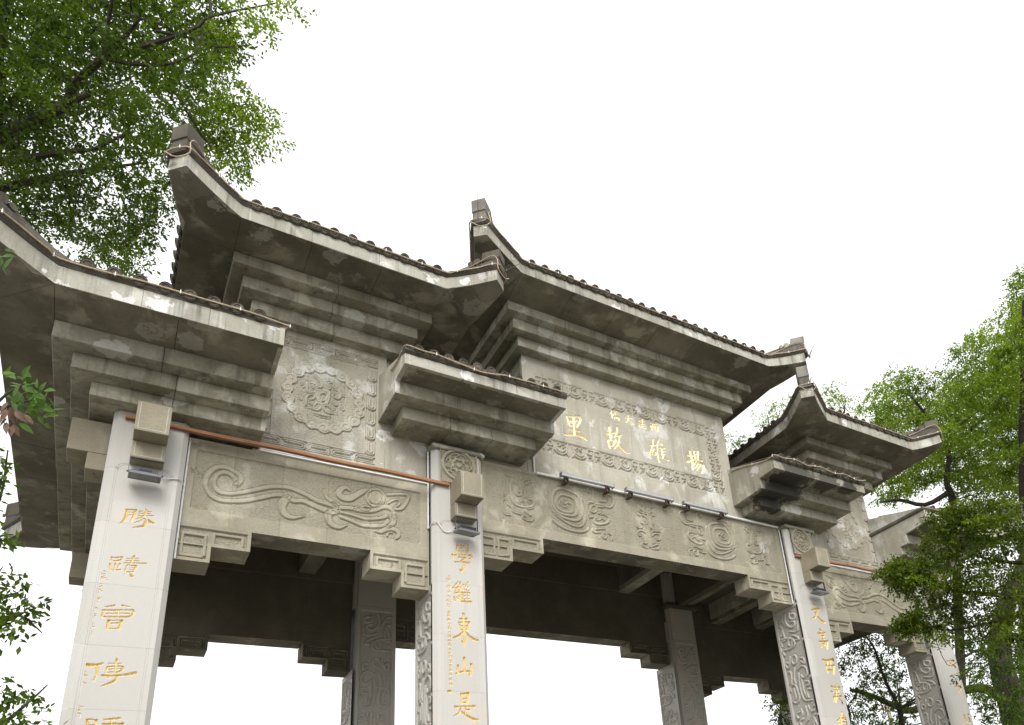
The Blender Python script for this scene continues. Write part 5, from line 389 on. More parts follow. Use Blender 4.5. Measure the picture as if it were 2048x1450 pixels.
def leaf_mat(name, c1, c2, trans=.35):
    m, n, b, out = new_mat(name); t = NT(n)
    at = t.node('ShaderNodeAttribute'); at.attribute_name = 'tone'
    col = t.mix(at.outputs['Fac'], c1, c2)
    n.links.new(col, b.inputs['Base Color']); b.inputs['Roughness'].default_value = .50; b.inputs['Specular IOR Level'].default_value = .25
    tr = t.node('ShaderNodeBsdfTranslucent'); tc = t.mix(at.outputs['Fac'], tuple(x*1.5 for x in c1), (c2[0]*1.7, c2[1]*1.6, c2[2]*.7)); t.L(tc, tr.inputs[0])
    ms = t.node('ShaderNodeMixShader'); ms.inputs[0].default_value = trans
    t.L(b.outputs[0], ms.inputs[1]); t.L(tr.outputs[0], ms.inputs[2]); t.L(ms.outputs[0], out.inputs[0]); return m
M_LEAF_A = leaf_mat('leaf_dark_green', (.010,.026,.002), (.105,.185,.012), .38)
M_LEAF_B = leaf_mat('leaf_fresh_green', (.045,.095,.004), (.235,.345,.030), .40)
M_LEAF_D = leaf_mat('leaf_mixed_green', (.012,.030,.002), (.160,.230,.014), .36)
M_LEAF_F = leaf_mat('leaf_near_green', (.030,.072,.010), (.080,.160,.022), .30)
M_LEAF_DRY = leaf_mat('leaf_dry_brown', (.20,.13,.09), (.30,.20,.14), .2)
M_BARK = plain('dark_bark', (.045,.036,.026), .9, 0, .35, 14, .8)
M_GROUND = plain('paving_ground', (.150,.142,.118), .9, 0, .15, 3, .2)
# ------------------------------------------------------------------ carved relief
GOLD_KEYS = set('sheng ji ceng chuan shi xue ji4 dong shan shi4 wen gao xi han wei da4 bu rang li gu ru da han2 xi2 xiong yang'.split())
def parse(key):
    out = []; g = 1.18 if key in GOLD_KEYS else 1.0
    for s in STROKES[key].split(';'):
        out.append([(int(a)/1000, int(b)/1000, int(c)/1000*g) for a, b, c in (p.split(',') for p in s.split(' '))])
    return out
def sdf(U, Vv, strokes, smooth=True, cut=.09, lines=False):
    D = np.full(U.shape, 1.0); E = np.full(U.shape, 1.0)
    for s in strokes:
        P = np.array(spline(s, 3) if (smooth and len(s) > 2) else s, float)
        if len(P) == 1: P = np.vstack([P, P])
        m = (U > P[:,0].min()-cut) & (U < P[:,0].max()+cut) & (Vv > P[:,1].min()-cut) & (Vv < P[:,1].max()+cut)
        if not m.any(): continue
        u = U[m]; v = Vv[m]; d = np.full(u.shape, 1.0)
        for i in range(len(P)-1):
            ax, ay, ar = P[i]; bx, by, br = P[i+1]; dx, dy = bx-ax, by-ay; L = dx*dx+dy*dy+1e-12
            t = np.clip(((u-ax)*dx+(v-ay)*dy)/L, 0, 1)
            d = np.minimum(d, np.hypot(u-ax-t*dx, v-ay-t*dy) - (ar+t*(br-ar)))
        D[m] = np.minimum(D[m], d); E[m] = np.minimum(E[m], np.abs(d+.002))
    return (D, E) if lines else D
def fat(st, k): return [[(p[0], p[1], p[2]*k) for p in s] for s in st]
def etch(E, depth=.006, w=.0045): return -depth*np.exp(-(E/w)**2)
def sstep(x): x = np.clip(x, 0, 1); return x*x*(3-2*x)
def relief(d, depth=.018, w=.006):
    """0 on the figures, -depth in the field, a slightly deeper line round each figure"""
    return -depth*1.25*sstep(d/w) - .55*depth*np.exp(-((d-.005)/.005)**2)*(d > -.002)
def frange(a, b, st):
    n = max(1, int(round((b-a)/st))); return np.linspace(a, b, n+1)
def emit(us, vs, H, PK, fmap, name, mat, parent, cuts=(), gold=(), sub='inscription_character', skirt=.03, smooth=True, label=None, goldmat=None):
    """turn a height field into slab objects split at the cuts, and gold characters split off it"""
    nu, nv = len(us), len(vs)
    U, Vv = np.meshgrid(us, vs, indexing='ij')
    P = fmap(U, Vv, H).reshape(-1, 3)
    I = np.arange(nu*nv).reshape(nu, nv)
    Q = np.stack([I[:-1,:-1], I[1:,:-1], I[1:,1:], I[:-1,1:]], -1).reshape(-1, 4)
    cu = ((us[:-1]+us[1:])/2)[:,None].repeat(nv-1, 1).ravel(); cv = ((vs[:-1]+vs[1:])/2)[None].repeat(nu-1, 0).ravel()
    taken = np.zeros(len(Q), bool); objs = []
    a, b_, c_ = P[Q[0,0]], P[Q[0,1]], P[Q[0,2]]
    nrm = np.cross(b_-a, c_-a); outw = (fmap(np.array([us[0]]), np.array([vs[0]]), np.array([1.0])) - fmap(np.array([us[0]]), np.array([vs[0]]), np.array([0.0]))).ravel()
    if np.dot(nrm, outw) < 0: Q = Q[:, ::-1]
    pk = PK.ravel() if PK is not None else None
    def out(mask, nm, mt, par, **k):
        q = Q[mask]
        if len(q) == 0: return None
        ids, inv = np.unique(q, return_inverse=True)
        me = qmesh(nm, P[ids], inv.reshape(-1, 4), mt)
        if smooth: me.polygons.foreach_set('use_smooth', np.ones(len(q), bool))
        if pk is not None:
            at = me.attributes.new('peck', 'FLOAT', 'POINT'); at.data.foreach_set('value', pk[ids].astype(np.float32))
        o = link(nm, me, par, **k); objs.append(o); return o
    for key, st, lab in gold:
        d = sdf(cu, cv, st)
        mk = (d < 0) & ~taken; taken |= mk
        out(mk, sub, goldmat or M_GOLD, parent, label=lab)
    edges = [us[0]-1] + list(cuts) + [us[-1]+1]
    for i in range(len(edges)-1):
        out((cu > edges[i]) & (cu <= edges[i+1]) & ~taken, name, mat, parent, label=label)
    return objs
def skirt_obj(name, us, vs, fmap, mat, parent, depth=.03):
    """thin returns round a carved face"""
    mb = MB(); u0, u1, v0, v1 = us[0], us[-1], vs[0], vs[-1]
    f = lambda u, v, h: tuple(fmap(np.array([u]), np.array([v]), np.array([h])).ravel())
    for (a, b) in (((u0,v0),(u1,v0)), ((u1,v0),(u1,v1)), ((u1,v1),(u0,v1)), ((u0,v1),(u0,v0))):
        mb.add([f(*a,0), f(*b,0), f(*b,-depth), f(*a,-depth)], [(0,1,2,3)])
    return mb.build(name, mat, parent)
def front(y):   # faces -y
    return lambda U, V, H: np.stack([U, y - H, V], -1)
def rearf(y):   # faces +y
    return lambda U, V, H: np.stack([U, y + H, V], -1)
def leftf(x):   # faces -x
    return lambda U, V, H: np.stack([x - H, U, V], -1)
def frame_mask(U, V, u0, u1, v0, v1, r=.02):
    """distance outside of the sunk field (negative inside)"""
    cx, cy = (u0+u1)/2, (v0+v1)/2; hx, hy = (u1-u0)/2-r, (v1-v0)/2-r
    qx, qy = np.abs(U-cx)-hx, np.abs(V-cy)-hy
    return np.hypot(np.maximum(qx, 0), np.maximum(qy, 0)) + np.minimum(np.maximum(qx, qy), 0) - r
def mirror(st): return [[(-p[0],)+tuple(p[1:]) for p in s] for s in st]
def shift(st, du=0, dv=0, su=1, sv=1): return [[(p[0]*su+du, p[1]*sv+dv, p[2]) for p in s] for s in st]
# ------------------------------------------------------------------ dimensions of the gateway
YM = 1.815                                    # centre line between the two fronts
COLX = {1: (-6.39, -5.75), 2: (-3.237, -2.60), 3: (2.60, 3.237), 4: (5.75, 6.39)}
LT = .338
zL2, z12, z22 = 4.278, 4.064, 3.890
zL1, z11, z21 = 3.759, 3.541, 3.368
gate = empty('memorial_gateway', (0, YM, GZ), 'weathered grey stone gateway with stacked upturned roofs, white inscribed columns and gold characters', 'gateway')
_wl[gate.name] = Vector((0, YM, GZ))
def part(o): _wl[o.name] = Vector((0, 0, 0)); return o
def core(name, boxes, mat, label=None, parent=gate, c=.004):
    mb = MB()
    for b in boxes: mb.box(*b, c)
    return part(mb.build(name, mat, parent, label=label))
# ------------------------------------------------------------------ columns
SIDE = parse('S')                                             # traced on the column flank, u = y, v = z
SIDE_TOP = 3.86; SIDE_LEN = 1.50
def side_strokes(u_off, ztop, zbot, su=1):
    out = []; k = 0; z = ztop
    while z > zbot:
        base = shift(SIDE, 0, z - SIDE_TOP)
        if k % 2: base = [[(.292-p[0], p[1], p[2]) for p in s] for s in base]
        out += [[(p[0]*su + u_off, p[1], p[2]) for p in s] for s in base]
        z -= SIDE_LEN; k += 1
    return [s for s in out if min(p[1] for p in s) > zbot + .02]
def carved_side(name, fmap, ucen, ztop, parent, mat, step, zbot=GZ+.5, lab=None, halfw=.235, plain_top=None):
    """sunk panel with scroll figures on one face of a column; ucen = centre of the face"""
    us = frange(ucen-.318+.04, ucen+.318-.04, step); zt = plain_top if plain_top is not None else ztop + .09
    vs = frange(zbot-.1, zt, step)
    U, V = np.meshgrid(us, vs, indexing='ij')
    fr = frame_mask(U, V, ucen-halfw, ucen+halfw, zbot, ztop, .03)
    st = side_strokes(ucen-.146, ztop-.02, zbot)
    d, E = sdf(U, V, fat(st, 1.25), lines=True)
    H = np.where(fr < 0, relief(d, .015, .005) + etch(E, .009, .005), 0.0)
    H = np.where(fr >= 0, 0, H*sstep(-fr/.006))
    for k, z in enumerate(np.arange(zbot+.4, zt, .58)): H -= .003*np.exp(-((V-z)/.004)**2)
    PK = ((fr < -.004) & (d > .004)).astype(float)
    o = emit(us, vs, H, PK, fmap, name, mat, parent, label=lab)
    return o
def small_rect(mb, *a): mb.box(*a, .003)
INSC = {  # characters cut in each column front, top to bottom
 1: [('sheng', 'gold character 勝'), ('ji', 'gold character 蹟'), ('ceng', 'gold character 曾'), ('chuan', 'gold character 傳'), ('shi', 'gold character 師'), ('small1', 'small gold signature and date column 公元二千零八年三月 邑人吉萬')],
 2: [('xue', 'gold character 學'), ('ji4', 'gold character 繼'), ('dong', 'gold character 東'), ('shan', 'gold character 山'), ('shi4', 'gold character 是'), ('small2', 'small gold signature column beside the large characters'), ('seal', 'small gold square seal')],
 3: [('wen', 'gold character 文'), ('gao', 'gold character 高'), ('xi', 'gold character 西'), ('han', 'gold character 漢'), ('wei', 'gold character 唯')],
 4: [('da4', 'gold character 大'), ('bu', 'gold character 不'), ('rang', 'gold character 讓'), ('small4', 'small gold signature column near the right edge')]}
SLABJ = {1: [1.30, 1.86, 2.42, 2.99, 3.60, 4.16], 2: [1.55, 2.18, 2.82, 3.44, 4.05], 3: [1.50, 2.1, 2.7, 3.3, 3.9, 4.4], 4: [1.3, 1.95, 2.6, 3.2, 3.8, 4.3]}
COL_LABEL = {1: 'leftmost front column, white stone with large gold characters', 2: 'second front column from the left, white stone with large gold characters',
             3: 'third front column from the left, white stone with gold characters', 4: 'rightmost front column, half hidden by foliage, with gold characters'}
def front_column(i):
    x0, x1 = COLX[i]; yf, yb = -.13, .50; ch = .045
    top = 4.79 if i in (1, 4) else 5.235
    # shaft with chamfered corners, its front slightly behind the slabs
    mb = MB(); y0 = yf+.030
    mb.prism([(x0+ch, y0), (x1-ch, y0), (x1, y0+ch), (x1, yb-ch), (x1-ch, yb), (x0+ch, yb), (x0, yb-ch), (x0, y0+ch)],
             lambda u, v, d: (u + (0.050 if u < (x0+x1)/2 else -.006)*(1 if abs(u-(x0+x1)/2) > .3 else 0), v, top-.002 if d == 0 else GZ))
    col = part(mb.build('column', M_MARBLE, gate, label=COL_LABEL[i]))
    # chamfer + edge strips in lengths (corner stones)
    js = [GZ] + [z for z in np.arange(-1.0, SLABJ[i][0]-.3, .6)] + SLABJ[i] + [top]
    strokes = [(k, parse(k), lab) for k, lab in INSC[i]]
    allp = np.array([p for _, st, _ in strokes for s in st for p in s]); zlo, zhi = allp[:,1].min()-.05, allp[:,1].max()+.05
    step = .0048 if i < 3 else .0065
    linez = 4.17 if i in (1, 2) else 4.15                      # top of the incised border
    ui0, ui1 = x0+.115, x1-.115
    for a, b in zip(js[:-1], js[1:]):
        g = .0006
        for (ua, ub) in ((x0+ch, ui0), (ui1, x1-ch)):
            # side margins with the two incised lines
            left = ua < (x0+x1)/2
            e = ua if left else ub; sg = 1 if left else -1
            prof = [(e, 0)]
            lines = (b <= linez + .001)
            if lines:
                for off in (.042, .058): prof += [(e+sg*(off-.0016), 0), (e+sg*off, -.0018), (e+sg*(off+.0016), 0)]
            prof += [((ub if left else ua), 0)]
            V = []; F = []
            for (u, h) in prof: V += [(u, yf-h, a+g), (u, yf-h, b-g)]
            for k in range(len(prof)-1):
                f = (2*k, 2*k+2, 2*k+3, 2*k+1); F.append(f if left else f[::-1])
            # chamfer and flank return
            xo = x0 if left else x1
            V2 = [(e, yf, a+g), (e, yf, b-g), (xo, yf+ch, a+g), (xo, yf+ch, b-g), (xo, yf+ch+.03, a+g), (xo, yf+ch+.03, b-g)]
            mm = MB(); mm.add(V, F); mm.add(V2, [(2,0,1,3), (4,2,3,5)] if left else [(0,2,3,1), (2,4,5,3)])
            # joint returns
            mm.add([(e,yf,b-g),((ub if left else ua),yf,b-g),((ub if left else ua),yf+.02,b-g),(e,yf+.02,b-g)], [(0,1,2,3)])
            mm.add([(e,yf,a+g),((ub if left else ua),yf,a+g),((ub if left else ua),yf+.02,a+g),(e,yf+.02,a+g)], [(3,2,1,0)])
            mm.build('corner_stone', M_MARBLE, col)
        # interior of the slab: fine grid where letters are, plain elsewhere
        za, zb = a+g, b-g
        lo, hi = max(za, zlo), min(zb, zhi)
        if hi > lo + .02:
            us = frange(ui0, ui1, step); vs = frange(lo, hi, step)
            U, V = np.meshgrid(us, vs, indexing='ij'); H = np.zeros_like(U); G = []
            for k, st, lab in strokes:
                d = sdf(U, V, st, cut=.03)
                H -= np.clip(-d*1.7, 0, .019) + .003*(d < 0)
                if (d < 0).any(): G.append((k, st, lab))
            emit(us, vs, H, None, front(yf), 'stone_slab', M_MARBLE, col, gold=G, smooth=False)
        rest = [(za, lo), (hi, zb)] if hi > lo + .02 else [(za, zb)]
        for (p, q) in rest:
            if q - p > .003:
                m2 = MB(); m2.add([(ui0,yf,p),(ui1,yf,p),(ui1,yf,q),(ui0,yf,q),(ui0,yf+.02,p),(ui1,yf+.02,p),(ui1,yf+.02,q),(ui0,yf+.02,q)], [(0,1,2,3),(4,5,1,0),(3,2,6,7)])
                m2.build('stone_slab', M_MARBLE, col)
    # top of the incised border: notched corners, flat dark strips with the grooves' shade painted in
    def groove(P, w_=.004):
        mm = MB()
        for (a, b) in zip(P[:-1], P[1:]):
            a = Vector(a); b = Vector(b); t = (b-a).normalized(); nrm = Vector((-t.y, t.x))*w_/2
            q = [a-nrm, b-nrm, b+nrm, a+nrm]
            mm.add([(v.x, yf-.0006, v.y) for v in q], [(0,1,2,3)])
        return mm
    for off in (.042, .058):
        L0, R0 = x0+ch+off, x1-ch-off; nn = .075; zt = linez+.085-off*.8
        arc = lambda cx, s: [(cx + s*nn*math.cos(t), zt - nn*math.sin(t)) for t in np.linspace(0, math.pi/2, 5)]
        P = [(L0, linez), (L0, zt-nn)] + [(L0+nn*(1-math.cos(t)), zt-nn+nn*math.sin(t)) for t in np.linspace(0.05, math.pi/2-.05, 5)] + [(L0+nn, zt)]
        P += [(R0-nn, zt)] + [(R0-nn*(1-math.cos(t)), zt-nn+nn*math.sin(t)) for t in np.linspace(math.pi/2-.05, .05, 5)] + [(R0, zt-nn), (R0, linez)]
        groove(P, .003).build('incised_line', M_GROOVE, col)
    if i > 1:
        zt = 3.30 if i in (1, 4) else 3.84
        carved_side('carved_flank', leftf(x0), .185, 3.33 if i in (2, 4) else 3.86, col, M_MARBLE2, .0075 if i == 2 else .009, lab='flank carved with scroll figures')
    return col
M_GROOVE = plain('painted_groove_shade', (.20,.17,.14), .9)
cols = {i: front_column(i) for i in (1, 2, 3, 4)}
def rear_column(i):
    x0, x1 = COLX[i]; y0, y1 = 3.13, 3.76; top = 4.8 if i in (1, 4) else 5.75
    core_ = MB(); core_.box(x0+.045, x1-.004, y0+.045, y1, GZ, top-.001, .03); core_.box(x0+.001, x0+.044, y0+.046, y1-.04, 4.345, top-.002); core_.box(x0+.045, x1-.045, y0+.001, y0+.044, 4.345, top-.002)
    lab = {1: 'rear column behind the leftmost front column', 2: 'rear column seen between the first two front columns', 3: 'rear column seen through the central opening', 4: 'rear column at the right end'}[i]
    col = part(core_.build('column', M_MARBLE2, gate, label=lab))
    xc = (x0+x1)/2
    if i in (2, 3):
        carved_side('carved_face', front(y0), xc, 4.28, col, M_MARBLE2, .0085, plain_top=4.34, lab='carved front face')
        carved_side('carved_flank', leftf(x0), (y0+y1)/2, 3.28 if i == 2 else 3.80, col, M_MARBLE2, .0095, lab='flank carved with scroll figures')
    if i == 4: carved_side('carved_flank', leftf(x0), (y0+y1)/2, 3.30, col, M_MARBLE2, .012)
    return col
rcols = {i: rear_column(i) for i in (1, 2, 3, 4)}
# ------------------------------------------------------------------ carved caps of the two middle columns (medallion)
def medallion(i):
    x0, x1 = COLX[i]; xc = (x0+x1)/2; zc = 4.985; y = -.166
    us = frange(xc-.235, xc+.235, .006); vs = frange(4.72, 5.20, .006)
    U, V = np.meshgrid(us, vs, indexing='ij'); R = np.hypot(U-xc, V-zc)
    ringd = np.abs(R-.20)-.016
    rnd = random.Random(5); st = []
    st.append([(xc, zc, .032), (xc+.001, zc, .032)])
    for k in range(11):
        a = k*2*math.pi/11 + rnd.uniform(-.15, .15); r0 = rnd.uniform(.055, .075); P = []
        for j in range(6):
            aa = a + j*.22*(1 if k % 2 else -1); rr = r0 + j*.018; P.append((xc+rr*math.cos(aa), zc+rr*math.sin(aa), .009-.001*j))
        st.append(P)
        b = a+.3; st.append([(xc+.15*math.cos(b), zc+.15*math.sin(b), .007), (xc+.165*math.cos(b+.15), zc+.165*math.sin(b+.15), .007), (xc+.15*math.cos(b+.28), zc+.15*math.sin(b+.28), .006)])
    st.append([(xc+.08*math.cos(a), zc+.08*math.sin(a), .008) for a in np.linspace(.4, 5.2, 12)])
    d = np.minimum(sdf(U, V, st), ringd)
    edge = frame_mask(U, V, xc-.225, xc+.225, 4.73, 5.19, .005)
    H = np.where(edge > 0, -.001, relief(d, .016, .005)*sstep(-edge/.005))
    PK = ((edge < 0) & (d > .004)).astype(float)
    emit(us, vs, H, PK, front(y), 'medallion', M_LINTEL, cols[i], label='round dragon medallion below the small roof')
    mb = MB(); mb.box(x0-.022, x1+.022, -.175, .06, 5.165, 5.215, .012); mb.box(x0+.0, x1-.0, -.155, .06, 5.2155, 5.235, .006)
    mb.build('capping_course', M_CAPM, cols[i])
for i in (2, 3): medallion(i)
# ------------------------------------------------------------------ lamp-bearing corbels ("noses") on every column
def corbel(i, parent, face='front', rear=False):
    x0, x1 = COLX[i]; xc = {1: -6.067, 2: -2.885, 3: 2.955, 4: 6.067}[i]; h = .14
    zt, z1, z2 = 4.72, 4.403, 4.224
    mb = MB()
    if face == 'front':
        s = -1 if not rear else 1; yc = -.13 if not rear else 3.76; f = lambda a, b, z0, z1_: mb.box(xc-h, xc+h, min(yc+s*a, yc+s*b), max(yc+s*a, yc+s*b), z0, z1_, .005)
        f(.0, .346, z1, zt); f(.0, .154, z2, z1-.0015)
    else:
        s = -1 if i == 1 else 1; xe = x0 if i == 1 else x1; yc = .185 if not rear else 3.445
        g = lambda a, b, z0, z1_: mb.box(min(xe+s*a, xe+s*b), max(xe+s*a, xe+s*b), yc-h, yc+h, z0, z1_, .005)
        g(0, .325, z1-.03, zt); g(0, .16, z2-.03, z1-.0315)
    return mb.build('corbel', M_NOSE, parent, label='stepped stone corbel block')
for i in (1, 2, 3, 4): corbel(i, cols[i])
for i in (1, 4):
    corbel(i, cols[i], 'side'); corbel(i, rcols[i], 'side', True)
for i in (1, 2, 3, 4): corbel(i, rcols[i], 'front', True)
# thin mortar seams on the corbel fronts
for i in (1, 2, 3):
    xc = {1: -6.067, 2: -2.885, 3: 2.955}[i]; mb = MB()
    for (a, b, c_, d_) in ((xc-.115, xc-.111, 4.42, 4.71), (xc+.108, xc+.112, 4.42, 4.71), (xc-.11, xc+.107, 4.425, 4.429)):
        mb = MB(); mb.box(a, b, -.4785, -.470, c_, d_); mb.build('mortar_joint', M_MORTAR, cols[i])
    for (a, b, c_, d_) in ((xc-.115, xc-.111, 4.24, 4.39), (xc+.108, xc+.112, 4.24, 4.39), (xc-.11, xc+.107, 4.243, 4.247)):
        mb = MB(); mb.box(a, b, -.2865, -.28, c_, d_); mb.build('mortar_joint', M_MORTAR, cols[i])
# ------------------------------------------------------------------ lintels
def bracket_strokes(xa, xb, xc, zl, za, zb, double=False):
    """fret figures inside a two-step bracket; xa = open end, xc = column end"""
    s = 1 if xc > xa else -1; r = .013; st = []
    def P(u, v): return (u, v, r)
    # lower fret loop by the column
    w0, w1 = xb + s*.055, xc - s*.06; zt, zb_ = zl-.105, zb+.055
    if double:
        m = (w0+w1)/2
        for (a, b) in ((w0, m-s*.028), (w1, m+s*.028)):
            st.append([P(a, za-.005 if a == w0 else zt), P(a, zb_+.02), P(b, zb_), P(b, zt), P(a, zt)] if a == w0 else [P(a, zb_), P(b, zb_+.0), P(b, zt), P(a, zt)])
    else:
        st.append([P(w0, zt), P(w1, zt), P(w1, zb_), P(w0+s*.02, zb_)]); st.append([P(w0, zt), P(w0, za-.01)]); st.append([P(w0+s*.0, zb_+.02), P(w0, zt)])
    # upper hook
    h0, h1 = xa + s*.075, xb - s*.015
    zt2, zb2 = zl-.075, za+.05
    st.append([P(h1, zb2-.02), P(h1, zt2), P(h0, zt2), P(h0, zb2), P(h0+s*.05, zb2-.003)])
    st.append([P(h1, zb2-.02), P(h1-s*.0, za+.02)])
    return st
def lintel(name, xl, xr, z0, zt, zb1, zb2, ba, bb, motif, inset, mat, step, cuts, lab, y=0.0, double=False, mf=None, back=False):
    """ba = [outer open x, inner x] for the left bracket, bb for the right; the relief slabs are sub-parts"""
    yb = y + LT
    mb = MB()
    mb.box(xl+.001, xr-.001, y+.040, yb-.022, z0+.013, zt-.002)
    for (xa, xb, xc) in ((ba[0], ba[1], xl), (bb[0], bb[1], xr)):
        a, b = sorted((xa, xc)); mb.box(a+.016, b-.016, y+.026, yb-.026, zb1+.016, z0+.002)
        a, b = sorted((xb, xc)); mb.box(a+.016, b-.016, y+.026, yb-.026, zb2+.016, zb1+.01)
    p = part(mb.build('lintel', mat, gate, label=lab))
    # soffit stones under the lintel (flush with the arrises)
    a = ba[0]; n = max(2, int(round((bb[0]-ba[0])/.62)));
    for k in range(n):
        q = MB(); q0 = ba[0] + (bb[0]-ba[0])*k/n; q1 = ba[0] + (bb[0]-ba[0])*(k+1)/n
        q.box(q0+.0015, q1-.0015, y+.001, yb-.001, z0-.0, z0+.012, .002); q.build('soffit_stone', M_SOFFIT, p)
    # bracket stones: two per side
    for (xa, xb, xc) in ((ba[0], ba[1], xl), (bb[0], bb[1], xr)):
        for (e0, e1, zlo, zhi) in ((xa, xc, zb1, z0-.0015), (xb, xc, zb2, zb1-.0015)):
            a, b = sorted((e0, e1)); q = MB(); q.box(a+.003, b-.003, y+.0235, yb-.0235, zlo+.006, zhi-.001)
            # bottom plate the full thickness
            q.box(a, b, y+.001, yb-.001, zlo, zlo+.014, .002)
            s = 1 if e0 < e1 else -1
            q.box(min(e0, e0+s*.014), max(e0, e0+s*.014), y+.001, yb-.001, zlo+.0145, zhi, .002)
            q.build('bracket_stone', mat if not back else M_SOFFIT, p)
    # carved face
    us = frange(xl, xr, step); vs = frange(z0, zt, step)
    U, V = np.meshgrid(us, vs, indexing='ij')
    fr = frame_mask(U, V, *inset, .03)
    d, E = sdf(U, V, fat(motif, 1.5), lines=True) if motif else (np.full(U.shape, 1.0), np.full(U.shape, 1.0))
    H = np.where(fr < 0, (relief(d, .0115, .0035) + etch(E, .0150, .0044))*sstep(-fr/.004), 0.0)
    for c_ in cuts: H -= .006*np.exp(-((U-c_)/.005)**2)
    H -= .004*np.exp(-((V-(inset[2]+inset[3])/2-.02*np.sin(U*3))/.004)**2)
    PK = ((fr < -.004) & (d > .004)).astype(float)
    for yy, fm, do in ((y, front(y), True), (yb, rearf(yb), True)):
        if yy == y: emit(us, vs, H, PK, fm, 'carved_slab', mat, p, cuts=cuts, smooth=False)
    q = MB(); q.box(xl, xr, yb-.02, yb, z0+.0125, zt, .003); q.build('back_slab', M_INNER, p)
    # bracket carved faces
    for (xa, xb, xc) in ((ba[0], ba[1], xl), (bb[0], bb[1], xr)):
        a, b = sorted((xa, xc)); a2, b2 = sorted((xb, xc)); st = bracket_strokes(xa, xb, xc, z0, zb1, zb2, double)
        us2 = frange(a, b, step); vs2 = frange(zb2, z0-.0015, step)
        U2, V2 = np.meshgrid(us2, vs2, indexing='ij')
        # L-shaped field inset by .035 from the outline
        e = .032
        inA = frame_mask(U2, V2, min(xa, xc)+(e if xa < xc else .012), max(xa, xc)-(e if xa > xc else .012), zb1+e, z0-e, .004)
        inB = frame_mask(U2, V2, min(xb, xc)+(e if xb < xc else .012), max(xb, xc)-(e if xb > xc else .012), zb2+e, z0-e, .004)
        fr2 = np.minimum(inA, inB); d2 = sdf(U2, V2, st, smooth=False)
        H2 = np.where(fr2 < 0, relief(d2, .018, .006)*sstep(-fr2/.005), 0.0)
        PK2 = ((fr2 < -.003) & (d2 > .003)).astype(float)
        # drop the grid outside the L
        cu = (us2[:-1]+us2[1:])/2; cv = (vs2[:-1]+vs2[1:])/2
        keepz = zb1
        # build as two emits: upper band whole width, lower band only by the column
        iv = int(np.searchsorted(vs2, keepz)); iv = max(1, min(len(vs2)-2, iv)); vs2[iv] = zb1
        iu = int(np.argmin(abs(us2-xb))); us2[iu] = xb
        fm = front(y)
        emit(us2, vs2[iv:], H2[:, iv:], PK2[:, iv:], fm, 'carved_bracket_face', mat if not back else M_INNER, p)
        if xb < xc: emit(us2[iu:], vs2[:iv+1], H2[iu:, :iv+1], PK2[iu:, :iv+1], fm, 'carved_bracket_face', mat if not back else M_INNER, p)
        else: emit(us2[:iu+1], vs2[:iv+1], H2[:iu+1, :iv+1], PK2[:iu+1, :iv+1], fm, 'carved_bracket_face', mat if not back else M_INNER, p)
        if True:
            q = MB(); q.box(a, b, yb-.02, yb, zb1+.0145, z0, .002); q.box(a2, b2, yb-.02, yb, zb2+.0145, zb1-.002, .002); q.build('back_slab', M_INNER, p)
    return p
L1m = parse('L1'); L2m = parse('L2'); Mm = parse('L2m')
L2all = L2m + mirror(L2m) + Mm
lin1 = lintel('lintel', -5.75, -3.237, zL1, 4.72, z11, z21, (-5.089, -5.436), (-3.898, -3.555), L1m, (-5.66, -3.335, 3.925, 4.60), M_LINTEL, .0050,
       [-5.30, -4.83, -4.36, -3.90], 'left carved lintel with a long scroll-tailed dragon')
lin2 = lintel('lintel', -2.60, 2.60, zL2, 5.235, z12, z22, (-1.742, -2.176), (1.742, 2.176), L2all, (-2.50, 2.50, 4.40, 5.195), M_LINTEL, .0062,
       [-1.98, -1.50, -1.12, -.60, -.12, .42, .95, 1.50, 1.98], 'middle carved lintel with spirals, birds and a central mask', double=True)
lin3 = lintel('lintel', 3.237, 5.75, zL1, 4.72, z11, z21, (3.898, 3.555), (5.089, 5.436), mirror(L1m), (3.335, 5.66, 3.925, 4.60), M_LINTEL, .0085,
       [3.90, 4.36, 4.83, 5.30], 'right carved lintel with a long scroll-tailed dragon, partly behind foliage')
for (a, b, z0, zt, zb1, zb2, ba, bb, lab, dbl) in ((-5.75, -3.237, zL1, 4.72, z11, z21, (-5.089, -5.436), (-3.898, -3.555), 'rear lintel of the left opening, in shade', False),
        (-2.60, 2.60, zL2, 5.235, z12, z22, (-1.742, -2.176), (1.742, 2.176), 'rear lintel of the middle opening, in shade', True),
        (3.237, 5.75, zL1, 4.72, z11, z21, (3.898, 3.555), (5.089, 5.436), 'rear lintel of the right opening, in shade', False)):
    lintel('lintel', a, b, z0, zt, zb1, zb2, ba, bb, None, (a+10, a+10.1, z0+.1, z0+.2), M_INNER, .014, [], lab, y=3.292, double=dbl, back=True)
# ------------------------------------------------------------------ walls above the lintels, ceilings, beams
WY = .09
core('wall', [(-5.15, -3.2, WY+.05, .30, 4.722, 6.50), (-3.2, -1.851, WY+.05, .30, 5.24, 6.10)], M_CORN, 'wall above the left lintel')
core('wall', [(3.2, 5.15, WY+.05, .30, 4.722, 6.50), (1.851, 3.2, WY+.05, .30, 5.24, 6.10)], M_CORN, 'wall above the right lintel')
for s in (-1, 1):
    mb = MB(); xs = [s*1.853, s*2.45, s*3.05, s*3.2375]
    pw = None
    for k in range(3):
        q = MB(); a, b = sorted((xs[k], xs[k+1])); q.box(a+.0015, b-.0015, WY, WY+.0475, 5.2365, 6.15, .002)
        if pw is None: pw = part(q.build('wall', M_UPPER, gate, label='plain stone facing behind the small roof'))
        else: q.build('facing_slab', M_UPPER, pw)
    a, b = sorted((s*3.24, s*3.741)); q = MB(); q.box(a, b, WY-.02, WY+.0475, 4.7215, 6.15, .002); q.build('facing_slab', M_UPPER, pw)
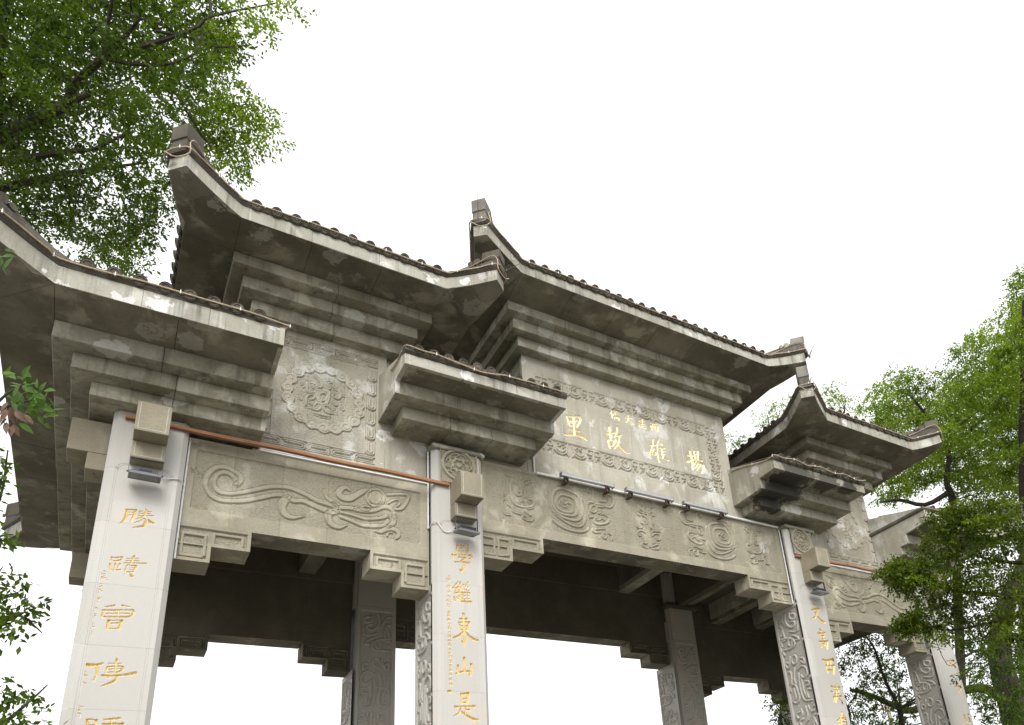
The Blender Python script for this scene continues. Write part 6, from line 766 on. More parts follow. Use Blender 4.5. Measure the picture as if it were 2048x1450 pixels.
# body of the central block and side blocks (side faces visible between the roofs)
def body(x0, x1, z0, z1, lab, fronty=WY):
    mb = MB()
    mb.box(x0, x0+.25, fronty+.05, 3.54, z0, z1, .003); mb.box(x1-.25, x1, fronty+.05, 3.54, z0, z1, .003)
    mb.box(x0+.2505, x1-.2505, fronty+.05, .30, z0, z1); mb.box(x0+.2505, x1-.2505, 3.34, 3.54, z0, z1)
    return part(mb.build('upper_block', M_CORN, gate, label=lab))
body(-1.851, 1.851, 5.2365, 7.21, 'central upper block carrying the highest roof')
bL = body(-5.149, -3.741, 4.90, 6.48, 'left upper block carrying the second roof')
bR = body(3.741, 5.149, 4.90, 6.48, 'right upper block carrying the second roof')
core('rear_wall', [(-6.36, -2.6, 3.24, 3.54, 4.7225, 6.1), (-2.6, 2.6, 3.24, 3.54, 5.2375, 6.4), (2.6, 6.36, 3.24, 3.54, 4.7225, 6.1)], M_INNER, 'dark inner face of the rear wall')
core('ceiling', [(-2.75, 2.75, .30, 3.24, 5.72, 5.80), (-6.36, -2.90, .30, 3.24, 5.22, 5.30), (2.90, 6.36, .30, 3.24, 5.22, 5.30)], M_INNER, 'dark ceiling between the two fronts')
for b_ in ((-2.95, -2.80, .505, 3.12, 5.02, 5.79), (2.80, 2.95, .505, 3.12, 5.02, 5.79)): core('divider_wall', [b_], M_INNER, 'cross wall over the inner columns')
bm_ = None
for k, (x0, x1, z) in enumerate([(1.60, 1.82, 5.325), (-1.82, -1.60, 5.325), (2.93, 3.19, 5.075), (-3.19, -2.93, 5.075), (3.76, 3.99, 4.815), (-4.03, -3.80, 4.80), (4.93, 5.17, 4.828), (-5.17, -4.93, 4.828)]):
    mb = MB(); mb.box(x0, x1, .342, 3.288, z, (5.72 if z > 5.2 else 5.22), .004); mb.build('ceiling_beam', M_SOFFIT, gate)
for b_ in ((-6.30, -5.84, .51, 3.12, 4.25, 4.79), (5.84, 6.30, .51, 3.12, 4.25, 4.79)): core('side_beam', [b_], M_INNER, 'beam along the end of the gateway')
# rough concrete neck seen on top of the rear column
mb = MB(); mb.box(2.52, 3.30, 3.05, 3.24, 4.98, 5.07, .02); mb.build('column_neck', M_INNER, rcols[3])
# ------------------------------------------------------------------ inscribed panel of the central block
def text_panel():
    x0, x1, z0, z1 = -1.851, 1.851, 5.2365, 7.21
    us = frange(x0, x1, .0085); vs = frange(z0, z1, .0085)
    U, V = np.meshgrid(us, vs, indexing='ij')
    keys = [('li', 'gold character 里'), ('gu', 'gold character 故'), ('xiong', 'gold character 雄'), ('yang', 'gold character 揚'), ('ru', 'small gold character 儒'), ('da', 'small gold character 大'), ('han2', 'small gold character 漢'), ('xi2', 'small gold character 西')]
    H = np.zeros_like(U); G = []
    for k, lab in keys:
        st = fat(parse(k), 1.22); d = sdf(U, V, st, cut=.04); H -= np.clip(-d*1.3, 0, .02) + .004*(d < 0); G.append((k, st, lab))
    # frieze: sunk band with frets and arcs
    oX, oZ0, oZ1, wd = 1.665, 5.66, 6.93, .235
    outer = frame_mask(U, V, -oX, oX, oZ0, oZ1, .002); inner = frame_mask(U, V, -oX+wd, oX-wd, oZ0+wd, oZ1-wd, .002)
    band = np.maximum(outer, -inner)
    st = []; r = .010
    def fret(cx, cz, s, f=1):
        for sx in (-1, 1):
            a = lambda u, v: (cx+sx*f*u*s, cz+v*s, r)
            st.append([a(.10,.42), a(.42,.42), a(.42,.12), a(.18,.12), a(.18,.27)]); st.append([a(.10,-.42), a(.42,-.42), a(.42,-.10), a(.16,-.10), a(.16,-.26)])
        st.append([(cx, cz-.45*s, r*.9), (cx, cz+.45*s, r*.9)])
    def arcs(cx, cz, s, f):
        for k, rr in enumerate((.46, .30)):
            st.append([(cx+f*s*(rr*math.cos(t)-.1), cz+s*(rr*math.sin(t)+.12), r*(1 if k else 1.2)) for t in np.linspace(-2.6, -.2, 7)])
        st.append([(cx-f*.25*s, cz+.40*s, r), (cx-f*.08*s, cz+.30*s, r), (cx-f*.20*s, cz+.20*s, r)]); st.append([(cx+f*.05*s, cz+.38*s, r), (cx+f*.22*s, cz+.26*s, r), (cx+f*.10*s, cz+.14*s, r)])
        st.append([(cx+f*.4*s, cz+.4*s, r), (cx+f*.28*s, cz-.05*s, r), (cx+f*.42*s, cz-.35*s, r)])
    n = 13; pitch = 2*(oX-wd/2)/(n-1)
    for cz in (oZ0+wd/2, oZ1-wd/2):
        for k in range(n):
            cx = -oX+wd/2 + k*pitch
            (fret(cx, cz, .23) if k % 3 == 0 else arcs(cx, cz, .235, 1 if k % 3 == 1 else -1))
    for sx in (-1, 1):
        for k, cz in enumerate(np.linspace(oZ0+wd*1.45, oZ1-wd*1.45, 4)):
            (fret(sx*(oX-wd/2), cz, .22) if k % 2 else arcs(sx*(oX-wd/2), cz, .225, sx))
    d = sdf(U, V, st)
    H += np.where(band < 0, relief(d, .018, .007)*sstep(-band/.010), 0.0)
    for zz in (oZ1+.004, oZ0+wd+.0): H -= .008*np.exp(-((V-zz)/.006)**2)*(np.abs(U) < oX)
    cuts = [-1.24, -.62, 0.03, .62, 1.24]
    for c_ in cuts: H -= .003*np.exp(-((U-c_)/.006)**2)
    for zz in (5.60, 6.16, 6.72): H -= .0025*np.exp(-((V-zz)/.006)**2)
    PK = ((band < -.004) & (d > .004)).astype(float)*.6
    q = MB(); q.box(x0+.002, x1-.002, WY+.040, WY+.0475, z0, z1); p = part(q.build('inscribed_panel', M_UPPER, gate, label='large panel with the gold title characters 揚雄故里'))
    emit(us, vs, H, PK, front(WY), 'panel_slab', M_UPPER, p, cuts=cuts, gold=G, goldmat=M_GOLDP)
    for sx in (-1, 1):
        q = MB(); q.add([(sx*1.851, WY, z0), (sx*1.851, WY+.05, z0), (sx*1.851, WY+.05, z1), (sx*1.851, WY, z1)], [(0,1,2,3) if sx > 0 else (3,2,1,0)]); q.build('panel_edge', M_UPPER, p)
    # pale mortar squares round the four large characters
    for (a, b, c_, d_) in ((-1.27, -.80, 5.97, 6.46), (-.62, -.10, 5.95, 6.46), (.14, .66, 5.95, 6.43), (.88, 1.36, 5.94, 6.42)):
        t = .007; y0, y1 = WY-.0022, WY+.004
        q = MB(); q.box(a, a+t, y0, y1, c_, d_); q.box(b-t, b, y0, y1, c_, d_); q.box(a+t, b-t, y0, y1, d_-t, d_); q.box(a+t, b-t, y0, y1, c_, c_+t)
        q.build('mortar_joint', M_MORTAR, p)
text_panel()
# ------------------------------------------------------------------ medallion panels either side
def scallop_panel(sgn, step):
    x0, x1 = -5.149, -3.741; z0, z1 = 4.7215, 6.48
    cx, cz = -4.445, 5.66
    Uw = frange(x0, x1, step); Vw = frange(z0, z1, step)
    U, V = np.meshgrid(Uw, Vw, indexing='ij')
    st = parse('M'); st = [s for s in st]
    d, E = sdf(U, V, st, lines=True)
    # ring of cloud lobes with spiral lines
    rx, rz = .405, .41; n = 19; dl = np.full(U.shape, 1.0); gr = []
    for k in range(n):
        a = 2*math.pi*k/n + .1; ux, uz = cx+rx*math.cos(a), cz+rz*math.sin(a)
        dl = np.minimum(dl, np.hypot(U-ux, V-uz) - .066 - .004*math.sin(k*2.7))
        P = []
        for j in range(11):
            t = a + j*.62*(1 if k % 2 else -1) + 1.2; rr = .056*(1-j/12.5); P.append((ux+rr*math.cos(t), uz+rr*math.sin(t), .0028))
        gr.append(P)
    g = sdf(U, V, gr); dl = np.minimum(dl, np.abs(np.hypot((U-cx)/rx, (V-cz)/rz)-1)*.40-.036)
    d = np.minimum(d, dl)
    H0 = relief(d, .012, .004) + etch(np.where(dl < 0, 1, E), .012, .0045) - .009*np.clip(1-np.maximum(g, 0)/.0045, 0, 1)*(dl < 0)
    # border of nested loops
    oX0, oX1, oZ0, oZ1, wd = x0+.03, -3.845, 4.895, 6.40, .125
    outer = frame_mask(U, V, oX0, oX1, oZ0, oZ1, .002); inner = frame_mask(U, V, oX0+wd, oX1-wd, oZ0+wd, oZ1-wd, .002)
    band = np.maximum(outer, -inner); bs = []
    def loop(cx_, cz_, L, horiz, flip, kind):
        for q, hw in enumerate((.044, .021)):
            r = .0078; hl = L/2 - (.046-hw) - .012
            if kind == 'U':
                arc = [(hl-.03+ .03*math.cos(t)*1.0 - 0, hw*math.sin(t)) for t in np.linspace(-math.pi/2, math.pi/2, 7)]
                P = [(-hl, -hw)] + arc + [(-hl, hw)]
            else: P = [(-hl, -hw), (hl, -hw), (hl, hw), (-hl, hw), (-hl, -hw)]
            P = [(p[0]*(-1 if flip else 1), p[1]) for p in P]
            bs.append([(cx_+p[0], cz_+p[1], r) if horiz else (cx_+p[1], cz_+p[0], r) for p in P])
    nx, nz = 5, 6
    for cz_ in (oZ0+wd/2, oZ1-wd/2):
        for k in range(nx):
            L = (oX1-oX0)/nx; loop(oX0+L*(k+.5), cz_, L, True, k > nx//2, 'R' if k == nx//2 else 'U')
    for cx_ in (oX0+wd/2, oX1-wd/2):
        for k in range(nz):
            L = (oZ1-oZ0-2*wd)/nz; loop(cx_, oZ0+wd+L*(k+.5), L, False, True, 'U')
    db = sdf(U, V, bs, smooth=False)
    field = inner < -.012
    rim = (inner >= -.012) & (inner < 0)
    H = np.where(band < 0, relief(db, .016, .005)*sstep(-band/.006), 0.0)
    H = np.where(field, H0*sstep((-inner-.012)/.006) , H)
    cuts = [-4.80, -4.22]
    for c_ in cuts: H -= .004*np.exp(-((U-c_)/.004)**2)
    H -= .003*np.exp(-((V-5.48)/.004)**2)
    PK = ((field & (d > .004)) | ((band < 0) & (db > .003))).astype(float)
    PK[~field] *= .2
    if sgn > 0: us = -Uw[::-1]; H = H[::-1]; PK = PK[::-1]; cuts = [-c_ for c_ in cuts][::-1]
    else: us = Uw
    a, b = sorted((sgn*5.147, sgn*3.743))
    q = MB(); q.box(a, b, WY+.040, WY+.0475, z0, z1)
    p = part(q.build('medallion_panel', M_UPPER, gate, label=('left' if sgn < 0 else 'right') + ' wall panel with a scalloped cloud medallion'))
    emit(us, Vw, H, PK, front(WY), 'panel_slab', M_UPPER, p, cuts=cuts)
    xe = sgn*3.741
    q = MB(); q.add([(xe, WY, z0), (xe, WY+.05, z0), (xe, WY+.05, z1), (xe, WY, z1)], [(0,1,2,3) if sgn < 0 else (3,2,1,0)]); q.build('panel_edge', M_UPPER, p)
scallop_panel(-1, .0058); scallop_panel(1, .010)
# ------------------------------------------------------------------ roofs
def course(x0, x1, y0, y1, z0, z1, parent, mat, left=True, right=True, blk=.92, depth=.42, seed=0):
    """one projecting course: stones along the front, the ends and the back, with hairline joints"""
    rnd = random.Random(seed); g = .0018
    def run(a, b):
        n = max(1, int(round((b-a)/blk))); c_ = [a+(b-a)*k/n for k in range(n+1)]
        return [c_[0]] + [v + rnd.uniform(-.12, .12) for v in c_[1:-1]] + [c_[-1]]
    xs = run(x0, x1)
    for a, b in zip(xs[:-1], xs[1:]):
        j = rnd.uniform(-.0025, .0025)
        for (ya, yb) in ((y0+j, y0+depth), (y1-depth, y1-j)):
            q = MB(); q.box(a+(g if a > x0 or left else .005), b-(g if b < x1 or right else .005), ya, yb, z0+rnd.uniform(0, .002), z1, .005); q.build('course_stone', mat, parent)
    ys = run(y0+depth, y1-depth)
    for side, xe, s in ((left, x0, 1), (right, x1, -1)):
        if not side: continue
        for a, b in zip(ys[:-1], ys[1:]):
            q = MB(); j = rnd.uniform(-.0025, .0025); xa, xb = sorted((xe+j, xe+s*depth)); q.box(xa, xb, a+g, b-g, z0+rnd.uniform(0, .002), z1, .005); q.build('course_stone', mat, parent)
def tile_meshes():
    # a barrel tile running up the slope (+Y local), its round end facing -Y
    mb = MB(); n = 8; r = .053; L = 1.15
    V = []; F = []
    for j, (y, rr) in enumerate(((0, r), (.0, r*.985), (L, r*.95))):
        for k in range(n+1):
            a = math.pi*k/n; V.append((rr*math.cos(a), y, rr*math.sin(a)))
    for j in range(1, 2):
        for k in range(n): F.append((j*(n+1)+k, (j+1)*(n+1)+k, (j+1)*(n+1)+k+1, j*(n+1)+k+1))
    mb.add(V, F)
    # round end disc with raised rings
    prof = [(0, -.010), (.016, -.010), (.018, -.004), (.034, -.004), (.037, -.012), (.044, -.012), (.046, -.004), (.052, -.004), (.056, -.010), (.060, 0)]
    N = 14; V = [(0, prof[0][1], 0)]; F = []
    for (rr, y) in prof[1:]:
        for k in range(N): V.append((rr*math.cos(2*math.pi*k/N), y, rr*math.sin(2*math.pi*k/N)))
    for k in range(N): F.append((0, 1+k, 1+(k+1) % N))
    for j in range(len(prof)-2):
        for k in range(N): a = 1+j*N; F.append((a+k, a+N+k, a+N+(k+1) % N, a+(k+1) % N))
    mb.add(V, F)
    bar = mesh('barrel_tile', mb.V, mb.F, M_TILE)
    # drip tile: curved lip hanging between two barrels
    mb = MB(); V = []; F = []; m = 8
    for j, (dy, dz) in enumerate(((-.006, 0), (-.006, -.035), (.02, -.035), (.02, 0))):
        for k in range(m+1):
            u = -1+2*k/m; V.append((u*.062, dy, dz*(1-.5*abs(u)) + .038*u*u - .012))
    for k in range(m): F.append((k, m+1+k, m+2+k, k+1)); F.append((m+1+k, 2*(m+1)+k, 2*(m+1)+k+1, m+2+k))
    mb.add(V, F)
    V = []; F = []
    for j, y in enumerate((0, 1.1)):
        for k in range(m+1): u = -1+2*k/m; V.append((u*.07, y, .038*u*u-.014))
    for k in range(m): F.append((k, k+1, m+2+k, m+1+k))
    mb.add(V, F)
    drip = mesh('drip_tile', mb.V, mb.F, M_TILE)
    return bar, drip
BAR, DRIP = tile_meshes()
def place_tiles(parent, P0, P1, nrm, slope, pitch=.2, phase=.5, lift=.0):
    """tiles along the eave from P0 to P1 (3D points on top of the bed); nrm = outward horizontal normal"""
    P0 = Vector(P0); P1 = Vector(P1); L = (P1-P0).length; n = int(L/pitch); t = (P1-P0).normalized()
    Y = (-Vector(nrm)*math.cos(slope) + Vector((0, 0, math.sin(slope)))).normalized()
    X = t - Y*t.dot(Y); X.normalize(); Z = X.cross(Y)
    if Z.z < 0: X = -X; Z = X.cross(Y)
    st = (L - (n-1)*pitch)/2
    for k in range(n):
        for me, nm, off, dz in ((BAR, 'barrel_tile', 0, .000), (DRIP, 'drip_tile', .5, .004)):
            if off and k == n-1: continue
            p = P0 + t*(st+pitch*(k+off)) + Vector((0, 0, dz+lift+random.uniform(-.003, .003))) + Vector(nrm)*(.006 if not off else .0)
            o = bpy.data.objects.new(nm, me); C.objects.link(o); o.parent = parent
            R = Matrix((X, Y, Z)).transposed().to_4x4() @ Matrix.Rotation(random.uniform(-.03, .03), 4, 'Z')
            o.matrix_basis = Matrix.Translation(p) @ R
def roof(x0, x1, y0, y1, zs, ze, fh, ovf, tip, tipdz, tiph, lab, leftend='tip', rightend='tip', steps=(), seed=1, mats=None, slope=20, blockh=.20, single=False, lipw=.035, liph=.065, matF=None, pan=.72, lightblocks=5, tlift=-.022):
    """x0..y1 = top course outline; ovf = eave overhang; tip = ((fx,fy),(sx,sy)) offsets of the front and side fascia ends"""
    rnd = random.Random(seed); MF = matF or M_FASCIA; MS = M_SOFFIT if mats is None else mats; MCn = M_CORN if mats is None else mats
    (tfx, tfy), (tsx, tsy) = tip
    ov = ovf
    # perimeter (bottom edge of the fascia), counter-clockwise from front-left side point
    per = []   # entries: (x,y,z_bottom,z_top,tag)
    zt, ztt = ze+fh, ze+tipdz+tiph
    def corner(sx, sy, cx, cy, first):
        F = (cx+sx*tfx, cy+sy*tfy, ze+tipdz, ztt, 'F'); S = (cx+sx*tsx, cy+sy*tsy, ze+tipdz, ztt, 'S')
        kf = (cx, cy+sy*ov, ze, zt, 'k'); ks = (cx+sx*ov, cy, ze, zt, 'k')
        return [ks, S, F, kf] if first else [kf, F, S, ks]
    if leftend == 'tip': per += corner(-1, -1, x0, y0, True)
    else: per += [(x0, y0-ov, ze, zt, 'cut')]
    if rightend == 'tip': per += corner(1, -1, x1, y0, False)
    else: per += [(x1, y0-ov, ze, zt, 'cut')]
    if not single:
        if rightend == 'tip': per += corner(1, 1, x1, y1, True)
        else: per += [(x1, y1+ov, ze, zt, 'cut')]
        if leftend == 'tip': per += corner(-1, 1, x0, y1, False)
        else: per += [(x0, y1+ov, ze, zt, 'cut')]
    n = len(per); closed = not single
    # hidden solid core between the courses
    mb = MB(); zz0 = min([s[4] for s in steps]) if steps else zs-.1
    mb.box(x0+.36, x1-(.36 if rightend == 'tip' else .006), y0+.36, (y1-.36), max(zz0, zs-.3)+.02, zs+.02)
    rf = part(mb.build('roof', MCn, gate, label=lab))
    for k, (a, b, c_, d_, e_, f_) in enumerate(steps):
        course(a, b, c_, d_, e_, f_, rf, MCn, left=(leftend == 'tip'), right=(rightend == 'tip'), seed=seed*10+k)
    # fascia boards in lengths
    th = .06
    def vec(p, z): return Vector((p[0], p[1], z))
    segs = [(per[i], per[(i+1) % n]) for i in range(n if closed else n-1)]
    segs = [s for s in segs if not (s[0][4] == 'cut' and s[1][4] == 'cut' and abs(s[0][0]-s[1][0]) < .01 and closed)]
    for (A, B) in segs:
        L = math.hypot(B[0]-A[0], B[1]-A[1]); m = max(1, int(round(L/pan))) if (A[4] in 'kcut' and B[4] in 'kcut' and A[4] != 'F') else 1
        t = Vector((B[0]-A[0], B[1]-A[1], 0)).normalized(); nr = Vector((t.y, -t.x, 0))
        curved = (A[4] == 'k') != (B[4] == 'k') and ('F' in (A[4], B[4]) or 'S' in (A[4], B[4]))
        cs = [0] + [k/m + (rnd.uniform(-.03, .03) if m > 1 else 0) for k in range(1, m)] + [1]
        for a, b in zip(cs[:-1], cs[1:]):
            q = MB(); g = .0015/L; a_, b_ = a+(g if a > 0 else 0), b-(g if b < 1 else 0)
            N = 5 if curved else 1
            rows = []
            for k in range(N+1):
                f = a_+(b_-a_)*k/N; p = vec(A, 0).lerp(vec(B, 0), f)
                if curved:      # sweeping upward toward the tip
                    h = f if A[4] == 'k' else 1-f; hz = h**1.35; zb_ = ze+tipdz*hz; zt_ = (zt + (ztt-zt)*hz)
                else: zb_ = A[2]+(B[2]-A[2])*f; zt_ = A[3]+(B[3]-A[3])*f
                j = rnd.uniform(0, .002) if k == 0 else j
                rows.append([(p.x, p.y, zb_), (p.x, p.y, zt_), (p.x-nr.x*th, p.y-nr.y*th, zt_), (p.x-nr.x*th, p.y-nr.y*th, zb_+.002)])
            V = [v for r in rows for v in r]; F = []
            for k in range(N):
                for c in range(4): F.append((4*k+c, 4*k+4+c, 4*k+4+(c+1) % 4, 4*k+(c+1) % 4))
            F = [tuple(reversed(f)) for f in F] + [(0,1,2,3), (4*N+3,4*N+2,4*N+1,4*N)]
            q.add(V, [tuple(reversed(f)) for f in F]); q.build('fascia_stone', MF, rf)
    # soffit panels between the top course and the fascia
    def quad(pts, nm='soffit_panel', lift=.012, mat=None):
        P = [Vector(p) for p in pts]; cen = sum(P, Vector())/len(P)
        nrm = (P[1]-P[0]).cross(P[2]-P[0]).normalized()
        if nrm.z > 0: P.reverse(); nrm = -nrm
        jj = rnd.uniform(-.003, .003)
        P = [cen + (p-cen)*(1-.0025/max((p-cen).length, .05)) - nrm*jj for p in P]
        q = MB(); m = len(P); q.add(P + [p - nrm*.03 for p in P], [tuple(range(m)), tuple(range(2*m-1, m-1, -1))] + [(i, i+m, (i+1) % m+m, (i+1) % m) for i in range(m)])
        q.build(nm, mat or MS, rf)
    ins = .004
    def strip(ax, a0, a1, inner, outer, sgn):
        m = max(1, int(round((a1-a0)/.78))); cs = [a0+(a1-a0)*k/m + (rnd.uniform(-.05, .05) if 0 < k < m else 0) for k in range(m+1)]
        for a, b in zip(cs[:-1], cs[1:]):
            if ax == 'x': quad([(a, inner, zs), (b, inner, zs), (b, outer, ze-.004), (a, outer, ze-.004)])
            else: quad([(inner, a, zs), (inner, b, zs), (outer, b, ze-.004), (outer, a, ze-.004)])
    e = .004
    strip('x', x0, x1, y0+.004, y0-ov+e, -1)
    if not single: strip('x', x0, x1, y1-.004, y1+ov-e, 1)
    if leftend == 'tip': strip('y', y0, y1, x0+.004, x0-ov+e, -1)
    if rightend == 'tip': strip('y', y0, y1, x1-.004, x1+ov-e, 1)
    for (sx, sy, cx, cy, ok) in ((-1, -1, x0, y0, leftend == 'tip'), (1, -1, x1, y0, rightend == 'tip'), (1, 1, x1, y1, rightend == 'tip' and not single), (-1, 1, x0, y1, leftend == 'tip' and not single)):
        if not ok: continue
        kf = (cx, cy+sy*(ov-e), ze-.004); ks = (cx+sx*(ov-e), cy, ze-.004)
        F = (cx+sx*(tfx-.004), cy+sy*(tfy-.008), ze+tipdz-.006); S = (cx+sx*(tsx-.008), cy+sy*(tsy-.004), ze+tipdz-.006)
        quad([(cx, cy, zs), kf, ks], 'soffit_corner'); 
        # the upswept triangle in two leaves so that it can curl
        mF = tuple(Vector(kf).lerp(Vector(F), .5)); mS = tuple(Vector(ks).lerp(Vector(S), .5))
        dz = tipdz*(.5-.5**1.35)
        mF = (mF[0], mF[1], mF[2]-dz); mS = (mS[0], mS[1], mS[2]-dz)
        quad([kf, mF, mS, ks], 'soffit_corner'); quad([mF, F, S, mS], 'soffit_corner')
    # tile bed (dark lip) all round, then the tiled slopes
    lip = []; N = len(per)
    path = []
    for i in range(N if closed else N-1):
        A, B = per[i], per[(i+1) % N]
        m = 6 if ('k' in (A[4], B[4]) and (A[4] in 'FS' or B[4] in 'FS')) else 1
        for k in range(m):
            f = k/m; h = (f if A[4] == 'k' else 1-f) if m > 1 else 0
            z = (zt+(ztt-zt)*h**1.35) if m > 1 else A[3]+(B[3]-A[3])*f
            path.append((A[0]+(B[0]-A[0])*f, A[1]+(B[1]-A[1])*f, z))
    if not closed: path.append((per[-1][0], per[-1][1], per[-1][3]))
    M = len(path); cxm, cym = (x0+x1)/2, (y0+y1)/2
    outs = []
    for i in range(M):
        a = Vector(path[(i-1) % M] if closed or i else path[i]); b = Vector(path[(i+1) % M] if closed or i < M-1 else path[i]); p = Vector(path[i])
        t = (b-a); t.z = 0; t.normalize(); nr = Vector((t.y, -t.x, 0)); outs.append(nr)
    q = MB(); V = []
    rw = rnd
    for p, nr in zip(path, outs):
        wv = rw.uniform(-.004, .004)
        V += [(p[0]+nr.x*.004, p[1]+nr.y*.004, p[2]+.0015), (p[0]+nr.x*(lipw+wv), p[1]+nr.y*(lipw+wv), p[2]+.028), (p[0]+nr.x*(lipw+.004), p[1]+nr.y*(lipw+.004), p[2]+liph), (p[0]-nr.x*.25, p[1]-nr.y*.25, p[2]+liph+.012)]
    F = []
    for i in range(M if closed else M-1):
        j = (i+1) % M
        for c in range(3): F.append((4*i+c, 4*j+c, 4*j+c+1, 4*i+c+1))
    if not closed: F += [(0,1,2,3), (4*M-1,4*M-2,4*M-3,4*M-4)]
    q.add(V, F); q.build('tile_bed', M_RIDGE, rf)
    # slopes
    sl = math.radians(slope); Hh = math.tan(sl)
    ztop = zt+liph
    q = MB()
    if not single:
        half = (y1-y0)/2+ov
        rl = x0-ov+half if leftend == 'tip' else x0; rr = x1+ov-half if rightend == 'tip' else x1
        if rl > rr: rl = rr = (x0+x1)/2
        zr = ztop + half*Hh
        V = [(p[0], p[1], p[2]+liph-.02) for p in path]; a = len(V); V += [(rl, cym, zr), (rr, cym, zr)]; F = []
        for i in range(M):
            j = (i+1) % M; mx_, my_ = (path[i][0]+path[j][0])/2, (path[i][1]+path[j][1])/2
            isF = abs(outs[i].y) > .5 and abs((outs[i]+outs[j]).y) > abs((outs[i]+outs[j]).x)
            if isF:
                ii = a if path[i][0] < cxm else a+1; jj = a if path[j][0] < cxm else a+1
                F.append((i, j, jj) if ii == jj else (i, j, jj, ii))
            else:
                F.append((i, j, a if mx_ < cxm else a+1))
        q.add(V, F)
    else:
        back = y1; zr = ztop + (back-(y0-ov))*Hh
        V = [(x0, y0-ov, ztop-.02), (x1, y0-ov, ztop-.02), (x1, back, zr-.02), (x0, back, zr-.02)]; q.add(V, [(0,1,2,3)])
    q.build('tile_underlay', M_TILE, rf)
    # tiles
    zl = zt+liph
    place_tiles(rf, (x0 + (.04 if leftend != 'tip' else 0), y0-ov-lipw+.005, zl), (x1-(.04 if rightend != 'tip' else 0), y0-ov-lipw+.005, zl), (0, -1, 0), sl, lift=tlift)
    if not single:
        place_tiles(rf, (x1, y1+ov+lipw, zl), (x0, y1+ov+lipw, zl), (0, 1, 0), sl, lift=tlift)
        if leftend == 'tip': place_tiles(rf, (x0-ov-lipw, y1, zl), (x0-ov-lipw, y0, zl), (-1, 0, 0), sl, lift=tlift)
        if rightend == 'tip': place_tiles(rf, (x1+ov+lipw, y0, zl), (x1+ov+lipw, y1, zl), (1, 0, 0), sl, lift=tlift)
    for (sx, sy, cx, cy, ok) in ((-1, -1, x0, y0, leftend == 'tip'), (1, -1, x1, y0, rightend == 'tip'), (1, 1, x1, y1, rightend == 'tip' and not single), (-1, 1, x0, y1, leftend == 'tip' and not single)):
        if not ok: continue
        tp = Vector((cx+sx*(tfx+tsx)/2, cy+sy*(tfy+tsy)/2, ztt+liph)); inw = Vector((-sx, -sy, 0)).normalized(); side = Vector((-inw.y, inw.x, 0))
        # hip ridge: a swept beam that dips then climbs up the hip
        zb = lambda s_: tp.z - (ztt-zt)*min(1, s_/.95)**.75 + max(0, s_-.75)*math.tan(sl)*.70
        q = MB(); S_ = [0.0, .12, .25, .4, .6, .8, 1.1, 1.6, 2.1]; V = []; hw = .085
        for s_ in S_:
            p = tp + inw*(s_-.02); z = zb(s_); hh = .26 - .06*min(1, s_/1.2)
            for (u, v) in ((-hw, -.05), (-hw*1.0, hh*.62), (-hw*.62, hh*.8), (-hw*.55, hh), (hw*.55, hh), (hw*.62, hh*.8), (hw, hh*.62), (hw, -.05)):
                V.append((p.x+side.x*u, p.y+side.y*u, z+v))
        F = [(0,1,2,3,4,5,6,7)]
        for k in range(len(S_)-1):
            for c in range(7): F.append((8*k+c, 8*k+8+c, 8*k+9+c, 8*k+c+1))
        q.add(V, F); rg = q.build('hip_ridge', M_RIDGE, rf)
        # flared neck and end block
        q = MB()
        def ringq(s0, s1, hw_, z): return [(tp + inw*s0 + side*(-hw_)), (tp + inw*s0 + side*hw_), (tp + inw*s1 + side*hw_), (tp + inw*s1 + side*(-hw_))], z
        prof = [(-.045, .18, .100, -liph+.01), (-.035, .19, .092, -.01), (.0, .20, .078, .06), (.01, .20, .075, .12), (-.008, .20, .090, .14), (-.035, .20, .092, .155), (-.040, .19, .092, .155+blockh*.9), (-.028, .17, .085, .155+blockh)]
        V = []; 
        for (s0, s1, hw_, z) in prof:
            r_, _ = ringq(s0, s1, hw_, z); V += [(v.x, v.y, tp.z+(z if z < .16 else .155+(z-.155)*(1 if sx < 0 else .6))) for v in r_]
        F = [(3,2,1,0)]
        for k in range(len(prof)-1):
            for c in range(4): F.append((4*k+c, 4*k+(c+1) % 4, 4*k+4+(c+1) % 4, 4*k+4+c))
        m_ = 4*(len(prof)-1); F.append((m_, m_+1, m_+2, m_+3)); q.add(V, F)
        # scroll behind the block
        for s_, r_ in ((.27, .05), (.36, .035)):
            q.tube([tp + inw*s_ + side*-.075 + Vector((0, 0, .15+r_*.4)), tp + inw*s_ + side*.075 + Vector((0, 0, .15+r_*.4))], r_, 10)
        q.build('ridge_end_block', M_BLOCK if (lightblocks == 0 or lightblocks == sx) else M_BLOCKD, rf)
    rf_path[rf.name] = (path, outs, closed, liph, lipw)
    return rf
rf_path = {}
TIP = ((.55, .765), (.70, .62)); TIP3 = ((.62, .745), (.755, .64))
Y0b = 3.63
# R3, highest roof over the middle
x3, y3, d3 = 2.234, -.331, .129
R3 = roof(-x3, x3, y3, Y0b-y3, 7.684, 7.757, .145, .471, TIP3, .115, .175, 'highest roof over the middle bay, with four upturned corners',
     steps=[(-x3, x3, y3, Y0b-y3, 7.539, 7.684), (-x3+d3, x3-d3, y3+d3, Y0b-y3-d3, 7.366, 7.539), (-x3+2*d3, x3-2*d3, y3+2*d3, Y0b-y3-2*d3, 7.201, 7.366)], seed=3, lightblocks=0)
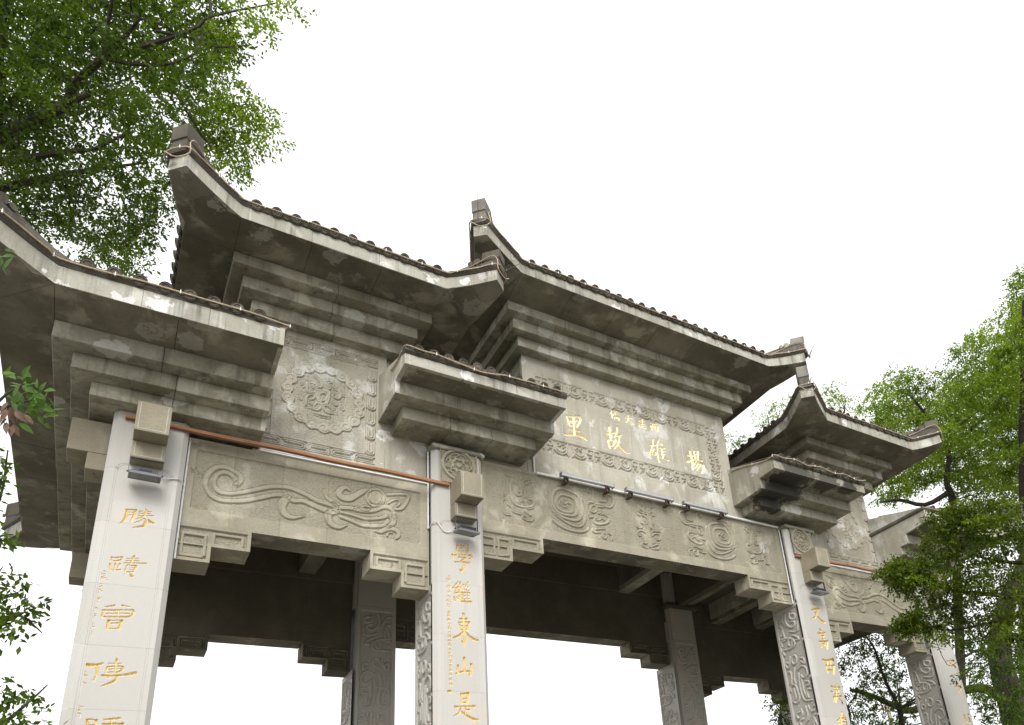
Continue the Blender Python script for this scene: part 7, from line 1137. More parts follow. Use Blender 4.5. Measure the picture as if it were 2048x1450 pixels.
# R2 pair
def r2(s):
    a, b = -5.571, -3.322; y = -.378; d = .145
    if s > 0: a, b = 3.322, 5.571
    dl = .128; dy = .166
    return roof(a, b, y, Y0b-y, 6.962, 6.966, .165, .495, TIP, .15, .16, ('second-highest roof on the left, its left corner rising high against the tree' if s < 0 else 'second-highest roof on the right, in front of the trees'),
     steps=[(a, b, y, Y0b-y, 6.818, 6.9615), (a+dl, b-dl, y+dy, Y0b-y-dy, 6.655, 6.818), (a+2*dl, b-2*dl, y+2*dy, Y0b-y-2*dy, 6.478, 6.655)], seed=5+s, lightblocks=(5 if s < 0 else -1))
R2 = r2(-1); R2b = r2(1)
# R1 pair, cut flush against the taller block
def r1(s):
    y = -.609; d = .163; q = -5.092
    a, b = (-6.927, q) if s < 0 else (-q, 6.927)
    le, re = ('tip', 'cut') if s < 0 else ('cut', 'tip')
    def st(k, z0, z1): 
        return ((a+k*d, b, y+k*d, Y0b-y-k*d, z0, z1) if s < 0 else (a, b-k*d, y+k*d, Y0b-y-k*d, z0, z1))
    return roof(a, b, y, Y0b-y, 5.292, 5.335, .195, .443, ((.62, .88), (.71, .74)), .13, .18, ('lowest roof over the leftmost column' if s < 0 else 'lowest roof at the right end, half hidden by foliage'),
     leftend=le, rightend=re, steps=[st(0, 5.112, 5.292), st(1, 4.945, 5.112), st(2, 4.795, 4.945)], seed=9+s, slope=17, tlift=0)
R1 = r1(-1); R1b = r1(1)
# flush gable cheeks of the cut ends
for s, r_ in ((-1, R1), (1, R1b)):
    xe = s*5.092; y = -.609; d = .163
    prof = [(y-.447, 5.333), (y-.447, 5.60), (.088, 5.895), (.088, 4.80), (y+2*d, 4.80), (y+2*d, 4.945), (y+d, 4.945), (y+d, 5.112), (y, 5.112), (y, 5.29)]
    q = MB(); t = .05
    q.prism(prof if s > 0 else prof, lambda u, v, k: (xe - s*(.004 if k == 0 else -.04), u, v))
    q.build('gable_cheek', M_UPPER, r_, label='flat stepped end wall of the roof')
# small pent roofs over the two middle columns
def hat(s):
    a, b = (-3.825, -1.785) if s < 0 else (1.785, 3.825)
    mat = M_HATMOULD if s > 0 else M_CORN
    yA, zA0, zA1 = -.561, 5.496, 5.668; ze, fh = 5.672, .135; yB, zB0 = -.349, 5.334; ba, bb = (a+.154, b-.16) if s < 0 else (a+.16, b-.154)
    lab = 'small pent roof over the second column from the left' if s < 0 else 'small pent roof over the third column, its underside stained black'
    q = MB(); q.box(a+.01, b-.01, yA+.03, .085, zA0+.006, 5.668); rf = part(q.build('roof', mat, gate, label=lab)); g = .0015
    def stones(x0, x1, y0, z0, z1, n, nm, seed):
        rr = random.Random(seed); cs = [x0+(x1-x0)*k/n + (rr.uniform(-.08, .08) if 0 < k < n else 0) for k in range(n+1)]
        for p, r_ in zip(cs[:-1], cs[1:]):
            m = MB(); m.box(p+(g if p > x0 else 0), r_-(g if r_ < x1 else 0), y0+rr.uniform(0, .002), .088, z0+rr.uniform(0, .002), z1, .004); m.build(nm, mat, rf)
    stones(a, b, yA, zA0, zA1, 3, 'course_stone', 21+s); stones(ba, bb, yB, zB0, zA0-.001, 3, 'course_stone', 31+s)
    # sloping soffit panels and fascia
    n = 3
    for k in range(n):
        x0_, x1_ = a+(b-a)*k/n, a+(b-a)*(k+1)/n
        m = MB(); m.add([(x0_+g, yA+.003, zA1+.001), (x1_-g, yA+.003, zA1+.001), (x1_-g, -.888, ze), (x0_+g, -.888, ze), (x0_+g, yA+.003, zA1+.03), (x1_-g, yA+.003, zA1+.03), (x1_-g, -.888, ze+.03), (x0_+g, -.888, ze+.03)], [(0,1,2,3)[::-1], (4,5,6,7), (0,4,7,3), (1,2,6,5)]); m.build('soffit_panel', mat if s > 0 else M_SOFFIT, rf)
        m = MB(); m.box(x0_+g, x1_-g, -.895, -.84, ze-.002, ze+fh, .003); m.build('fascia_stone', mat if s > 0 else M_FASCIA, rf)
    # end cheeks
    for xe, sg in ((a, -1), (b, 1)):
        prof = [(-.893, ze), (-.893, ze+fh+.03), (.088, 6.18), (.088, 5.50), (yA, 5.50), (yA, 5.668)]
        m = MB(); m.prism(prof, lambda u, v, k: (xe + (sg*.003 if k == 0 else -sg*.05), u, v)); m.build('gable_cheek', (mat if s > 0 else M_UPPER), rf, label='flat end of the small roof')
    # lip
    m = MB(); zt = ze+fh; N = 16
    V = []; rr = random.Random(s+5)
    for k in range(N+1):
        x = a-.012+(b-a+.024)*k/N; j = rr.uniform(-.004, .004)
        V += [(x, -.90, zt+.001), (x, -.93+j, zt+.025), (x, -.935+j, zt+.065), (x, -.70, zt+.09)]
    F = [(0,1,2,3), (4*N+3,4*N+2,4*N+1,4*N)]
    for k in range(N):
        for c in range(3): F.append((4*k+c, 4*k+4+c, 4*k+5+c, 4*k+c+1))
    m.add(V, F); m.build('tile_bed', M_RIDGE, rf)
    sl = math.radians(17.5); m = MB(); m.add([(a, -.93, zt+.05), (b, -.93, zt+.05), (b, .088, zt+.05+1.018*math.tan(sl)), (a, .088, zt+.05+1.018*math.tan(sl))], [(0,1,2,3)]); m.build('tile_underlay', M_TILE, rf)
    place_tiles(rf, (a+.05, -.935, zt+.062), (b-.05, -.935, zt+.062), (0, -1, 0), sl, pitch=.175)
    return rf
H2 = hat(-1); H3 = hat(1)
# ------------------------------------------------------------------ ground
mb = MB(); N = 40; R_ = 900
xs = [-R_, -200, -60, -25, -12, -4, 4, 12, 25, 60, 200, R_]
V = [(x, y, GZ) for y in xs for x in xs]; n = len(xs)
mb.add(V, [(j*n+i, j*n+i+1, (j+1)*n+i+1, (j+1)*n+i) for j in range(n-1) for i in range(n-1)])
mb.build('ground', M_GROUND, None, kind='structure')
# ------------------------------------------------------------------ rope lights along the eaves
CLIP = None
def clip_mesh():
    m = MB(); m.box(-.006, .006, -.010, .006, -.016, .016, .002); m.tube([(0, -.006, .012), (0, -.012, .026)], .003, 5); return mesh('clip', m.V, m.F, M_CLIP)
CLIP = clip_mesh()
def rope(P, label, group='rope lights along the roof edges', rad=.0085, mat=None, clips=True, smoothk=3):
    Q = spline(P, smoothk); q = MB(); q.tube([tuple(p) for p in Q], rad, 6)
    o0 = Vector(P[0])
    o = q.build('rope_light', mat or M_CABLE, None, smooth=True, origin=tuple(o0), label=label, cat='light cable', group=group)
    if clips:
        acc = 0; last = Vector(Q[0])
        for p in Q[1:]:
            p = Vector(p); acc += (p-last).length; last = p
            if acc > .42:
                acc = 0; c = bpy.data.objects.new('clip', CLIP); C.objects.link(c); c.parent = o; c.location = p - o0
    return o
def eave_rope(rf, label, frac=(0, 1), out=.012, seed=0):
    path, outs, closed, liph, lipw = rf_path[rf.name]; rnd = random.Random(seed); P = []
    M = len(path); n0, n1 = int(M*frac[0]), int(M*frac[1])
    idx = range(n0, n1)
    for i in idx:
        p, nr = path[i], outs[i]; P.append((p[0]+nr.x*(lipw+out), p[1]+nr.y*(lipw+out), p[2]+liph*.75+rnd.uniform(-.008, .008)))
        j = (i+1) % M
        if i < n1-1:
            q = path[j]; L = math.dist(p, q); m = int(L/.33)
            for k in range(1, m+1):
                f = k/(m+1); nn = nr if m > 1 else nr
                nq = (outs[i]+outs[j]).normalized() if m <= 1 else Vector(((q[1]-p[1])/L, -(q[0]-p[0])/L, 0))
                P.append((p[0]+(q[0]-p[0])*f+nq.x*(lipw+out), p[1]+(q[1]-p[1])*f+nq.y*(lipw+out), p[2]+(q[2]-p[2])*f+liph*.72+rnd.uniform(-.016, .010)))
    return rope(P, label)
# paths start at the left side kink: ks, (6) S, (1) F ... ; take the side, the front and the other side
for rf, lab, fr, sd_ in ((R3, 'tan rope light along the eave of the highest middle roof', (0, .56), 1), (R2, 'tan rope light along the eave of the second roof on the left', (0, .56), 2),
                     (R2b, 'tan rope light along the eave of the second roof on the right', (0, .56), 3), (R1, 'tan rope light along the eave of the lowest left roof', (0, .56), 4),
                     (R1b, 'tan rope light along the eave of the lowest right roof, mostly behind leaves', (0, .9), 5)):
    if rf is R1:
        path, outs, closed, liph, lipw = rf_path[rf.name]; k = [i for i, p in enumerate(path) if abs(p[0]+5.092) < .001][0]
        eave_rope(rf, lab, (0, (k+1)/len(path)), seed=sd_)
    elif rf is R1b:
        path, outs, closed, liph, lipw = rf_path[rf.name]; eave_rope(rf, lab, (0, 10/len(path)), seed=sd_)
    else: eave_rope(rf, lab, fr, seed=sd_)
def tip_rope(cx, cy, sx, sy, tip, zt, label):
    """second cable that climbs along the hip ridge and loops round the end block"""
    (fx, fy), (ux, uy) = tip; tp = Vector((cx+sx*(fx+ux)/2, cy+sy*(fy+uy)/2, zt)); inw = Vector((-sx, -sy, 0)).normalized(); sd_ = Vector((-inw.y, inw.x, 0))
    if sd_.y > 0: sd_ = -sd_
    P = [tp + inw*1.35 + sd_*.10 + Vector((0, 0, .02)), tp + inw*.95 + sd_*.105 + Vector((0, 0, -.03)), tp + inw*.55 + sd_*.10 + Vector((0, 0, .03)), tp + inw*.25 + sd_*.10 + Vector((0, 0, .12)), tp + inw*.05 + sd_*.125 + Vector((0, 0, .155)), tp - inw*.02 + sd_*.13 + Vector((0, 0, .06)), tp - inw*.03 + sd_*.15 + Vector((0, 0, -.10)), tp - inw*.07 + sd_*.03 + Vector((0, 0, -.16)), tp - inw*.08 - sd_*.10 + Vector((0, 0, -.05))]
    rope([tuple(p) for p in P], label, group='rope lights looped over roof corners', rad=.0065, clips=False)
tip_rope(-5.571, -.378, -1, -1, TIP, 6.966+.15+.16+.065, 'tan cable looped round the upturned left corner of the second roof')
tip_rope(-3.322, -.378, 1, -1, TIP, 6.966+.15+.16+.065, 'tan cable on the right corner of the second roof, left side')
tip_rope(-2.234, -.331, -1, -1, TIP3, 7.757+.115+.175+.065, 'tan cable round the left corner block of the highest roof')
tip_rope(2.234, -.331, 1, -1, TIP3, 7.757+.115+.175+.065, 'tan cable round the right corner block of the highest roof')
tip_rope(5.571, -.378, 1, -1, TIP, 6.966+.15+.16+.065, 'tan cable on the right corner of the second roof, right side')
tip_rope(3.322, -.378, -1, -1, TIP, 6.966+.15+.16+.065, 'tan cable round the pointed left corner of the right second roof')
# ropes on the two small roofs
for s in (-1, 1):
    a, b = (-3.825, -1.785) if s < 0 else (1.785, 3.825); rnd = random.Random(9+s)
    P = [(a-.012, .0, 6.10), (a-.014, -.30, 6.02), (a-.013, -.55, 5.93), (a-.012, -.80, 5.865), (a-.005, -.945, 5.865)]
    if s < 0: P = [(a-.013, -.40, 5.91), (a-.014, -.52, 5.87), (a-.014, -.68, 5.86), (a-.013, -.82, 5.885), (a-.004, -.945, 5.878)]
    n = 12
    for k in range(1, n+1):
        x = a+(b-a)*k/n; sag = .055*math.exp(-((k-5)/1.8)**2) if s < 0 else .02*math.sin(k*1.9)
        P.append((x, -.955, 5.862 - sag + rnd.uniform(-.006, .006)))
    rope(P, 'tan rope light sagging along the small left pent roof' if s < 0 else 'tan rope light along the small right pent roof')
rope([(-2.70, -.36, 7.70), (-2.78, .2, 7.2), (-2.86, .75, 6.72), (-2.92, 1.2, 6.35)], 'loose tan cable hanging in the gap between the two left roofs', group=None, clips=False, rad=.008)
# ------------------------------------------------------------------ lightning rods
def rod(p, q, label):
    m = MB(); m.tube([p, q], [.006, .003], 6); m.tube([Vector(p)-Vector((0,0,.02)), Vector(p)+Vector((0,0,.02))], .012, 6)
    m.build('lightning_rod', M_CABLEB, None, origin=p, label=label, cat='lightning rod')
rod((-2.97, -1.07, 8.02), (-2.97, -1.10, 8.52), 'thin dark rod standing on the left corner block of the highest roof')
rod((2.93, -1.09, 8.0), (3.17, -1.16, 8.38), 'thin slanting rod at the right corner of the highest roof')
rod((2.95, -1.10, 7.99), (3.05, -1.14, 8.22), 'short slanting rod beside the longer one at the highest roof corner')
rod((-2.63, -1.12, 7.34), (-2.44, -1.19, 7.50), 'short slanting rod at the right corner of the left second roof')
# ------------------------------------------------------------------ orange timber battens
def batten(x0, x1, z0, z1, label):
    m = MB(); n = 14; V = []; F = []
    for k in range(n+1):
        x = x0+(x1-x0)*k/n; z = z0+(z1-z0)*k/n + .004*math.sin(k*1.3); y = -.155+.003*math.sin(k*.9)
        V += [(x, y-.020, z-.016), (x, y+.022, z-.018), (x, y+.022, z+.018), (x, y-.020, z+.018), (x, y-.023, z+.002)]
    for k in range(n):
        for c in range(5): F.append((5*k+c, 5*k+(c+1) % 5, 5*k+5+(c+1) % 5, 5*k+5+c))
    F = [tuple(reversed(f)) for f in F] + [(4,3,2,1,0)[::-1], (5*n+4, 5*n+3, 5*n+2, 5*n+1, 5*n)]
    m.add(V, F); m.build('timber_batten', M_WOOD, None, origin=(x0, -.155, z0), label=label, cat='timber batten', group='orange timber battens across the columns')
batten(-6.295, -3.045, 4.712, 4.688, 'orange timber batten running from the leftmost column to the second column')
batten(2.70, 5.60, 4.680, 4.722, 'orange timber batten running behind the right corbel into the foliage')
# ------------------------------------------------------------------ white conduits
def conduit(P, r, label, name='conduit', flat=False):
    m = MB()
    if flat:
        (x0, y0, z0), (x1, y1, z1) = P
        # ribbed trunking: three stepped ridges
        for (dz, h, d) in ((0, .020, .022), (.0205, .016, .028), (.037, .018, .020)):
            m.add([(x0, y0-d, z0+dz), (x1, y1-d, z1+dz), (x1, y1, z1+dz), (x0, y0, z0+dz), (x0, y0-d, z0+dz+h), (x1, y1-d, z1+dz+h), (x1, y1, z1+dz+h), (x0, y0, z0+dz+h)],
                  [(0,3,2,1),(4,5,6,7),(0,1,5,4),(1,2,6,5),(2,3,7,6),(3,0,4,7)])
    else:
        m.tube(P, r, 8)
        for a, b in zip(P[:-1], P[1:]):
            a, b = Vector(a), Vector(b); L = (b-a).length; k = 1
            while k*1.1 < L: c = a.lerp(b, k*1.1/L); t = (b-a).normalized()*.025; m.tube([c-t, c+t], r*1.22, 8); k += 1
    m.build(name, M_PIPE, None, smooth=not flat, origin=tuple(P[0]), label=label, cat='conduit', group='white cable conduits on the stone')
conduit([(-5.085, 0, 4.7215), (-3.245, 0, 4.7215)], 0, 'white ribbed trunking along the top of the left lintel', flat=True)
conduit([(3.50, 0, 4.7215), (5.09, 0, 4.7215)], 0, 'white ribbed trunking along the top of the right lintel', flat=True)
conduit([(-3.252, -.016, 5.17), (-3.252, -.016, 4.13)], .010, 'thin white pipe down the left edge of the second column')
conduit([(-5.732, -.020, 4.70), (-5.732, -.020, 3.36)], .010, 'white pipe down the right edge of the leftmost column')
conduit([(2.585, -.020, 5.19), (2.585, -.020, 3.90)], .010, 'white pipe down the left edge of the third column')
conduit([(-1.79, -.022, 5.218), (2.57, -.022, 5.218)], .018, 'long white pipe along the top of the middle lintel under the strip lamps')
conduit([(-1.765, .074, 5.245), (-1.765, .074, 5.62)], .0135, 'short white pipe on the text panel behind the small left roof')
conduit([(5.128, .070, 5.93), (5.128, .070, 4.78)], .014, 'white pipe down the right edge of the right medallion panel')
# ------------------------------------------------------------------ strip lamps
def strip_lamp(x0, x1, label):
    z = 5.222; y = -.105; L = x1-x0
    e = empty('strip_lamp', ((x0+x1)/2, y, z), label, 'strip lamp', 'silver strip lamps above the middle lintel'); _wl[e.name] = Vector(e.location)
    m = MB()
    # ribbed extrusion profile (y,z)
    prof = [(-.030, -.022), (-.034, -.008), (-.030, .002), (-.034, .012), (-.026, .024), (-.016, .020), (-.008, .027), (.002, .021), (.012, .027), (.024, .022), (.028, .0), (.024, -.022), (.0, -.030)]
    m.prism(prof, lambda u, v, d: (x0+.012 if d == 0 else x1-.012, y+u, z+v)); m.build('lamp_body', M_ALU, e)
    m = MB()
    for xx in (x0, x1-.012): m.box(xx, xx+.012, y-.037, y+.031, z-.034, z+.030, .003)
    m.build('end_cap', M_ALUD, e)
    for xx in (x0+.085, x1-.10):
        m = MB(); m.box(xx-.012, xx+.012, y+.02, -.036, z-.05, z-.042); m.box(xx-.012, xx+.012, y-.03, y+.03, z-.048, z-.032); m.box(xx-.028, xx-.022, y-.02, y+.025, z-.105, z-.034); m.box(xx+.022, xx+.028, y-.02, y+.025, z-.105, z-.034); m.box(xx-.028, xx+.028, y+.02, y+.025, z-.108, z-.102); m.box(xx-.028, xx+.028, y+.0, -.003, z-.100, z-.092)
        m.tube([(xx-.034, y, z-.036), (xx+.034, y, z-.036)], .009, 6); m.tube([(xx, y-.02, z-.04), (xx, y-.02, z-.01)], .010, 6)
        m.build('mounting_bracket', M_BRACKET, e)
strip_lamp(-1.475, -.640, 'leftmost of the three silver strip lamps above the middle lintel')
strip_lamp(-.440, .385, 'middle of the three silver strip lamps above the middle lintel')
strip_lamp(.575, 1.415, 'rightmost of the three silver strip lamps above the middle lintel')
# ------------------------------------------------------------------ floodlights under the corbels
def floodlight(xc, tilt, yaw, label, dz=0):
    base = Vector((xc, -.27, 4.222)); e = empty('floodlight', base, label, 'floodlight', 'black floodlights under the stone corbels'); _wl[e.name] = base
    piv = Vector((xc, -.275, 4.085+dz)); Rm = Matrix.Rotation(yaw, 3, 'Z') @ Matrix.Rotation(tilt, 3, 'X')
    def tr(m): m.V = [tuple(piv + Rm @ Vector(v)) for v in m.V]; return m
    W, D = .125, .080     # half width, half depth; local -Z is the light side
    m = MB(); m.box(-W, W, -D, D, -.050, -.034, .004); m.box(-W-.006, W+.006, -D-.006, -D+.012, -.058, -.030, .003); m.box(-W-.006, W+.006, D-.012, D+.006, -.058, -.030, .003); m.box(-W-.006, -W+.012, -D+.0125, D-.0125, -.058, -.030, .003); m.box(W-.012, W+.006, -D+.0125, D-.0125, -.058, -.030, .003)
    tr(m).build('bezel', M_LAMPG, e)
    m = MB(); m.box(-W+.013, W-.013, -D+.013, D-.013, -.0545, -.051); tr(m).build('lamp_glass', M_GLASS, e)
    m = MB(); m.add([(-W, -D, -.034), (W, -D, -.034), (W, D, -.034), (-W, D, -.034), (-W*.80, -D*.7, -.012), (W*.80, -D*.7, -.012), (W*.80, D*.7, -.012), (-W*.80, D*.7, -.012)], [(0,3,2,1),(4,5,6,7),(0,1,5,4),(1,2,6,5),(2,3,7,6),(3,0,4,7)])
    m.box(-.055, .055, -.03, .035, -.012, .030, .004); tr(m).build('housing', M_LAMP, e)
    f = MB()
    fin = None
    for k in range(15):
        x = -W*.74 + k*(W*1.48)/14
        m = MB(); m.box(x-.0022, x+.0022, -D*.66, D*.66, -.012, .020); fo = tr(m).build('cooling_fin', M_LAMP, e)
    m = MB()
    for s in (-1, 1): m.add([tuple(piv + Vector((s*(W+.008), -.010, -.02))), tuple(piv + Vector((s*(W+.008), .012, -.02))), tuple(Vector((xc+s*(W+.008), -.258, 4.222))), tuple(Vector((xc+s*(W+.008), -.282, 4.222))), tuple(piv + Vector((s*(W+.012), -.010, -.02))), tuple(piv + Vector((s*(W+.012), .012, -.02))), tuple(Vector((xc+s*(W+.012), -.258, 4.222))), tuple(Vector((xc+s*(W+.012), -.282, 4.222)))], [(0,3,2,1),(4,5,6,7),(0,1,5,4),(1,2,6,5),(2,3,7,6),(3,0,4,7)])
    m.box(xc-W-.008, xc+W+.008, -.282, -.258, 4.2175, 4.222); m.build('mounting_bracket', M_LAMP, e)
    m = MB()
    for s in (-1, 1): m.tube([tuple(piv + Vector((s*(W+.004), .001, -.018))), tuple(piv + Vector((s*(W+.022), .001, -.018)))], .008, 8)
    m.build('pivot_bolt', M_BRACKET, e)
floodlight(-6.067, math.radians(8), .03, 'black floodlight hanging under the corbel of the leftmost column')
floodlight(-2.885, math.radians(10), .10, 'black floodlight hanging under the corbel of the second column', -.01)
floodlight(2.955, math.radians(8), .05, 'black floodlight hanging under the corbel of the third column', -.01)
def lamp_cable(P, label):
    q = MB(); q.tube([tuple(p) for p in spline(P, 4)], .0065, 6); q.build('power_cable', M_PIPE, None, smooth=True, origin=P[0], label=label, cat='cable', group='pale supply cables of the floodlights')
lamp_cable([(-5.94, -.25, 4.06), (-5.90, -.17, 4.115), (-5.85, -.142, 4.135), (-5.79, -.14, 4.145), (-5.735, -.03, 4.14)], 'pale cable from the left floodlight across the leftmost column')
lamp_cable([(-3.25, -.03, 4.13), (-3.225, -.14, 4.175), (-3.18, -.142, 4.155), (-3.12, -.142, 4.076), (-3.07, -.145, 4.062), (-3.02, -.16, 4.09), (-2.99, -.24, 4.13)], 'pale cable curling to the floodlight of the second column')
# ------------------------------------------------------------------ trees
def leaf_mesh(name, centres, n_leaf, size, mat, seed=1, aspect=.50, droop=.35, twig=7, spread=1.0, tone_bias=0.0, flat=.42):
    rg = np.random.default_rng(seed); Cn = np.array(centres, float)
    cnt = np.maximum(1, np.round(n_leaf*np.ones(len(Cn))/twig).astype(int))
    idx = np.repeat(np.arange(len(Cn)), cnt); T = len(idx)
    d = rg.normal(size=(T, 3)); d /= np.linalg.norm(d, axis=1, keepdims=True)
    start = Cn[idx, :3] + d*np.array([1.15, 1.15, flat])*(Cn[idx, 3:4]*spread*rg.random((T, 1))**.6*.8)
    td = (d*.7 + rg.normal(size=(T, 3))*.55)*np.array([1, 1, .45]) + np.array([0, 0, -droop*.35]); td /= np.linalg.norm(td, axis=1, keepdims=True)
    tl = size*twig*.38*rg.uniform(.6, 1.2, (T, 1))
    k = np.tile(np.arange(twig), T); ti = np.repeat(np.arange(T), twig); f = (k/(twig-1))[:, None]
    base = start[ti] + td[ti]*tl[ti]*f + np.array([0, 0, -1])*(f**2)*tl[ti]*.18
    side = np.cross(td, rg.normal(size=(T, 3))); side /= np.linalg.norm(side, axis=1, keepdims=True)
    sgn = np.where(k % 2 == 0, 1, -1)[:, None]
    ld = td[ti]*.75 + side[ti]*sgn*.8 + rg.normal(size=base.shape)*.28 + np.array([0, 0, -droop*.8]); ld /= np.linalg.norm(ld, axis=1, keepdims=True)
    up = np.array([0, 0, 1.0]) + rg.normal(size=base.shape)*.65
    w_ = np.cross(ld, up); w_ /= np.linalg.norm(w_, axis=1, keepdims=True)+1e-9
    nn = np.cross(w_, ld)
    s = size*rg.uniform(.6, 1.15, (len(base), 1))
    mid = base + ld*s*.46 - nn*s*.05
    V = np.stack([base, mid + w_*s*aspect*.5 + nn*s*.05, base + ld*s - nn*s*.06, mid - w_*s*aspect*.5 + nn*s*.05], 1).reshape(-1, 3)
    Q = np.arange(len(V)).reshape(-1, 4)
    me = qmesh(name, V, Q, mat)
    bt = rg.uniform(0, 1, len(Cn))[idx][ti]
    tone = np.clip(.5*bt + .5*rg.random(len(base))**1.2 + tone_bias, 0, 1)
    at = me.attributes.new('tone', 'FLOAT', 'POINT'); at.data.foreach_set('value', np.repeat(tone, 4).astype(np.float32))
    return me
def tree(name, label, limbs, crowns, loc, group=None, twigs=.35, **kw):
    e = empty(name, loc, label, 'tree', group); _wl[e.name] = Vector(loc)
    first = True
    for P in limbs:
        Q = spline(P, 3); m = MB(); m.tube([tuple(q[:3]) for q in Q], [float(max(.003, q[3])) for q in Q], 8 if P[0][3] > .05 else 5)
        m.build('trunk' if first else 'branch', M_BARK, e, smooth=True); first = False
    # twigs: thin shoots from the nearest limb point to the leaf clusters
    if twigs:
        nodes = [Vector(q[:3]) for P in limbs for q in spline(P, 3)]; rn = random.Random(len(crowns[0][0])); m = MB()
        for c in crowns[0][0]:
            if rn.random() > twigs: continue
            c_ = Vector(c[:3]); near = min(nodes, key=lambda v: (v-c_).length)
            if (near-c_).length > 2.6 or near.z > c_.z + .8: continue
            mid = near.lerp(c_, .5) + Vector((rn.uniform(-.12, .12), rn.uniform(-.12, .12), rn.uniform(.02, .2)))
            m.tube([tuple(q) for q in spline([tuple(near), tuple(mid), tuple(c_)], 2)], [.014, .011, .009, .006, .003][:5], 4)
        if m.V: m.build('twigs', M_BARK, e, kind='stuff')
    for k, (cs, n, size, mat) in enumerate(crowns):
        me = leaf_mesh('crown', cs, n, size, mat, seed=k+len(cs), **kw); link('crown', me, e)
    return e
T = TREE
def trunkdown(P, x=0, y=0, r=None):
    p = P[0]; r = r or p[3]
    return [[p[0]+x, p[1]+y, GZ-.02, r*1.35], [p[0]+x*.6, p[1]+y*.6, (p[2]+GZ)/2, r*1.15]] + P
tree('broadleaf_tree', 'large dark green tree behind the left roofs, filling the top left corner',
     [trunkdown(T['Ab'][9], -.6, .8, .24)] + [b for i, b in enumerate(T['Ab']) if i != 9],
     [(T['A'], 150, .070, M_LEAF_A), (T['A2'], 95, .066, M_LEAF_B)], (-9.16, 3.65, GZ), 'trees around the gateway')
tree('broadleaf_tree', 'tall fresh green tree rising behind the right roofs', [trunkdown(T['Bb'][0], .4, .3, .16)] + T['Bb'][1:3],
     [(T['B'], 340, .084, M_LEAF_B)], (round(T['Bb'][0][0][0]+.4, 2), round(T['Bb'][0][0][1]+.3, 2), GZ), 'trees around the gateway')
tree('broadleaf_tree', 'thin pale tree showing between the two right-hand roofs', [trunkdown(T['Cb'][0], 0, 0, .17)] + T['Cb'][1:],
     [(T['C'], 110, .085, M_LEAF_B)], (T['Cb'][0][0][0], T['Cb'][0][0][1], GZ), 'trees around the gateway')
tree('broadleaf_tree', 'dark leafy tree in front of the right end of the gateway', [trunkdown(T['Db'][0], .2, 0, .22)] + T['Db'][1:],
     [(T['D'], 185, .062, M_LEAF_D)], (round(T['Db'][0][0][0]+.2, 2), T['Db'][0][0][1], GZ), 'trees around the gateway')
tree('broadleaf_tree', 'dark tree seen through the right-hand opening', [trunkdown(T['Eb'][1], 0, 0, .12)] + [T['Eb'][0]] + T['Eb'][2:],
     [(T['E'], 150, .075, M_LEAF_A)], (T['Eb'][1][0][0], T['Eb'][1][0][1], GZ), 'trees around the gateway')
tree('broadleaf_tree', 'thick-trunked leaning tree at the bottom right corner', [trunkdown(T['Hb'][0], .8, 0, .40)] + T['Hb'][1:] + [T['Bb'][3]],
     [(T['E2'], 160, .080, M_LEAF_A)], (round(T['Hb'][0][0][0]+.8, 2), T['Hb'][0][0][1], GZ), 'trees around the gateway')
tree('sapling', 'slender leafy sapling with dark sprays along the left edge', [trunkdown(T['Fb'][2], 0, 0, .07)] + [b for i, b in enumerate(T['Fb']) if i != 2],
     [(T['F'], 18, .062, M_LEAF_A)], (T['Fb'][2][0][0], T['Fb'][2][0][1], GZ), None, aspect=.50, twig=4, twigs=0)
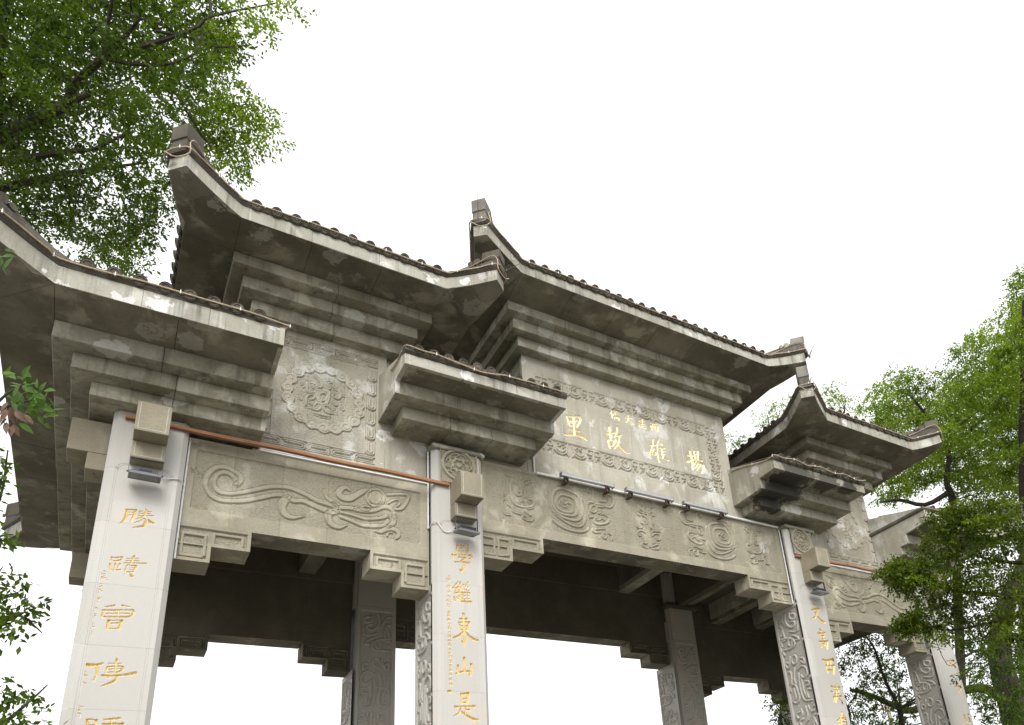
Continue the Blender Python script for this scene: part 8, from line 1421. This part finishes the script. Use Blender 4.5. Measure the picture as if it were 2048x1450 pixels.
# near sprig whose leaves are large enough to pick apart
def sprig():
    gb = T['Gb']; base = gb[4]
    e = empty('shrub', (base[-1][0], base[-1][1], GZ), 'near shrub at the left edge with large green leaves and a few dry brown ones', 'shrub'); _wl[e.name] = Vector(e.location)
    for i, P in enumerate([trunkdown(base[::-1])] + gb[:4]):
        Q = spline(P, 3); m = MB(); m.tube([tuple(q[:3]) for q in Q], [float(max(.0018, q[3])) for q in Q], 6); m.build('stem' if i else 'trunk', M_BARK, e, smooth=True)
    # a cupped leaf with a midrib, 6 segments
    V = []; F = []; n = 7
    for k in range(n+1):
        f = k/n; wd = .50*math.sin(math.pi*min(1, f*1.02)**.8)*(1-.25*f); z = -.10*f*f
        V += [(-wd/2*1.0, f, z+.05*wd*2), (0, f, z), (wd/2, f, z+.05*wd*2)]
    for k in range(n): F += [(3*k, 3*k+1, 3*k+4, 3*k+3), (3*k+1, 3*k+2, 3*k+5, 3*k+4)]
    lms = []
    for tn in (.25, .6, .95):
        me = mesh('leaf', V, F, M_LEAF_F); at = me.attributes.new('tone', 'FLOAT', 'POINT'); at.data.foreach_set('value', [tn]*len(V)); lms.append(me)
    dry = mesh('dry_leaf', V, F, M_LEAF_DRY)
    rnd = random.Random(3); right = Vector((0.834, -.542, -.10)); upv = Vector((-.129, -.368, .921)); tocam = Vector((-.536, -.755, -.377))
    def put(p, ang, s, me, nm):
        o = bpy.data.objects.new(nm, me); C.objects.link(o); o.parent = e
        Y = (right*math.cos(ang) + upv*math.sin(ang) + tocam*rnd.uniform(-.5, .5)).normalized(); Z = (tocam*rnd.uniform(.25, 1)+Vector((0, 0, rnd.uniform(.2, 1)))+right*rnd.uniform(-.5, .5)).normalized()
        X = Y.cross(Z).normalized(); Z = X.cross(Y); M_ = Matrix((X, Y, Z)).transposed().to_4x4()
        o.matrix_basis = Matrix.Translation(Vector(p)-Vector(e.location)) @ M_ @ Matrix.Scale(s, 4)
    for (x, y, z, a) in T['G']:
        put((x, y, z), math.radians(90-a), rnd.uniform(.050, .075), rnd.choice(lms), 'leaf')
        if rnd.random() < .85: put((x+rnd.uniform(-.03, .03), y+rnd.uniform(-.05, .05), z+rnd.uniform(-.04, .04)), math.radians(90-a+rnd.uniform(-60, 60)), rnd.uniform(.040, .065), rnd.choice(lms), 'leaf')
    for (x, y, z) in T['Gd']:
        for k in range(2): put((x+rnd.uniform(-.02, .02), y, z+rnd.uniform(-.02, .02)), rnd.uniform(-2.4, -.6), rnd.uniform(.05, .075), dry, 'dry_leaf')
sprig()
# distant utility pole seen under the right-hand opening
def pole():
    p0, p1, a, b = [Vector(v) for v in T['pole']]
    e = empty('utility_pole', (p1.x, p1.y, GZ), 'distant grey utility pole with red insulators at the bottom right', 'utility pole'); _wl[e.name] = Vector(e.location)
    m = MB(); m.tube([(p1.x, p1.y, GZ), (p1.x, p1.y, p1.z+.25)], [.17, .11], 10); m.build('pole', M_NOSE, e, smooth=True)
    m = MB(); m.tube([a, b], .045, 6); m.build('crossarm', M_ALUD, e)
    red = plain('red_insulator', (.16, .03, .02), .4)
    for f in (.04, .3, .7, .96):
        c = a.lerp(b, f); m = MB(); m.tube([c, c+Vector((0, 0, .10)), c+Vector((0, 0, .16)), c+Vector((0, 0, .24))], [.05, .10, .05, .09], 8); m.build('insulator', red, e)
pole()
